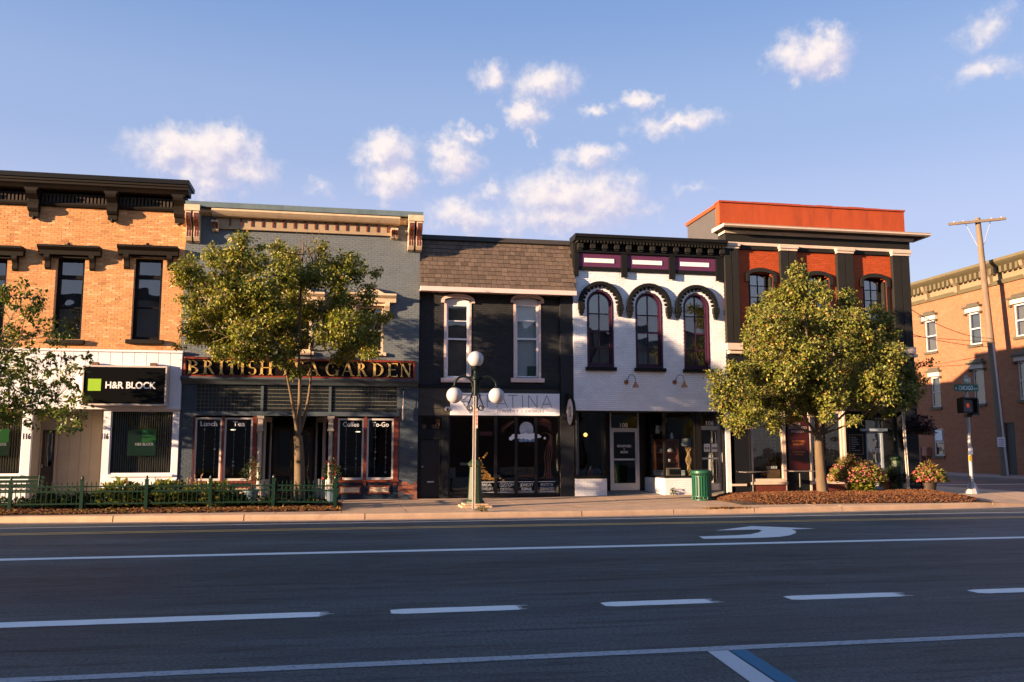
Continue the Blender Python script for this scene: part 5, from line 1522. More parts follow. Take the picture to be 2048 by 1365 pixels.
        if a < 1600:
            for i in range(5):
                bx = X(1535 + i * 4.3, 930, F + .28); t = MB(); t.lathe((bx, F + .28, zsl + .40), [(.034, 0), (.036, .15), (.014, .21), (.014, .28)], 10)
                o = t.build('wine_bottle', M('dark wine glass', (.016, .02, .016), .2, .1)); tag(o, '%s of five dark wine bottles with white labels in the corner shop window' % ('leftmost', 'second from left', 'middle one', 'fourth from left', 'rightmost')[i], 'bottle', 'wine bottles on the window crate')
                l = MB(); l.lathe((bx, F + .28, zsl + .43), [(.0375, 0), (.0375, .09)], 10); l.build('bottle_label', WHITE_INK, o)
            t = MB(); t.box(X(1535, 930, F + .28) - .08, X(1553, 930, F + .28) + .08, F + .2, F + .4, zsl + .04, zsl + .398)
            tag(t.build('wooden_crate', M('crate wood', (.22, .14, .08), .7, .2, 6)), 'wooden crate carrying wine bottles in the corner shop window', 'crate')
        m = MB(); m.box(x0 - .05, x1 + .05, F - .05, F + .3, zsl - .09, zsl - .003); m.build('shop_sill', CREAM2, b)
        m = MB(); m.box(x0, x1, F + .02, F + .3, zg, zsl - .091); m.build('bulkhead', M('dark red base', (.10, .022, .014), .6, .2, 4), b)
        room(b, x0 + .02, x1 - .02, F + .405, F + .9, zg, zh)
    for a, e in ((1498, 1501.5), (1570.3, 1571.5), (1617.5, 1621.2), (1688.3, 1692)):
        m = MB(); m.box(X(a, 900, F) + .001, X(e, 900, F) - .001, F - .03, F + .3, zg, zh - .001); m.build('shop_post', CREAM2 if a > 1500 else DK, b)
    # panel with lettering
    x0, x1, z0, z1 = RC(1572, 835, 1617, 940, F)
    m = MB(); m.box(x0, x1, F + .0, F + .3, zg, zh - .002); m.build('panel_back', DK, b)
    pn = thing('market_panel', 'dark red market panel with small orange and white lettering between shop windows', 'sign', ((x0 + x1) / 2, F, z0))
    m = MB(); m.box(x0 + .05, x1 - .02, F - .045, F - .002, z0, z1); m.build('panel', TEX_DARK_RED, pn)
    cx = (x0 + x1) / 2 + .015; W = (x1 - x0)
    OR = M('orange ink', (.42, .14, .04), .6, 0); PK = M('dusty pink ink', (.42, .32, .32), .6, 0)
    for s, f0, f1, hw, mt in (('THE', .845, .895, .12, PK), ('BOULEVARD', .775, .825, .40, PK), ('MARKET', .705, .755, .29, PK), ('ARTISANAL', .52, .56, .30, OR), ('CHEESES', .465, .505, .24, OR)):
        text(s, 'lettering', mt, pn, cx - W * hw, cx + W * hw, z0 + (z1 - z0) * f0, z0 + (z1 - z0) * f1, F - .0455, .004, .01)
    m = MB()
    for f0, hw in ((.325, .28), (.275, .18)):
        k = -hw
        while k < hw: m.box(cx + W * k, cx + W * (k + .045), F - .05, F - .0455, z0 + (z1 - z0) * f0, z0 + (z1 - z0) * (f0 + .03)); k += .065
    m.build('faded_print', OR, pn)
    # right hand entrance under the tree
    x0, x1 = X(1692, 900, F), xr
    da, db = X(1731.5, 900, F + .5), X(1766.5, 900, F + .5)
    zd1 = Z(1750, 863, F + .5)
    m = MB(); plain_wall(m, x0, x1 - .5, zg, zh - .002, F + .45, F + .75, [(da, db, zg, zh - .3)]); m.box(x1 - .498, x1, F, F + .7, zg, zh - .002); m.build('entry_wall', DK, b)
    w = window(b, da, db, zg + .02, zd1, F + .5, M('pale blue door', (.30, .36, .42), .45, .06), rails=[(zg + .95, .09)], fw=.085, fd=.06, glass=GLASS_UP, name='door')
    m = MB(); m.box(da - .25, db + .12, F + .36, F + .449, zd1 + .0, zd1 + .09); m.build('door_lintel', M('pale blue door', (.30, .36, .42)), b)
    m = MB(); m.add([(da, F + .55, zd1 + .09), (db, F + .55, zd1 + .09), (db, F + .55, zh - .3), (da, F + .55, zh - .3)], [(0, 1, 2, 3)]); m.build('transom_pane', GLASS, w)
    m = MB(); m.box(da - .1, db + .1, F + 1.2, F + 1.25, zg, zh); m.build('entry_back', INSIDE, b)
    cx = (da + db) / 2
    text('PORTE', 'lettering', WHITE_INK, w, da + .09, db - .09, zd1 - .75, zd1 - .60, F + .529, .003, .02)
    text('B', 'lettering', WHITE_INK, w, cx - .04, cx + .04, zd1 - .98, zd1 - .84, F + .529, .003, .02)
    x0, x1, z0, z1 = RC(1700, 871, 1725, 908, F + .4)
    m = MB(); m.box(x0, x1, F + .41, F + .449, z0, z1); bb = m.build('menu_board', BLACK_PAINT, b)
    m = MB(); t = .03
    for q in ((x0 - t, x0 - .001, z0 - t, z1 + t), (x1 + .001, x1 + t, z0 - t, z1 + t), (x0, x1, z1 + .001, z1 + t), (x0, x1, z0 - t, z0 - .001)): m.box(q[0], q[1], F + .39, F + .449, q[2], q[3])
    m.build('menu_frame', M('brown frame', (.16, .10, .07), .5, .1), bb)
    m = MB(); rnd = random.Random(3)
    for k in range(8):
        zz = z1 - .08 - k * .065; m.box(x0 + .05, x0 + .05 + rnd.uniform(.15, x1 - x0 - .1), F + .406, F + .4095, zz, zz + .018)
    m.build('chalk_lines', GREY_INK, bb)
    m = MB(); m.box(X(1692, 960, F), X(1725, 960, F), F + .0, F + .44, zg, zg + .35); m.build('entry_step', M('tan step', (.30, .20, .12), .8, .15, 4), b)
    return b
CREAM2 = M('pinkish cream trim', (.60, .47, .38), .55, .1, 4, .15, 50, stain=(.36, .28, .22), stain_amt=.4, stain_scale=3)
build_red()

# ================================================================ 6. yellow brick building across the side street (its long wall faces the side street)
def brick_far_mat():
    m = bpy.data.materials.new('weathered far brick'); m.use_nodes = True
    nt = m.node_tree; N, L = nt.nodes, nt.links; p = N['Principled BSDF']; p.inputs['Roughness'].default_value = .9
    geo = N.new('ShaderNodeNewGeometry'); sp = N.new('ShaderNodeSeparateXYZ'); L.new(geo.outputs['Position'], sp.inputs[0])
    cb = N.new('ShaderNodeCombineXYZ'); L.new(sp.outputs[1], cb.inputs[0]); L.new(sp.outputs[2], cb.inputs[1])
    bt = N.new('ShaderNodeTexBrick'); L.new(cb.outputs[0], bt.inputs['Vector'])
    bt.inputs['Color1'].default_value = (.34, .112, .041, 1); bt.inputs['Color2'].default_value = (.25, .068, .025, 1); bt.inputs['Mortar'].default_value = (.27, .19, .125, 1)
    bt.inputs['Scale'].default_value = 1; bt.inputs['Brick Width'].default_value = .21; bt.inputs['Row Height'].default_value = .072; bt.inputs['Mortar Size'].default_value = .009; bt.inputs['Mortar Smooth'].default_value = .2
    n = N.new('ShaderNodeTexNoise'); n.inputs['Scale'].default_value = .55; n.inputs['Detail'].default_value = 8; n.inputs['Roughness'].default_value = .7; L.new(geo.outputs['Position'], n.inputs['Vector'])
    mr = N.new('ShaderNodeMapRange'); mr.inputs['From Min'].default_value = .55; mr.inputs['From Max'].default_value = .75; mr.inputs['To Max'].default_value = .55; L.new(n.outputs['Fac'], mr.inputs['Value'])
    mx = N.new('ShaderNodeMix'); mx.data_type = 'RGBA'; mx.inputs[7].default_value = (.30, .215, .15, 1); L.new(mr.outputs[0], mx.inputs[0]); L.new(bt.outputs['Color'], mx.inputs[6])
    L.new(mx.outputs[2], p.inputs['Base Color'])
    bm = N.new('ShaderNodeBump'); bm.inputs['Strength'].default_value = .4; bm.inputs['Distance'].default_value = .01; L.new(bt.outputs['Fac'], bm.inputs['Height']); bm.invert = True; L.new(bm.outputs[0], p.inputs['Normal'])
    return m
def build_far():
    XF = 38.0
    y0, y1 = 33.5, 62.0
    ztop = 12.75; zc = 11.35
    b = thing('corner_brick_building', 'long yellow and red brick building with olive bracketed cornice across the side street', 'building', (XF + 6, (y0 + y1) / 2, .15))
    wins = []
    def W(px0, py0, px1, py1):
        pm, qm = (px0 + px1) / 2, (py0 + py1) / 2
        ya, yb = OX(px1, qm, XF)[0], OX(px0, qm, XF)[0]
        return ya, yb, OX(pm, py1, XF)[1], OX(pm, py0, XF)[1]
    rows = [(1850.5, 641, 1873, 704), (1938, 625, 1962, 690), (2029, 607, 2056, 673), (1863, 754, 1881, 815), (1947, 738, 1969, 808), (2037, 722, 2064, 800), (1868, 857, 1887.5, 912)]
    wins = [W(*r) for r in rows]
    door = W(2010, 846, 2032, 944)
    door = (door[0], door[1], .15, door[3])
    # wall in boxes round its openings (built along y)
    m = MB(); zsn = sorted({.15, zc, *[w[2] for w in wins + [door]], *[w[3] for w in wins + [door]]})
    for a, e in zip(zsn, zsn[1:]):
        for s, t in free_spans(y0, y1, (a + e) / 2, [rect_hole(*w) for w in wins + [door]]): m.box(XF, XF + .4, s, t, a, e)
    m.build('wall', brick_far_mat(), b)
    m = MB(); m.box(XF + .41, XF + 14, y0, y1, .15, zc); m.build('rear_block', PARTY, b)
    WF = M('chalky white paint', (.50, .48, .47), .6, .1, 4); GT = M('olive brown trim', (.085, .075, .050), .6, .1, 4)
    for i, (a, e, c, d) in enumerate(wins):
        m = MB(); t = .09
        m.box(XF + .05, XF + .14, a, a + t, c, d); m.box(XF + .05, XF + .14, e - t, e, c, d); m.box(XF + .05, XF + .14, a + t, e - t, c, c + t); m.box(XF + .05, XF + .14, a + t, e - t, d - t, d); m.box(XF + .06, XF + .13, a + t, e - t, (c + d) / 2 - .04, (c + d) / 2 + .04)
        w = m.build('window', WF, b)
        for z0, z1 in ((c + t, (c + d) / 2 - .04), ((c + d) / 2 + .04, d - t)):
            p = MB(); p.add([(XF + .10, a + t, z0), (XF + .10, e - t, z0), (XF + .10 + random.uniform(-.01, .01), e - t, z1), (XF + .10, a + t, z1)], [(0, 3, 2, 1)]); p.build('pane', GLASS_UP, w)
        q = MB(); q.box(XF + .3, XF + .32, a, e, c, d); q.build('blind', M('warm shade', (.30, .24, .19), .9, .2) if i % 2 == 0 else DIM_CURTAIN, w)
        q = MB(); q.box(XF - .12, XF + .05, a - .1, e + .1, c - .16, c - .002); q.build('window_sill', GT, b)
        if i < 6:
            q = MB(); q.box(XF - .14, XF - .002, a - .12, e + .12, d + .02, d + .30); q.build('window_lintel', M('white stone lintel', (.44, .41, .38), .7, .1), b)
            q = MB(); q.box(XF - .28, XF - .002, a - .26, e + .26, d + .31, d + .42); q.prism([(XF - .20, d + .42), (XF - .003, d + .42), (XF - .003, d + .60), (XF - .1, d + .60)], (a + e) / 2 - .5, (a + e) / 2 + .5)
            for s in (a - .24, e + .06): q.box(XF - .20, XF - .003, s, s + .18, d - .12, d + .0)
            q.build('window_hood', GT, b)
    m = MB(); m.box(XF + .12, XF + .18, door[0], door[1], .15, door[3]); m.build('door', M('dark side door', (.028, .03, .032), .5, .1), b)
    # cornice
    OL = M('olive cornice paint', (.12, .10, .055), .65, .15, 3, .2, 40)
    TAN = M('tan frieze paint', (.22, .165, .10), .65, .12, 3)
    m = MB(); m.prism([(XF - .75, ztop), (XF + .4, ztop), (XF + .4, ztop - .42), (XF - .35, ztop - .42), (XF - .62, ztop - .26), (XF - .75, ztop - .16)], y0 - .6, y1); m.build('cornice', OL, b)
    m = MB(); m.box(XF - .06, XF + .4, y0, y1, zc + .001, ztop - .421); m.build('frieze', TAN, b)
    m = MB(); m.prism([(XF - .24, zc + .22), (XF - .061, zc + .22), (XF - .061, zc), (XF - .12, zc)], y0, y1); m.build('frieze_moulding', OL, b)
    y = y0 + .3; k = 0
    me = None
    dm = MB()
    while y < y1 - .3:
        dm.box(XF - .46, XF - .061, y, y + .20, ztop - .78, ztop - .422); y += .42
    dm.build('modillion_row', OL, b)['kind'] = 'stuff'
    y = y0 + .4
    while y < y1:
        q = MB(); q.prism([(XF - .58, ztop - .425), (XF - .061, ztop - .425), (XF - .061, zc + .03), (XF - .26, zc + .1), (XF - .30, zc + .5), (XF - .5, ztop - .7)], y, y + .26); q.build('bracket', TAN, b); y += 2.9
    # white notice in the ground floor window
    a, e, c, d = wins[6]
    q = MB(); q.box(XF + .02, XF + .045, a + .15, e - .12, (c + d) / 2 + .1, d - .12); q.build('window_notice', M('white paper', (.72, .73, .76)), b)
    # meter boxes on the wall
    for i, (pa, qa, pb, qb) in enumerate(((1840, 895, 1851, 938), (1853, 895, 1863, 913))):
        ya, yb, z0, z1 = W(pa, qa, pb, qb)
        t = thing('meter_box', ('tall' if i == 0 else 'short') + ' brick-pink painted meter box on the far red brick wall', 'meter box', (XF - .2, (ya + yb) / 2, z0))
        q = MB(); q.box(XF - .35, XF - .002, ya, yb, z0, z1); q.build('casing', M('salmon box paint', (.30, .12, .09), .6, .1, 4), t)
        q = MB(); q.box(XF - .36, XF - .351, ya + .06, yb - .06, z0 + .06, z1 - .06); q.build('cover', M('salmon box paint', (.30, .12, .09)), t)
        q = MB(); q.tube([(XF - .15, (ya + yb) / 2, z0), (XF - .15, (ya + yb) / 2, .16)], .05, 6); q.build('conduit', M('salmon box paint', (.30, .12, .09)), t)
    return b
build_far()

# ================================================================ the other side of the street (behind the camera): it shades the roadway and shows in the windows
def build_opposite():
    OB = M('opposite brick', (.20, .10, .07), .85, .2, 3); OC = M('opposite stone', (.30, .27, .23), .8, .15, 2)
    specs = [(-150, -74, 12.8, OB, 'long red brick block on the near side of the street, far left'), (-73.7, -46, 12.6, OC, 'grey stone block on the near side of the street, second from left'),
             (-45.7, -20, 12.7, OB, 'three-storey red brick block on the near side of the street'), (-19.7, 2, 12.2, OC, 'grey stone block right behind the viewer'),
             (2.3, 17, 11.0, OB, 'red brick shop building on the near side of the street, opposite the jewelry shop'), (17.3, 29, 10.2, OC, 'pale corner building on the near side of the street')]
    for x0, x1, h, mt, lb in specs:
        b = thing('opposite_building', lb, 'building', ((x0 + x1) / 2, -7, 0))
        m = MB(); m.box(x0, x1, -20, -6, 0, h); m.build('wall', mt, b)
        m = MB(); m.box(x0 - .1, x1 + .1, -6.002, -5.6, h - .5, h); m.build('cornice', OLIVE_BLACK, b)
        n = int((x1 - x0) / 3)
        wm = MB(); wm.box(-.5, .5, -.02, 0, 0, 1.9); me = wm.mesh('window', BLACK_FRAME)
        for fl in range(1, int(h // 3.6)):
            for k in range(n):
                place('window', me, b, (x0 + (k + .5) * (x1 - x0) / n, -6.001, fl * 3.6 + .4))
build_opposite()
# ================================================================ ground, roads, pavements
def road_mat():
    m = bpy.data.materials.new('worn asphalt'); m.use_nodes = True
    nt = m.node_tree; N, L = nt.nodes, nt.links; p = N['Principled BSDF']; p.inputs['Roughness'].default_value = .66; p.inputs['Specular IOR Level'].default_value = .45
    geo = N.new('ShaderNodeNewGeometry')
    def noise_(sc, stretch, det=6, ro=.6):
        mp = N.new('ShaderNodeMapping'); mp.inputs['Scale'].default_value = stretch; L.new(geo.outputs['Position'], mp.inputs['Vector'])
        n = N.new('ShaderNodeTexNoise'); n.inputs['Scale'].default_value = sc; n.inputs['Detail'].default_value = det; n.inputs['Roughness'].default_value = ro; L.new(mp.outputs[0], n.inputs['Vector']); return n.outputs['Fac']
    def mr(v, a, b, c, d, smooth=True):
        n = N.new('ShaderNodeMapRange'); n.inputs['From Min'].default_value = a; n.inputs['From Max'].default_value = b; n.inputs['To Min'].default_value = c; n.inputs['To Max'].default_value = d
        if smooth: n.interpolation_type = 'SMOOTHSTEP'
        L.new(v, n.inputs['Value']); return n.outputs[0]
    def mul(a, b):
        n = N.new('ShaderNodeMath'); n.operation = 'MULTIPLY'; L.new(a, n.inputs[0]); L.new(b, n.inputs[1]); return n.outputs[0]
    grain = mr(noise_(26, (1, 1, 1), 6, .9), .40, .60, .25, 1.85)
    big = mr(noise_(.5, (.4, 1.8, 1)), .36, .64, .72, 1.3)
    streak = mr(noise_(1.3, (.35, 5, 1), 8, .7), .50, .61, 1.0, .45)        # tyre polish and seams along the lanes
    patch = mr(noise_(2.6, (.5, 2.6, 1), 9, .75), .55, .62, 1.0, .42)
    band = N.new('ShaderNodeNewGeometry'); bs = N.new('ShaderNodeSeparateXYZ'); L.new(band.outputs['Position'], bs.inputs[0])
    bd = N.new('ShaderNodeMath'); bd.operation = 'COMPARE'; bd.inputs[1].default_value = 12.9; bd.inputs[2].default_value = 1.15; L.new(bs.outputs[1], bd.inputs[0])
    scab = mr(noise_(4.2, (.55, 3.2, 1), 9, .78), .50, .56, 0, .55)          # scabbed surface in the middle lane
    inv = N.new('ShaderNodeMath'); inv.operation = 'SUBTRACT'; inv.inputs[0].default_value = 1; L.new(mul(scab, bd.outputs[0]), inv.inputs[1])
    patch = mul(patch, inv.outputs[0])
    # crack sealed seam lines along the street
    sep = N.new('ShaderNodeSeparateXYZ'); L.new(geo.outputs['Position'], sep.inputs[0])
    wob = noise_(.6, (1, .2, 1), 5, .7)
    seam = None
    for yy in (13.2, 12.1, 17.6, 18.9):
        a = N.new('ShaderNodeMath'); a.operation = 'MULTIPLY_ADD'; a.inputs[1].default_value = .35; a.inputs[2].default_value = -yy - .17; L.new(wob, a.inputs[0])
        s_ = N.new('ShaderNodeMath'); s_.operation = 'ADD'; L.new(sep.outputs[1], s_.inputs[0]); L.new(a.outputs[0], s_.inputs[1])
        ab = N.new('ShaderNodeMath'); ab.operation = 'ABSOLUTE'; L.new(s_.outputs[0], ab.inputs[0])
        k = mr(ab.outputs[0], .02, .06, .5, 1.0)
        seam = k if seam is None else mul(seam, k)
    old = mr(sep.outputs[1], 14.2, 16.8, .86, 1.45)      # base tone rises across the middle of the road, far lanes paler
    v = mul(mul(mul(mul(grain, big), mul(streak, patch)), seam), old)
    rgb = N.new('ShaderNodeVectorMath'); rgb.operation = 'SCALE'; rgb.inputs[0].default_value = (.047, .059, .060); L.new(v, rgb.inputs['Scale'])
    L.new(rgb.outputs[0], p.inputs['Base Color'])
    b = N.new('ShaderNodeBump'); b.inputs['Strength'].default_value = .5; b.inputs['Distance'].default_value = .008; L.new(noise_(120, (1, 1, 1), 3), b.inputs['Height']); L.new(b.outputs[0], p.inputs['Normal'])
    return m
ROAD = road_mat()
def paint_mat(name, col, wear):
    """road paint with chipped edges: worn through by noise to the asphalt tone"""
    m = bpy.data.materials.new(name); m.use_nodes = True
    nt = m.node_tree; N, L = nt.nodes, nt.links; p = N['Principled BSDF']; p.inputs['Roughness'].default_value = .7
    geo = N.new('ShaderNodeNewGeometry')
    n = N.new('ShaderNodeTexNoise'); n.inputs['Scale'].default_value = 22; n.inputs['Detail'].default_value = 8; n.inputs['Roughness'].default_value = .75; L.new(geo.outputs['Position'], n.inputs['Vector'])
    r = N.new('ShaderNodeMapRange'); r.inputs['From Min'].default_value = wear; r.inputs['From Max'].default_value = wear + .10; L.new(n.outputs['Fac'], r.inputs['Value'])
    mx = N.new('ShaderNodeMix'); mx.data_type = 'RGBA'; mx.inputs[6].default_value = (*col, 1); mx.inputs[7].default_value = (.07, .07, .075, 1)
    L.new(r.outputs[0], mx.inputs[0]); L.new(mx.outputs[2], p.inputs['Base Color'])
    return m
def build_ground():
    g = MB(); g.add([(-400, -300, -.05), (600, -300, -.05), (600, 700, -.05), (-400, 700, -.05)], [(0, 1, 2, 3)]); tag(g.build('ground', M('dull earth', (.12, .11, .09), .95, .2, .3)), kind='structure')
    xsr = [-120 + 6 * i for i in range(45)]
    r = MB(); b0 = len(r.v)
    r.add([(-130, -3.4, 0), (200, -3.4, 0), (200, 24.6, 0), (-130, 24.6, 0)], [(0, 1, 2, 3)])
    r.add([(22.6, 24.6, 0), (34.0, 24.6, 0), (34.0, 120, 0), (22.6, 120, 0)], [(0, 1, 2, 3)])
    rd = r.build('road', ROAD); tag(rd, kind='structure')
    WP = paint_mat('white road paint', (.84, .81, .75), .60); WPO = paint_mat('worn white road paint', (.36, .37, .39), .53); YP = paint_mat('yellow road paint', (.88, .50, .15), .68); BP = paint_mat('blue road paint', (.008, .135, .24), .64)
    rnd = random.Random(2)
    def line(name, x0, x1, y0, w, mat, z=.004, ragged=0.0, step=.35):
        """a strip with slightly uneven edges and brushed ends"""
        m = MB(); n = max(2, int((x1 - x0) / step)); b = 0
        top, bot = [], []
        for i in range(n + 1):
            t = i / n; x = x0 + (x1 - x0) * t
            e = 1.0
            if ragged: e = min(1, .7 + t * (x1 - x0) / .3, .93 + (1 - t) * (x1 - x0) / .5)
            top.append((x, y0 + w / 2 * e + rnd.uniform(-.006, .006), z)); bot.append((x, y0 - w / 2 * e + rnd.uniform(-.006, .006), z))
        m.v = bot + top
        for i in range(n): m.face([i, i + 1, n + 1 + i + 1, n + 1 + i])
        if ragged:                   # paint tails where the gun lifted
            for k in range(5):
                yy = y0 + (k - 2) * w / 5.5; l = rnd.uniform(.03, .16); a = len(m.v)
                m.v += [(x1 - .01, yy - w * .06, z + .001), (x1 + l, yy - w * .015, z + .001), (x1 + l, yy + w * .015, z + .001), (x1 - .01, yy + w * .06, z + .001)]; m.face([a, a + 1, a + 2, a + 3])
        return m.build(name, mat, rd)
    line('edge_line', -60, 20.5, 21.35, .11, WP)
    line('yellow_line', -60, 60, 20.04, .13, YP); line('yellow_line', -60, 60, 19.76, .13, YP)
    line('lane_line', -60, 60, 15.52, .27, WP)
    for a, e, y in ((-300, 637, 1245), (782, 1042, 1222), (1206, 1425, 1206), (1566, 1797, 1190), (1929, 2180, 1176), (2300, 2540, 1165)):
        line('dash_line', G(a, y + (a - e) * -.0185, 0).x, G(e, y - 0, 0).x, 9.92, .29, WP, ragged=1.0, step=.12)
    line('parking_line', -40, 40, 7.62, .155, WPO)
    def poly(name, pts, mat, z=.0045):
        m = MB(); m.v = [(*G(*q).xy, z) for q in pts]; m.face(range(len(pts))); return m.build(name, mat, rd)
    ZQ = lambda x, y: (1348 + x / 2.926, 960 + y / 2.926)
    arrow = [(145, 333), (175, 347), (500, 341), (620, 335), (680, 326), (712, 313), (715, 303), (690, 291), (830, 287), (600, 277), (455, 272), (240, 298), (490, 292), (515, 298), (500, 308), (450, 320), (360, 326)]
    poly('turn_arrow', [ZQ(*q) for q in arrow], WP)
    def cross(name, pa, pb, mat, ext):
        """stall line square to the kerb, from its far end (two pixels) back towards the near kerb"""
        A, B = G(*pa), G(*pb); m = MB()
        m.v = [(A.x, 7.53, .0045), (B.x, 7.53, .0045), (B.x + ext, 1.2, .0045), (A.x + ext, 1.2, .0045)]; m.face([3, 2, 1, 0]); return m.build(name, mat, rd)
    A1, A2 = G(1406, 1298), G(1498.4, 1365)
    sl = (A2.x - A1.x) / (A2.y - A1.y) * (1.2 - 7.53)
    cross('stall_line', (1410, 1301), (1450, 1299), paint_mat('stall white paint', (.55, .54, .55), .60), sl)
    cross('accessible_stripe', (1456, 1300), (1489, 1299), BP, sl)
    line('side_street_line', 23.2, 33.5, 37.0, .25, WP)
    # tar-sealed cracks: thin uneven strips lying on the asphalt
    TAR = M('tar seal', (.012, .013, .015), .6, .1)
    for x0, x1, yy, am, w in ((-14, 26, 11.72, .10, .030), (-12, 6, 17.4, .12, .028), (7, 24, 17.9, .10, .026), (-3, 9, 18.6, .08, .022), (2, 5.2, 10.75, .05, .05), (4.6, 8.2, 10.9, .04, .045), (-7, 14, 13.7, .12, .02), (-4, 3.5, 8.7, .12, .015), (5, 9, 6.9, .15, .012)):
        m = MB(); n = int((x1 - x0) / .18); sd = rnd.uniform(0, 50)
        for i in range(n + 1):
            x = x0 + (x1 - x0) * i / n; y = yy + am * noise.noise((x * .6, sd, 0)) + .25 * am * noise.noise((x * 3.1, sd, 5)); ww = w * (.45 + .55 * abs(noise.noise((x * 1.7, sd, 9))) * 2)
            if i in (0, n): ww = .002
            m.v += [(x, y - ww / 2, .0025), (x, y + ww / 2, .0025)]
        for i in range(n): m.face([2 * i, 2 * i + 2, 2 * i + 3, 2 * i + 1])
        m.build('sealed_crack', TAR, rd)
    # gutter pan and kerb
    def strip(xs, f0, f1, z):
        m = MB()
        for i, x in enumerate(xs): m.v += [(x, f0(x), z), (x, f1(x), z)]
        for i in range(len(xs) - 1): m.face([2 * i, 2 * i + 2, 2 * i + 3, 2 * i + 1])
        return m
    xs = [-60 + i for i in range(81)]
    tag(strip(xs, lambda x: curb_y(x) - .40, lambda x: curb_y(x) + .02, .006).build('gutter', M('stained gutter concrete', (.40, .30, .23), .9, .2, 2, .3, 40, stain=(.22, .17, .13), stain_amt=.6, stain_scale=1.5)), kind='structure')
    joints = [-20, -17, -14, -11, -8.2]
    joints += [G(px, 1032, .1).x for px in (240, 491, 730, 1186, 1395, 1590, 1816)] + [18.9]
    cu = None
    kb = bpy.data.objects.new('curb', None); COL.objects.link(kb); ORG[kb.name] = (0, 22, 0); kb.location = (0, 22, 0); tag(kb, kind='structure')
    for a, e in zip(joints, joints[1:]):
        m = MB(); n = 6
        prof = [(-.02, 0), (.0, .10), (.025, .138), (.06, .15), (.19, .15), (.19, 0)]
        for i in range(n + 1):
            x = a + .012 + (e - a - .024) * i / n; d = rnd.uniform(-.004, .004)
            dz = 0
            for py_, pz in prof: m.v.append((x, curb_y(x) + py_ + d, pz + (rnd.uniform(-.003, .003) if pz > .05 else 0)))
        k = len(prof)
        for i in range(n):
            for j in range(k):
                j2 = (j + 1) % k; m.face([i * k + j, (i + 1) * k + j, (i + 1) * k + j2, i * k + j2])
        m.face(range(k)); m.face([n * k + j for j in range(k - 1, -1, -1)])
        m.build('curb_stone', CONC, kb)
    m = MB()      # dropped end at the crossing
    m.add([(18.91, curb_y(18.91) - .02, 0), (21.2, curb_y(20.6) - .1, 0), (21.2, curb_y(20.6) + .3, 0), (18.91, curb_y(18.91) + .19, 0), (18.91, curb_y(18.91), .145), (20.6, curb_y(20.6) - .05, .02), (20.6, curb_y(20.6) + .25, .03), (18.91, curb_y(18.91) + .19, .15)], [(4, 5, 6, 7), (0, 1, 5, 4), (1, 2, 6, 5), (2, 3, 7, 6), (3, 0, 4, 7)])
    m.build('curb_stone', CONC, kb)
    # sidewalk slabs
    sw = bpy.data.objects.new('sidewalk', None); COL.objects.link(sw); ORG[sw.name] = (0, 25, 0); sw.location = (0, 25, 0); tag(sw, kind='structure')
    bed = MB()
    gx = [-26 + 1.62 * i for i in range(31)]
    rows = 4
    for i in range(len(gx) - 1):
        a, e = gx[i], gx[i + 1]
        for j in range(rows):
            def yy(x, t): return curb_y(x) + .195 + (F0 + .02 - curb_y(x) - .195) * t
            t0, t1 = j / rows, (j + 1) / rows
            g_ = .006
            c = [(a + g_, yy(a, t0) + g_), (e - g_, yy(e, t0) + g_), (e - g_, yy(e, t1) - g_), (a + g_, yy(a, t1) - g_)]
            if e > 23.0: continue
            s = MB(); dz = rnd.uniform(-.003, .003)
            drop = lambda x, y: .0 if x < 18.8 else -min(.11, .06 * (x - 18.8)) * max(0, 1 - (y - curb_y(x)) / 2.2)
            s.v = [(x, y, -.03) for x, y in c] + [(x, y, zs(x, y) + dz + drop(x, y)) for x, y in c]
            for f in ((4, 5, 6, 7), (0, 1, 5, 4), (1, 2, 6, 5), (2, 3, 7, 6), (3, 0, 4, 7)): s.face(f)
            s.build('paving_slab', CONC, sw)
    jm = MB(); jm.add([(-26, curb_y(-26) + .19, .03), (22.6, curb_y(22.6) + .19, .03), (22.6, F0 + 2.5, .03), (-26, F0 + 2.5, .03)], [(0, 1, 2, 3)])
    jm.build('slab_bed', M('dark joint sand', (.10, .08, .06), .95, .2), sw)
    m = MB(); m.v = [(17.0, F0 + .05, zs(17, 28)), (22.6, F0 + .05, zs(22, 28)), (22.6, 62, .2), (20.0, 62, .2), (20.0, F0 + .05, zs(20, 28))]; 
    m2 = MB(); m2.add([(20.05, F0 + .03, zs(20, 28) - .0), (22.6, F0 + .03, zs(22, 28)), (22.6, 62, .2), (20.05, 62, .2)], [(0, 1, 2, 3)]); tag(m2.build('side_pavement', CONC), kind='structure')
    m = MB(); m.box(22.6, 22.8, 26.5, 62, -.02, .16); tag(m.build('side_curb', CONC), kind='structure')
    m = MB(); m.box(34.2, 38.0, 30, 70, -.02, .15); m.box(34.0, 34.195, 30, 70, -.02, .146); tag(m.build('far_pavement', M('grey pavement', (.30, .25, .22), .9, .15, 2)), kind='structure')
    m = MB(); m.box(-130, 60, -6, -3.4, -.02, .15); tag(m.build('near_pavement', M('grey pavement', (.30, .25, .22))), kind='structure')
    # pink tactile plate at the crossing
    tp = MB(); tp.add([(20.9, 24.25, .075), (22.4, 24.45, .075), (22.4, 25.4, .145), (20.9, 25.2, .145)], [(0, 1, 2, 3)]); tag(tp.build('tactile_paving', M('brick red paving', (.36, .14, .10), .85, .15, 4)), kind='structure')
    return rd
build_ground()

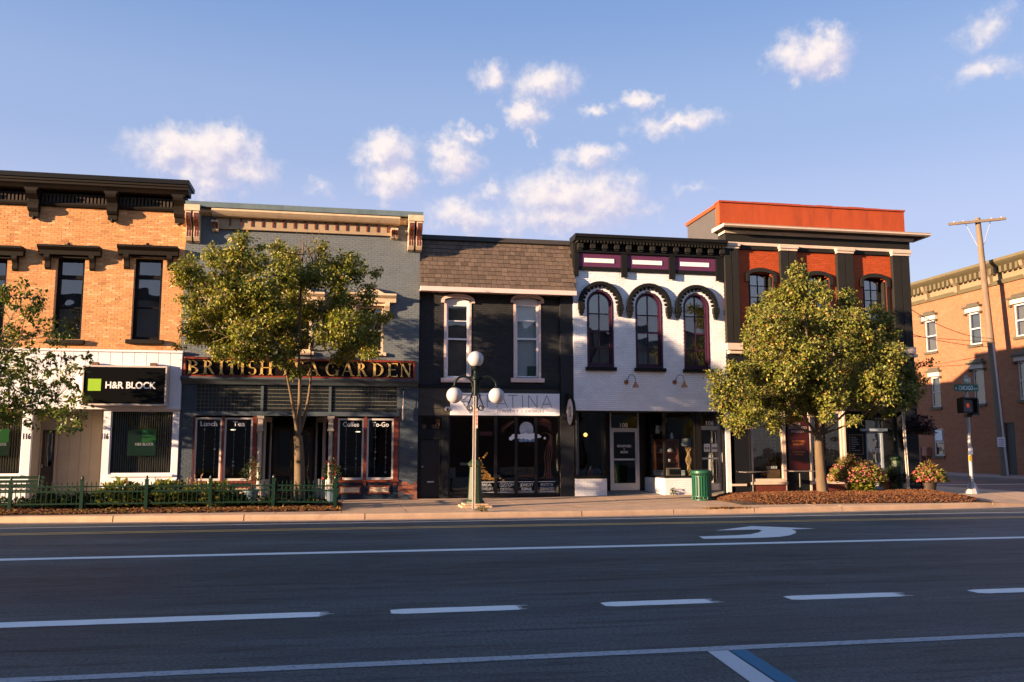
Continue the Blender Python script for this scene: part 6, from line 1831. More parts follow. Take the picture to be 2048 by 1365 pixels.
# ================================================================ planting beds: mounded soil and bark chips
CHIP = M('bark mulch', (.2, .1, .05), .9, .15, 9, attr=True)
def bed(name_poly, f_in, x0, x1, y0, y1, mound, n, seed, greens=0.0):
    rnd = random.Random(seed)
    nx, ny = max(6, int((x1 - x0) / .25)), 10
    def zz(x, y):
        u, v = (x - x0) / (x1 - x0), (y - y0) / (y1 - y0)
        e = max(0, min(u, 1 - u) * (x1 - x0) / .7); e2 = max(0, min(v, 1 - v) * (y1 - y0) / .7)
        return zs(x, y) + .012 + mound * min(1, e) ** .7 * min(1, e2) ** .7
    m = MB()
    for i in range(nx + 1):
        for j in range(ny + 1):
            x, y = x0 + (x1 - x0) * i / nx, y0 + (y1 - y0) * j / ny; m.v.append((x, y, zz(x, y)))
    for i in range(nx):
        for j in range(ny):
            a = i * (ny + 1) + j; m.face([a, a + ny + 1, a + ny + 2, a + 1])
    o = m.build('planting_soil', M('dark soil', (.055, .032, .020), .95, .3, 5, .6, 40)); tag(o, kind='structure')
    c = MB()
    for k in range(n):
        u, v = rnd.random(), rnd.random()
        x, y = x0 + (x1 - x0) * u, y0 + (y1 - y0) * v
        if not f_in(u, v): continue
        z = zz(x, y) + .012
        a, w = rnd.uniform(.02, .055), rnd.uniform(.008, .02); th, t1, t2 = rnd.uniform(0, 6.28), rnd.uniform(-.6, .6), rnd.uniform(-.6, .6)
        u_ = Vector((math.cos(th), math.sin(th), t1)).normalized(); v_ = Vector((-math.sin(th), math.cos(th), t2)).normalized(); w_ = u_.cross(v_).normalized()
        t = rnd.random()
        col = (.165, .060, .020) if t < .4 else ((.085, .030, .012) if t < .78 else ((.26, .12, .04) if t < .93 else (.05, .022, .011)))
        kk = rnd.uniform(.8, 1.2); c.cur = tuple(q * kk for q in col)
        c.obox((x, y, z), u_, v_, w_, a, w, .004)
    return c.build('bark_chips', CHIP), zz
o, zbedL = bed('left', lambda u, v: True, -11.5, -.10, 23.15, 26.2, .05, 8500, 4)
tag(o, 'brown bark mulch covering the fenced planting bed', 'mulch', kind='stuff')
def inR(u, v):
    d = ((u - .5) / .5) ** 2; return v < 1 - .0 * d and abs(v - .45) < .62 * math.sqrt(max(0.02, 1 - d ** 2))
o, zbedR = bed('right', inR, 10.9, 18.95, 23.25, 26.2, .16, 9500, 5)
tag(o, 'rust brown bark mulch mounded round the corner street tree', 'mulch', kind='stuff')

# ================================================================ leaves
LEAF = leaf_mat('tree leaf', .28)
PLANT = leaf_mat('plant leaf', .30)
def add_leaf(mb, p, d, nrm, ln, wd, col, fold=.25):
    """diamond leaf folded along its rib: base p, direction d"""
    s = d.cross(nrm)
    if s.length < 1e-5: s = Vector((1, 0, 0))
    s.normalize(); nn = s.cross(d).normalized()
    b = len(mb.v); tip = p + d * ln + nn * (-.12 * ln); mid = p + d * (ln * .45)
    mb.v += [tuple(p), tuple(mid + s * wd + nn * fold * wd), tuple(tip), tuple(mid - s * wd + nn * fold * wd)]
    mb.cur = col; mb.face([b, b + 1, b + 2]); mb.face([b, b + 2, b + 3])
def rand_dir(rnd):
    while True:
        v = Vector((rnd.uniform(-1, 1), rnd.uniform(-1, 1), rnd.uniform(-1, 1)))
        if .05 < v.length < 1: return v.normalized()
def bez(a, b, c, n):
    return [a * (1 - t) ** 2 + b * 2 * t * (1 - t) + c * t * t for t in [i / n for i in range(n + 1)]]
SPREAD = [1.0]
def make_tree(label, blobs, scale, origin, Y0, depth, base, trunk_top, forks, seed, palette, dens, leaf_len, trunk_r=.13, tall=None, bare=(), group=None, yspan=None):
    """blobs: (x, y, r) in a zoomed view of the photograph; each becomes a leafy bough at its own distance"""
    rnd = random.Random(seed)
    ppm = FPX / (Y0 * math.cos(YAW) + base.x * math.sin(YAW))
    t = thing('street_tree', label, 'tree', tuple(base), group)
    cs = []
    for bl in blobs:
        x, y, r = bl[:3]; px, py = origin[0] + x / scale, origin[1] + y / scale
        dy = bl[3] if len(bl) > 3 else rnd.uniform(-1, 1) * depth
        Y = Y0 + dy; cs.append((Vector((X(px, py, Y), Y, Z(px, py, Y))), r / scale / ppm * (Y / Y0), bl[4] if len(bl) > 4 else 1.0))
    wood = MB(); twig = MB(); lv = MB()
    top = Vector(trunk_top)
    path = bez(base, (base + top) / 2 + Vector((rnd.uniform(-.04, .04), 0, .1)), top, 8)
    n_ = len(path)
    wood.tube([base - Vector((0, 0, .15))] + path, [trunk_r * 1.35] + [trunk_r * (1.12 - .35 * i / n_) for i in range(n_)], 12)
    ends = []
    for fx in forks:
        st, mid, en, r0 = [Vector(q) for q in fx[:3]] + [fx[3]]
        pts = bez(st, mid, en, 9); wood.tube(pts, [r0 * (1 - .72 * i / 9) for i in range(10)], 8); ends.append((pts, r0))
    for c, r, dn in cs:
        # bough from the nearest lower point of the scaffold
        best = None
        for pts, r0 in ends:
            for i, q in enumerate(pts):
                cost = (q - c).length + max(0, q.z - c.z) * 1.6
                if best is None or cost < best[0]: best = (cost, q, r0 * (1 - .72 * i / 9))
        q = best[1]; mid = (q + c) / 2 + Vector((rnd.uniform(-.15, .15), rnd.uniform(-.15, .15), .10 - .12 * (c - q).length))
        r1 = min(best[2] * .6, .035) + .004
        wood.tube(bez(q, mid, c, 6), [r1 * (1 - .75 * i / 6) for i in range(7)], 6)
        nt_ = max(4, int(dens * dn * (r / .3) ** 2 * 10))
        for k in range(nt_):
            d = rand_dir(rnd); rr = r * (rnd.random() ** .42) * SPREAD[0]
            e = c + Vector((d.x * rr * 1.05, d.y * rr * 1.1, d.z * rr * .80))
            twig.tube([c + (e - c) * .15, c + (e - c) * .6 + Vector((0, 0, .02)), e], [.006, .004, .0015], 3, cap=False)
            out = (e - c).normalized() if (e - c).length > .02 else d
            for j in range(rnd.randint(7, 12)):
                p = e + Vector((rnd.gauss(0, .065), rnd.gauss(0, .065), rnd.gauss(0, .05)))
                ld = (out * .6 + rand_dir(rnd) * .9 + Vector((0, 0, -.35))).normalized()
                nn = (out * .75 + Vector((0, 0, .45)) + rand_dir(rnd) * .55).normalized()
                a = rnd.random(); i_ = 0 if a < .55 else (1 if a < .85 else (2 if a < .96 else 3))
                kk = rnd.uniform(.75, 1.25); col = tuple(v * kk for v in palette[i_])
                ln = leaf_len * rnd.uniform(.65, 1.2)
                add_leaf(lv, p, ld, nn, ln, ln * rnd.uniform(.26, .36), col)
    for pts in bare: twig.tube(pts, [.012 * (1 - .8 * i / (len(pts) - 1)) + .002 for i in range(len(pts))], 4)
    BARK = M('grey brown bark', (.125, .085, .048), .9, .25, 12, .8, 45, stretch=(1, 1, .25))
    wood.build('trunk', BARK, t, auto=60)
    twig.build('twigs', M('thin twig bark', (.13, .085, .055), .9, .15, 8), t)
    lv.build('crown', LEAF, t)
    return t
PAL_TEA = [(.205, .212, .018), (.118, .145, .015), (.330, .265, .028), (.34, .18, .03)]
PAL_RED = [(.190, .198, .026), (.110, .136, .020), (.380, .310, .080), (.36, .20, .05)]
PAL_LEFT = [(.125, .165, .018), (.075, .115, .014), (.240, .215, .026), (.28, .17, .03)]
def V3(px, py, Y): return Vector((X(px, py, Y), Y, Z(px, py, Y)))
def build_trees():
    # tea house tree
    Y0 = 24.75
    base = V3(600, 975, Y0); base.z = zbedL(base.x, Y0)
    top = V3(596, 872, Y0)
    tb = [(150, 380, 110), (130, 480, 90), (230, 470, 70), (400, 270, 95), (640, 140, 85), (600, 250, 90), (560, 380, 150), (740, 330, 110), (790, 190, 35), (940, 200, 70), (1040, 280, 100), (1000, 400, 140),
          (1330, 230, 90, 0, .45), (1400, 330, 110, .3, .6), (1580, 350, 120), (1640, 430, 75), (1810, 430, 60, .2, .6), (1750, 560, 50), (350, 520, 120), (550, 560, 150), (800, 560, 150), (1050, 540, 130), (1230, 440, 140),
          (1450, 470, 110), (1530, 640, 120), (1750, 650, 75), (1880, 800, 65), (1700, 820, 90), (200, 650, 95), (250, 820, 115), (180, 950, 95), (80, 1060, 28), (420, 760, 140), (650, 750, 160), (900, 750, 155), (1130, 720, 140),
          (1350, 790, 150), (1550, 860, 140), (1740, 1000, 110), (300, 960, 110), (480, 1000, 130), (700, 950, 150), (950, 930, 150), (1130, 970, 110), (1420, 960, 120), (1600, 1050, 120), (1740, 1120, 80), (430, 1110, 75), (600, 1130, 105),
          (800, 1110, 115), (960, 1150, 80), (1060, 1090, 95), (1560, 1140, 75), (1130, 1290, 60, -.1, .8), (1080, 1330, 40, -.15, .8), (1480, 1180, 50), (1000, 1215, 60)]
    f1 = V3(567, 720, Y0 - .35)
    forks = [(top, V3(585, 800, Y0 - .2), f1, .062), (f1, V3(540, 650, Y0 - .6), V3(470, 585, Y0 - 1.0), .045), (top, V3(603, 780, Y0), V3(597, 690, Y0 - .1), .075), (V3(597, 690, Y0 - .1), V3(600, 600, Y0), V3(607, 485, Y0), .055),
             (top, V3(626, 800, Y0 + .2), V3(622, 700, Y0 + .4), .06), (V3(622, 700, Y0 + .4), V3(640, 610, Y0 + .6), V3(690, 530, Y0 + .9), .045), (V3(622, 700, Y0 + .4), V3(655, 710, Y0 + .5), V3(705, 680, Y0 + .4), .03),
             (V3(597, 690, Y0 - .1), V3(560, 630, Y0 + .5), V3(500, 620, Y0 + 1.2), .035), (V3(567, 720, Y0 - .35), V3(500, 690, Y0 - .6), V3(420, 660, Y0 - .6), .03), (V3(622, 700, Y0 + .4), V3(690, 640, Y0 - .3), V3(755, 560, Y0 - .2), .025)]
    rnd = random.Random(8); bare = []
    for k in range(16):
        a = V3(605 + rnd.uniform(-12, 45), 520 + rnd.uniform(-10, 30), Y0 + rnd.uniform(-.3, .3)); d = Vector((rnd.uniform(-.6, .9), rnd.uniform(-.3, .3), 1)).normalized(); L_ = rnd.uniform(.5, 1.1)
        b_ = a + d * L_ * .5 + Vector((rnd.uniform(-.1, .1), 0, 0)); c = b_ + (d + Vector((rnd.uniform(-.6, .6), 0, 0))).normalized() * L_ * .5; bare.append([a, b_, c])
    SPREAD[0] = 1.14
    make_tree('leafy yellow-green maple with forked trunk in front of the blue tea house', tb, 4.402, (340, 450), Y0, 1.25, base, top, forks, 31, PAL_TEA, 6.2, .096, .145, bare=bare)
    # corner tree
    Y0 = 25.1
    base = V3(1645, 980, Y0); base.z = zbedR(base.x, Y0) - .02
    top = V3(1637, 870, Y0)
    rb = [(715, 80, 34), (715, 140, 60), (730, 215, 90), (850, 240, 60), (640, 280, 75), (540, 320, 80), (920, 300, 55), (780, 340, 130), (1090, 290, 50), (1090, 370, 85), (1290, 400, 50), (1330, 480, 95), (420, 430, 80), (560, 480, 135), (760, 520, 150), (960, 480, 120),
          (1130, 480, 100), (1250, 560, 100), (1400, 600, 80), (400, 580, 95), (380, 700, 60), (560, 650, 145), (780, 700, 160), (1000, 650, 150), (1200, 700, 140), (1400, 730, 115), (250, 860, 80), (110, 900, 55), (90, 1000, 40), (230, 980, 110), (420, 850, 130),
          (620, 880, 150), (850, 900, 160), (1080, 880, 150), (1300, 900, 140), (1500, 850, 100), (1570, 940, 80), (170, 1090, 80), (330, 1070, 120), (540, 1060, 130), (760, 1080, 130), (960, 1060, 120), (1160, 1040, 110), (1330, 1020, 110), (1480, 1000, 80),
          (1250, 1130, 60), (230, 1230, 70), (370, 1180, 100), (540, 1200, 80), (280, 1290, 40), (540, 1280, 40), (700, 1180, 60), (950, 1190, 55), (1130, 1220, 45), (870, 1290, 22), (1650, 800, 30, .2, .6), (1700, 790, 16, .2, .6), (1450, 1095, 80, -.2), (1390, 1150, 55, -.2), (1530, 1070, 65, -.1), (1580, 1020, 60, 0)]
    forks = [(top, V3(1630, 800, Y0), V3(1600, 560, Y0), .085), (top, V3(1600, 830, Y0 - .3), V3(1500, 700, Y0 - .7), .05), (top, V3(1680, 820, Y0 + .2), V3(1690, 640, Y0 + .3), .055), (top, V3(1700, 830, Y0), V3(1780, 720, Y0 + .4), .05),
             (top, V3(1570, 850, Y0 - .2), V3(1450, 790, Y0 - .3), .04), (top, V3(1630, 800, Y0 + .6), V3(1560, 660, Y0 + 1.1), .045), (top, V3(1720, 850, Y0 - .5), V3(1770, 790, Y0 - 1.0), .04), (top, V3(1650, 820, Y0 - .5), V3(1660, 700, Y0 - 1.2), .045)]
    SPREAD[0] = 1.04
    make_tree('dense pyramidal yellow-green tree on the mulch mound before the red corner building', rb, 3.689, (1400, 510), Y0, 1.4, base, top, forks, 32, PAL_RED, 5.0, .100, .15)
    # left tree, its trunk just outside the picture
    Y0 = 24.6
    base = V3(-105, 1000, Y0); base.z = zbedL(base.x, Y0)
    top = V3(-98, 860, Y0)
    lb = [(80, 140, 55), (30, 200, 80), (170, 130, 35), (260, 220, 80), (280, 330, 80), (120, 300, 45, .2, .5), (100, 480, 80), (190, 530, 55), (300, 480, 50), (380, 400, 50), (400, 500, 50), (520, 500, 45), (450, 590, 50), (280, 620, 50), (60, 650, 90), (170, 700, 80),
          (380, 680, 22), (450, 720, 38), (540, 710, 16), (690, 700, 24), (550, 780, 50), (630, 800, 30), (530, 860, 40), (280, 780, 60), (390, 810, 42), (60, 830, 115), (220, 880, 95), (420, 920, 60), (580, 920, 38), (600, 1020, 65), (690, 1050, 32), (400, 1020, 75), (270, 1010, 70),
          (100, 1050, 130), (300, 1120, 85), (550, 1140, 75), (640, 1160, 32), (60, 1200, 100), (200, 1240, 55), (520, 1270, 65), (600, 1230, 45), (420, 1160, 50), (-150, 300, 130), (-200, 600, 180), (-150, 900, 200), (-350, 700, 220), (-300, 1000, 220), (-200, 1180, 130), (-450, 900, 200),
          (-350, 400, 170), (-250, 150, 100), (-600, 600, 180), (-650, 900, 170), (-550, 1100, 150)]
    forks = [(top, V3(-90, 760, Y0), V3(-60, 600, Y0), .075), (top, V3(-60, 790, Y0 - .2), V3(40, 680, Y0 - .3), .05), (top, V3(-40, 830, Y0), V3(110, 800, Y0 + .1), .035), (top, V3(-130, 780, Y0), V3(-170, 650, Y0 + .3), .05), (top, V3(-60, 800, Y0 + .5), V3(20, 640, Y0 + .8), .04)]
    SPREAD[0] = 1.1
    make_tree('sparse darker green tree reaching in at the left before the tax office', lb, 4.015, (0, 540), Y0, 1.9, base, top, forks, 33, PAL_LEFT, 1.9, .125, .13)
build_trees()
# ================================================================ fence round the left bed
def build_fence():
    Yf = 23.92
    post_x = [X(px, 1000, Yf) for px in (-125, 20, 163, 292, 420, 546, 670)]
    f = thing('iron_fence', 'low dark green iron picket fence along the planting bed by the kerb', 'fence', (post_x[3], Yf, .15))
    def zg(x): return zbedL(x, Yf) - .01
    H = .66
    p = MB(); p.box(-.04, .04, -.04, .04, -.05, H + .08); p.box(-.05, .05, -.05, .05, H + .081, H + .10); p.lathe((0, 0, H + .10), [(.02, 0), (.035, .03), (.03, .06), (.008, .10)], 10)
    pm = p.mesh('post', GREEN_PAINT)
    k = MB(); k.box(-.008, .008, -.008, .008, .13, H - .02); k.lathe((0, 0, H - .02), [(.010, 0), (.016, .02), (.002, .07)], 6); km = k.mesh('picket', GREEN_PAINT)
    for x in post_x: place('post', pm, f, (x, Yf, zg(x)))
    for i, (a, e) in enumerate(zip(post_x, post_x[1:])):
        for h_, t in ((.16, .018), (H - .20, .018), (H - .075, .018)):
            r = MB(); z0, z1 = zg(a) + h_, zg(e) + h_
            r.add([(a + .041, Yf - .016, z0 - t), (e - .041, Yf - .016, z1 - t), (e - .041, Yf + .016, z1 - t), (a + .041, Yf + .016, z0 - t), (a + .041, Yf - .016, z0 + t), (e - .041, Yf - .016, z1 + t), (e - .041, Yf + .016, z1 + t), (a + .041, Yf + .016, z0 + t)], [(0, 1, 5, 4), (1, 2, 6, 5), (2, 3, 7, 6), (3, 0, 4, 7), (4, 5, 6, 7), (3, 2, 1, 0)]); r.build('rail', GREEN_PAINT, f)
        n = 13
        rg = MB()
        for q in range(1, n + 1):
            x = a + (e - a) * q / (n + 1); place('picket', km, f, (x, Yf - .001 * (q % 2), zg(x)))
            xc = x + (e - a) / (n + 1) / 2
            if q <= n: 
                zc = zg(x) + H - .137; pts = [(xc + .042 * math.cos(t), Yf, zc + .042 * math.sin(t)) for t in [2 * math.pi * s / 8 for s in range(9)]]; rg.tube(pts, .006, 4, cap=False)
        if i != 2 and i != 6: rg.build('ring_row', GREEN_PAINT, f)['kind'] = 'stuff'
    # return at the right end
    x = post_x[-1]; Yb = 26.1
    place('post', pm, f, (x + .02, Yb, zg(x)))
    for h_ in (.16, H - .20, H - .075):
        r = MB(); r.box(x - .016, x + .016, Yf + .041, Yb - .041, zg(x) + h_ - .018, zg(x) + h_ + .018); r.build('rail', GREEN_PAINT, f)
    for q in range(1, 17): place('picket', km, f, (x, Yf + (Yb - Yf) * q / 17, zg(x)))
build_fence()

# ================================================================ shrubs and flowers
def shrub(name, label, cat, c, rx, ry, h, n, palette, ln, seed, blooms=None, bloom_cols=None, group=None, stems=True, wide=.32, parent=None, bloom_r=.03):
    rnd = random.Random(seed); c = Vector(c)
    t = parent or thing(name, label, cat, tuple(c), group)
    lv = MB(); st = MB()
    for k in range(n):
        d = rand_dir(rnd); d.z = abs(d.z)
        rr = rnd.random() ** .4
        p = c + Vector((d.x * rx * rr, d.y * ry * rr, d.z * h * rr * (.9 + .25 * noise.noise((d.x * 2.3 + seed, d.y * 2.3, d.z * 2.3))) + .02))
        ld = (Vector((d.x, d.y, .35)) + rand_dir(rnd) * .6).normalized(); nn = (Vector((0, 0, 1)) + rand_dir(rnd) * .6).normalized()
        col = palette[min(len(palette) - 1, int(rnd.random() ** 1.5 * len(palette)))]; kk = rnd.uniform(.75, 1.25)
        l = ln * rnd.uniform(.6, 1.25); add_leaf(lv, p, ld, nn, l, l * wide, tuple(v * kk for v in col))
        if stems and k % 9 == 0: st.tube([c + Vector((d.x * rx * .15, d.y * ry * .15, 0)), c + (p - c) * .6 + Vector((0, 0, .03)), p], [.008, .005, .002], 3, cap=False)
    lv.build('foliage', PLANT, t)
    if st.v: st.build('stems', M('green stem', (.07, .075, .03), .8, .1), t)
    if blooms:
        b = MB()
        for k in range(blooms):
            d = rand_dir(rnd); d.z = abs(d.z)
            p = c + Vector((d.x * rx, d.y * ry, d.z * h * (.9 + .25 * noise.noise((d.x * 2.3 + seed, d.y * 2.3, d.z * 2.3))) + .03)) * 1.0
            p = c + (p - c) * rnd.uniform(.88, 1.08)
            b.cur = tuple(v * rnd.uniform(.8, 1.2) for v in rnd.choice(bloom_cols)); r = bloom_r * rnd.uniform(.7, 1.3)
            nn = (d + Vector((0, -.4, .3)) + rand_dir(rnd) * .4).normalized(); u = nn.cross(Vector((0, 0, 1))).normalized(); w = nn.cross(u)
            i0 = len(b.v); b.v.append(tuple(p - nn * r * .3)); m = 6
            for q in range(m):
                a = 2 * math.pi * q / m; b.v.append(tuple(p + (u * math.cos(a) + w * math.sin(a)) * r + nn * r * .25))
            for q in range(m): b.face([i0, i0 + 1 + q, i0 + 1 + (q + 1) % m])
        b.build('blossoms', PLANT, t)
    return t
GR_Y = [(.30, .30, .045), (.20, .22, .035), (.12, .15, .03), (.38, .31, .05)]
GR_D = [(.035, .065, .02), (.025, .045, .015), (.06, .085, .025)]
def build_bed_plants():
    def at(px, Y): x = X(px, 1000, Y); return (x, Y, zbedL(x, Y))
    shrub('hosta', 'dark leafy clump behind the fence below the tax office door', 'plant', at(130, 24.5), .95, .45, .42, 700, GR_D, .16, 1, wide=.34)
    shrub('hosta', 'lime green hosta with broad sunlit leaves below the office window', 'plant', at(245, 24.6), .80, .45, .64, 760, GR_Y, .20, 2, wide=.38)
    shrub('hosta', 'yellow-green hosta clump directly left of the tea house corner', 'plant', at(335, 24.7), .85, .45, .68, 800, GR_Y, .20, 3, wide=.38)
    shrub('hosta', 'bright hosta with pale flower spikes under the Lunch window', 'plant', at(420, 24.7), .80, .45, .66, 760, GR_Y, .18, 4, wide=.36)
    shrub('hosta', 'dark green bush under the Tea window', 'plant', at(470, 24.4), .55, .35, .36, 380, GR_D, .14, 5, wide=.34)
    shrub('hosta', 'low spreading plant at the foot of the forked street tree', 'plant', at(545, 24.35), .55, .35, .26, 340, GR_D + [(.12, .12, .03)], .15, 6, wide=.25)
    shrub('hosta', 'small trailing plant at the right end of the fence', 'plant', at(620, 24.6), .45, .3, .22, 200, GR_D, .12, 7, wide=.3)
    shrub('hosta', 'low dark plant at the far left end of the fenced bed', 'plant', at(30, 24.9), .6, .4, .25, 260, GR_D, .14, 8, wide=.3)
    for i, (px, Y, h) in enumerate(((252, 24.5, .85), (318, 24.6, .80), (362, 24.5, .86), (396, 24.7, .9), (582, 24.6, .72))):
        x, y, z = at(px, Y); rnd = random.Random(50 + i); m = MB(); q = MB()
        for k in range(3):
            a = Vector((rnd.uniform(-.25, .3), rnd.uniform(-.1, .1), 1)).normalized(); p0 = Vector((x + rnd.uniform(-.05, .05), y, z)); p1 = p0 + a * h * rnd.uniform(.8, 1)
            m.tube([p0, (p0 + p1) / 2, p1], [.006, .005, .004], 4)
            for s in range(9):
                pp = p0 + (p1 - p0) * (.72 + .03 * s); q.cur = (.42, .25, .16); add_leaf(q, pp, (a + rand_dir(rnd) * .5).normalized(), rand_dir(rnd), .07, .012, q.cur)
        t = thing('flower_spike', ['buff flower spikes rising left of the office window post', 'buff flower spikes under the right part of the office window', 'buff flower spikes at the corner of tea house and office', 'tall pinkish spikes under the Lunch window', 'pale plumes left of the forked tree trunk'][i], 'plant', (x, y, z), 'seed spikes in the bed')
        m.build('stems', M('straw stem', (.32, .20, .12), .9, .1), t); q.build('seed_head', PLANT, t)
    # fallen leaves on bed and kerb
    rnd = random.Random(77); m = MB()
    for k in range(900):
        x = rnd.uniform(-9, 0); y = 23.2 + abs(rnd.gauss(0, .35))
        col = rnd.choice(((.45, .27, .05), (.36, .16, .04), (.50, .36, .08), (.25, .10, .04))); p = Vector((x, y, zbedL(x, y) + .02 + rnd.random() * .015))
        add_leaf(m, p, (rand_dir(rnd) * Vector((1, 1, .25))).normalized(), Vector((0, 0, 1)), rnd.uniform(.05, .1), rnd.uniform(.015, .03), col)
    tag(m.build('fallen_leaves', PLANT), 'yellow fallen leaves along the front of the fenced bed', 'leaves', kind='stuff')
    m = MB()
    for k in range(260):
        c = G(1475, 1020, .16); x, y = c.x + rnd.gauss(0, .35), c.y + rnd.gauss(0, .12)
        add_leaf(m, Vector((x, max(y, curb_y(x) + .02), .158 + rnd.random() * .02)), (rand_dir(rnd) * Vector((1, 1, .3))).normalized(), Vector((0, 0, 1)), .06, .018, rnd.choice(((.45, .27, .05), (.40, .20, .05), (.30, .13, .04))))
    tag(m.build('fallen_leaves', PLANT), 'heap of tan leaves on the kerb left of the corner tree', 'leaves', kind='stuff')
    x, y = G(968, 1026, .15).x, curb_y(3.4) + .10
    shrub('weed', 'small weed growing from the kerb joint in front of the street lamp', 'plant', (x, y, .15), .17, .10, .13, 90, [(.16, .17, .04), (.22, .17, .05), (.09, .11, .03)], .08, 9, wide=.22)
    x = X(1347, 990, F0 - .1)
    shrub('weed', 'little weed at the foot of the white bulkhead', 'plant', (x, F0 - .1, zs(x, 27.9)), .08, .06, .24, 60, GR_D, .07, 10, wide=.35)
build_bed_plants()

# rose standards in pots at the tea house door
def rose(px, Y, label, seed, red):
    x = X(px, 1000, Y); z = zs(x, Y)
    t = thing('potted_rose', label, 'plant', (x, Y, z))
    p = MB(); p.lathe((x, Y, z), [(.16, 0), (.20, .30), (.225, .32), (.225, .38), (.19, .38), (.18, .34)], 16); p.build('pot', M('blue glazed pot', (.07, .11, .15), .3, .2, 6), t, auto=40)
    s = MB(); s.tube([(x, Y, z + .3), (x + .02, Y, z + .7), (x, Y, z + 1.0)], .014, 6); s.build('stem', M('green stem', (.07, .075, .03)), t)
    shrub(None, None, None, (x, Y, z + .62), .30, .26, .72, 330, GR_D + [(.10, .11, .03)], .085, seed, parent=t, stems=False, blooms=4 if red else 0, bloom_cols=[(.45, .02, .02)], bloom_r=.05)
rose(502, 26.7, 'potted rose standard before the Tea window', 11, False)
rose(664, 26.9, 'potted rose with red blooms at the right entrance column', 12, True)

# bench behind the fence at the far left
def build_bench():
    Y = 26.55; x1 = X(80, 980, Y); x0 = x1 - 1.75; z = zs(x0, Y)
    t = thing('park_bench', 'dark green slatted bench behind the fence at the far left', 'bench', ((x0 + x1) / 2, Y, z))
    for k in range(4):
        m = MB(); m.box(x0, x1, Y - .22 + k * .11, Y - .135 + k * .11, z + .42, z + .45); m.build('seat_slat', GREEN_PAINT, t)
    for k in range(3):
        m = MB(); m.box(x0, x1, Y + .24 + k * .02, Y + .265 + k * .02, z + .52 + k * .11, z + .60 + k * .11); m.build('back_slat', GREEN_PAINT, t)
    for x in (x0 + .12, x1 - .12):
        m = MB(); m.tube([(x, Y - .2, z), (x, Y - .18, z + .42), (x, Y + .22, z + .42), (x, Y + .30, z + .85)], .02, 6); m.tube([(x, Y + .28, z), (x, Y + .22, z + .42)], .02, 6); m.build('leg_frame', BLACK_PAINT, t)
build_bench()

# ================================================================ three-globe street lamp
def lamp_post(loc, label, globes=True, turn=0.0):
    x, y, z = loc
    t = thing('street_lamp', label, 'street lamp', loc)
    DG = M('black green cast iron', (.002, .008, .006), .5, .15, 5, spec=.25); OGR = M('olive green pedestal', (.018, .038, .014), .5, .2, 4)
    m = MB(); m.box(x - .42, x + .42, y - .42, y + .42, z - .03, z + .05); m.box(x - .34, x + .34, y - .34, y + .34, z + .051, z + .10); m.build('footing', CONC, t, bevel=.02)
    m = MB(); m.lathe((x, y, z + .10), [(.26, 0), (.26, .05), (.215, .10), (.205, .14), (.165, .85), (.16, .98), (.20, 1.02), (.215, 1.08), (.17, 1.12), (.11, 1.17)], 8, rot=math.pi / 8); m.build('pedestal', OGR, t)
    m = MB(); m.lathe((x, y, z + 1.27), [(.105, 0), (.085, .2), (.075, 1.3), (.085, 1.34), (.085, 1.40), (.07, 1.44), (.065, 2.21), (.10, 2.24), (.10, 2.30), (.07, 2.34), (.055, 2.46), (.11, 2.50), (.13, 2.58)], 12); m.build('shaft', DG, t, auto=40)
    zt = z + 3.85
    if globes:
        top = zt
        for i, (dx, dz) in enumerate(((0, .215), (-.59, -.80), (.59, -.80))):
            gl = MB(); gl.sphere((x + dx, y, top + dz), .222, 24, 16); gl.build('globe', M('white globe', (.43, .425, .45), .28, .03, 2, spec=.5), t, smooth=True)
            c = MB(); c.lathe((x + dx, y, top + dz + (.19 if i else -.25)), [(.10, 0), (.07, .04), (.04, .08)] if i else [(.05, 0), (.12, .05)], 12); c.build('globe_holder', DG, t)
        for s in (-1, 1):
            a = MB(); pts = [(x + s * .05, y, top - .62)]
            for k in range(11):
                th = math.pi * (1 - k / 10); pts.append((x + s * (.335 + .255 * math.cos(th)), y, top - .54 + .27 * math.sin(th)))
            pts.append((x + s * .59, y, top - .57)); a.tube(pts, .033, 8); a.build('arm', DG, t, auto=60)
            a = MB(); pts = [(x + s * .06, y, top - .35), (x + s * .09, y, top - .75), (x + s * .17, y, top - .98)] + [(x + s * (.15 + (.085 - .004 * k) * math.cos(k * .55)), y, top - 1.14 - (.085 - .004 * k) * math.sin(k * .55)) for k in range(14)]
            a.tube(pts, .019, 6); a.build('scroll', DG, t)
        c = MB(); c.tube([(x - .16, y, top - .30), (x + .16, y, top - .30)], .025, 8); c.sphere((x - .16, y, top - .30), .035, 8, 6); c.sphere((x + .16, y, top - .30), .035, 8, 6); c.build('crosspiece', DG, t)
    t.rotation_euler = (0, 0, turn)
    return t
lp = G(950, 1014, .15)
lamp_post((lp.x, lp.y, .15), 'green cast-iron street lamp with three white globes by the kerb')
l2 = V3(1796, 980, 26.6)
lamp_post((l2.x, 26.6, zs(l2.x, 26.6)), 'green street lamp half hidden behind the pink flower planter at the corner', turn=RAD(75))
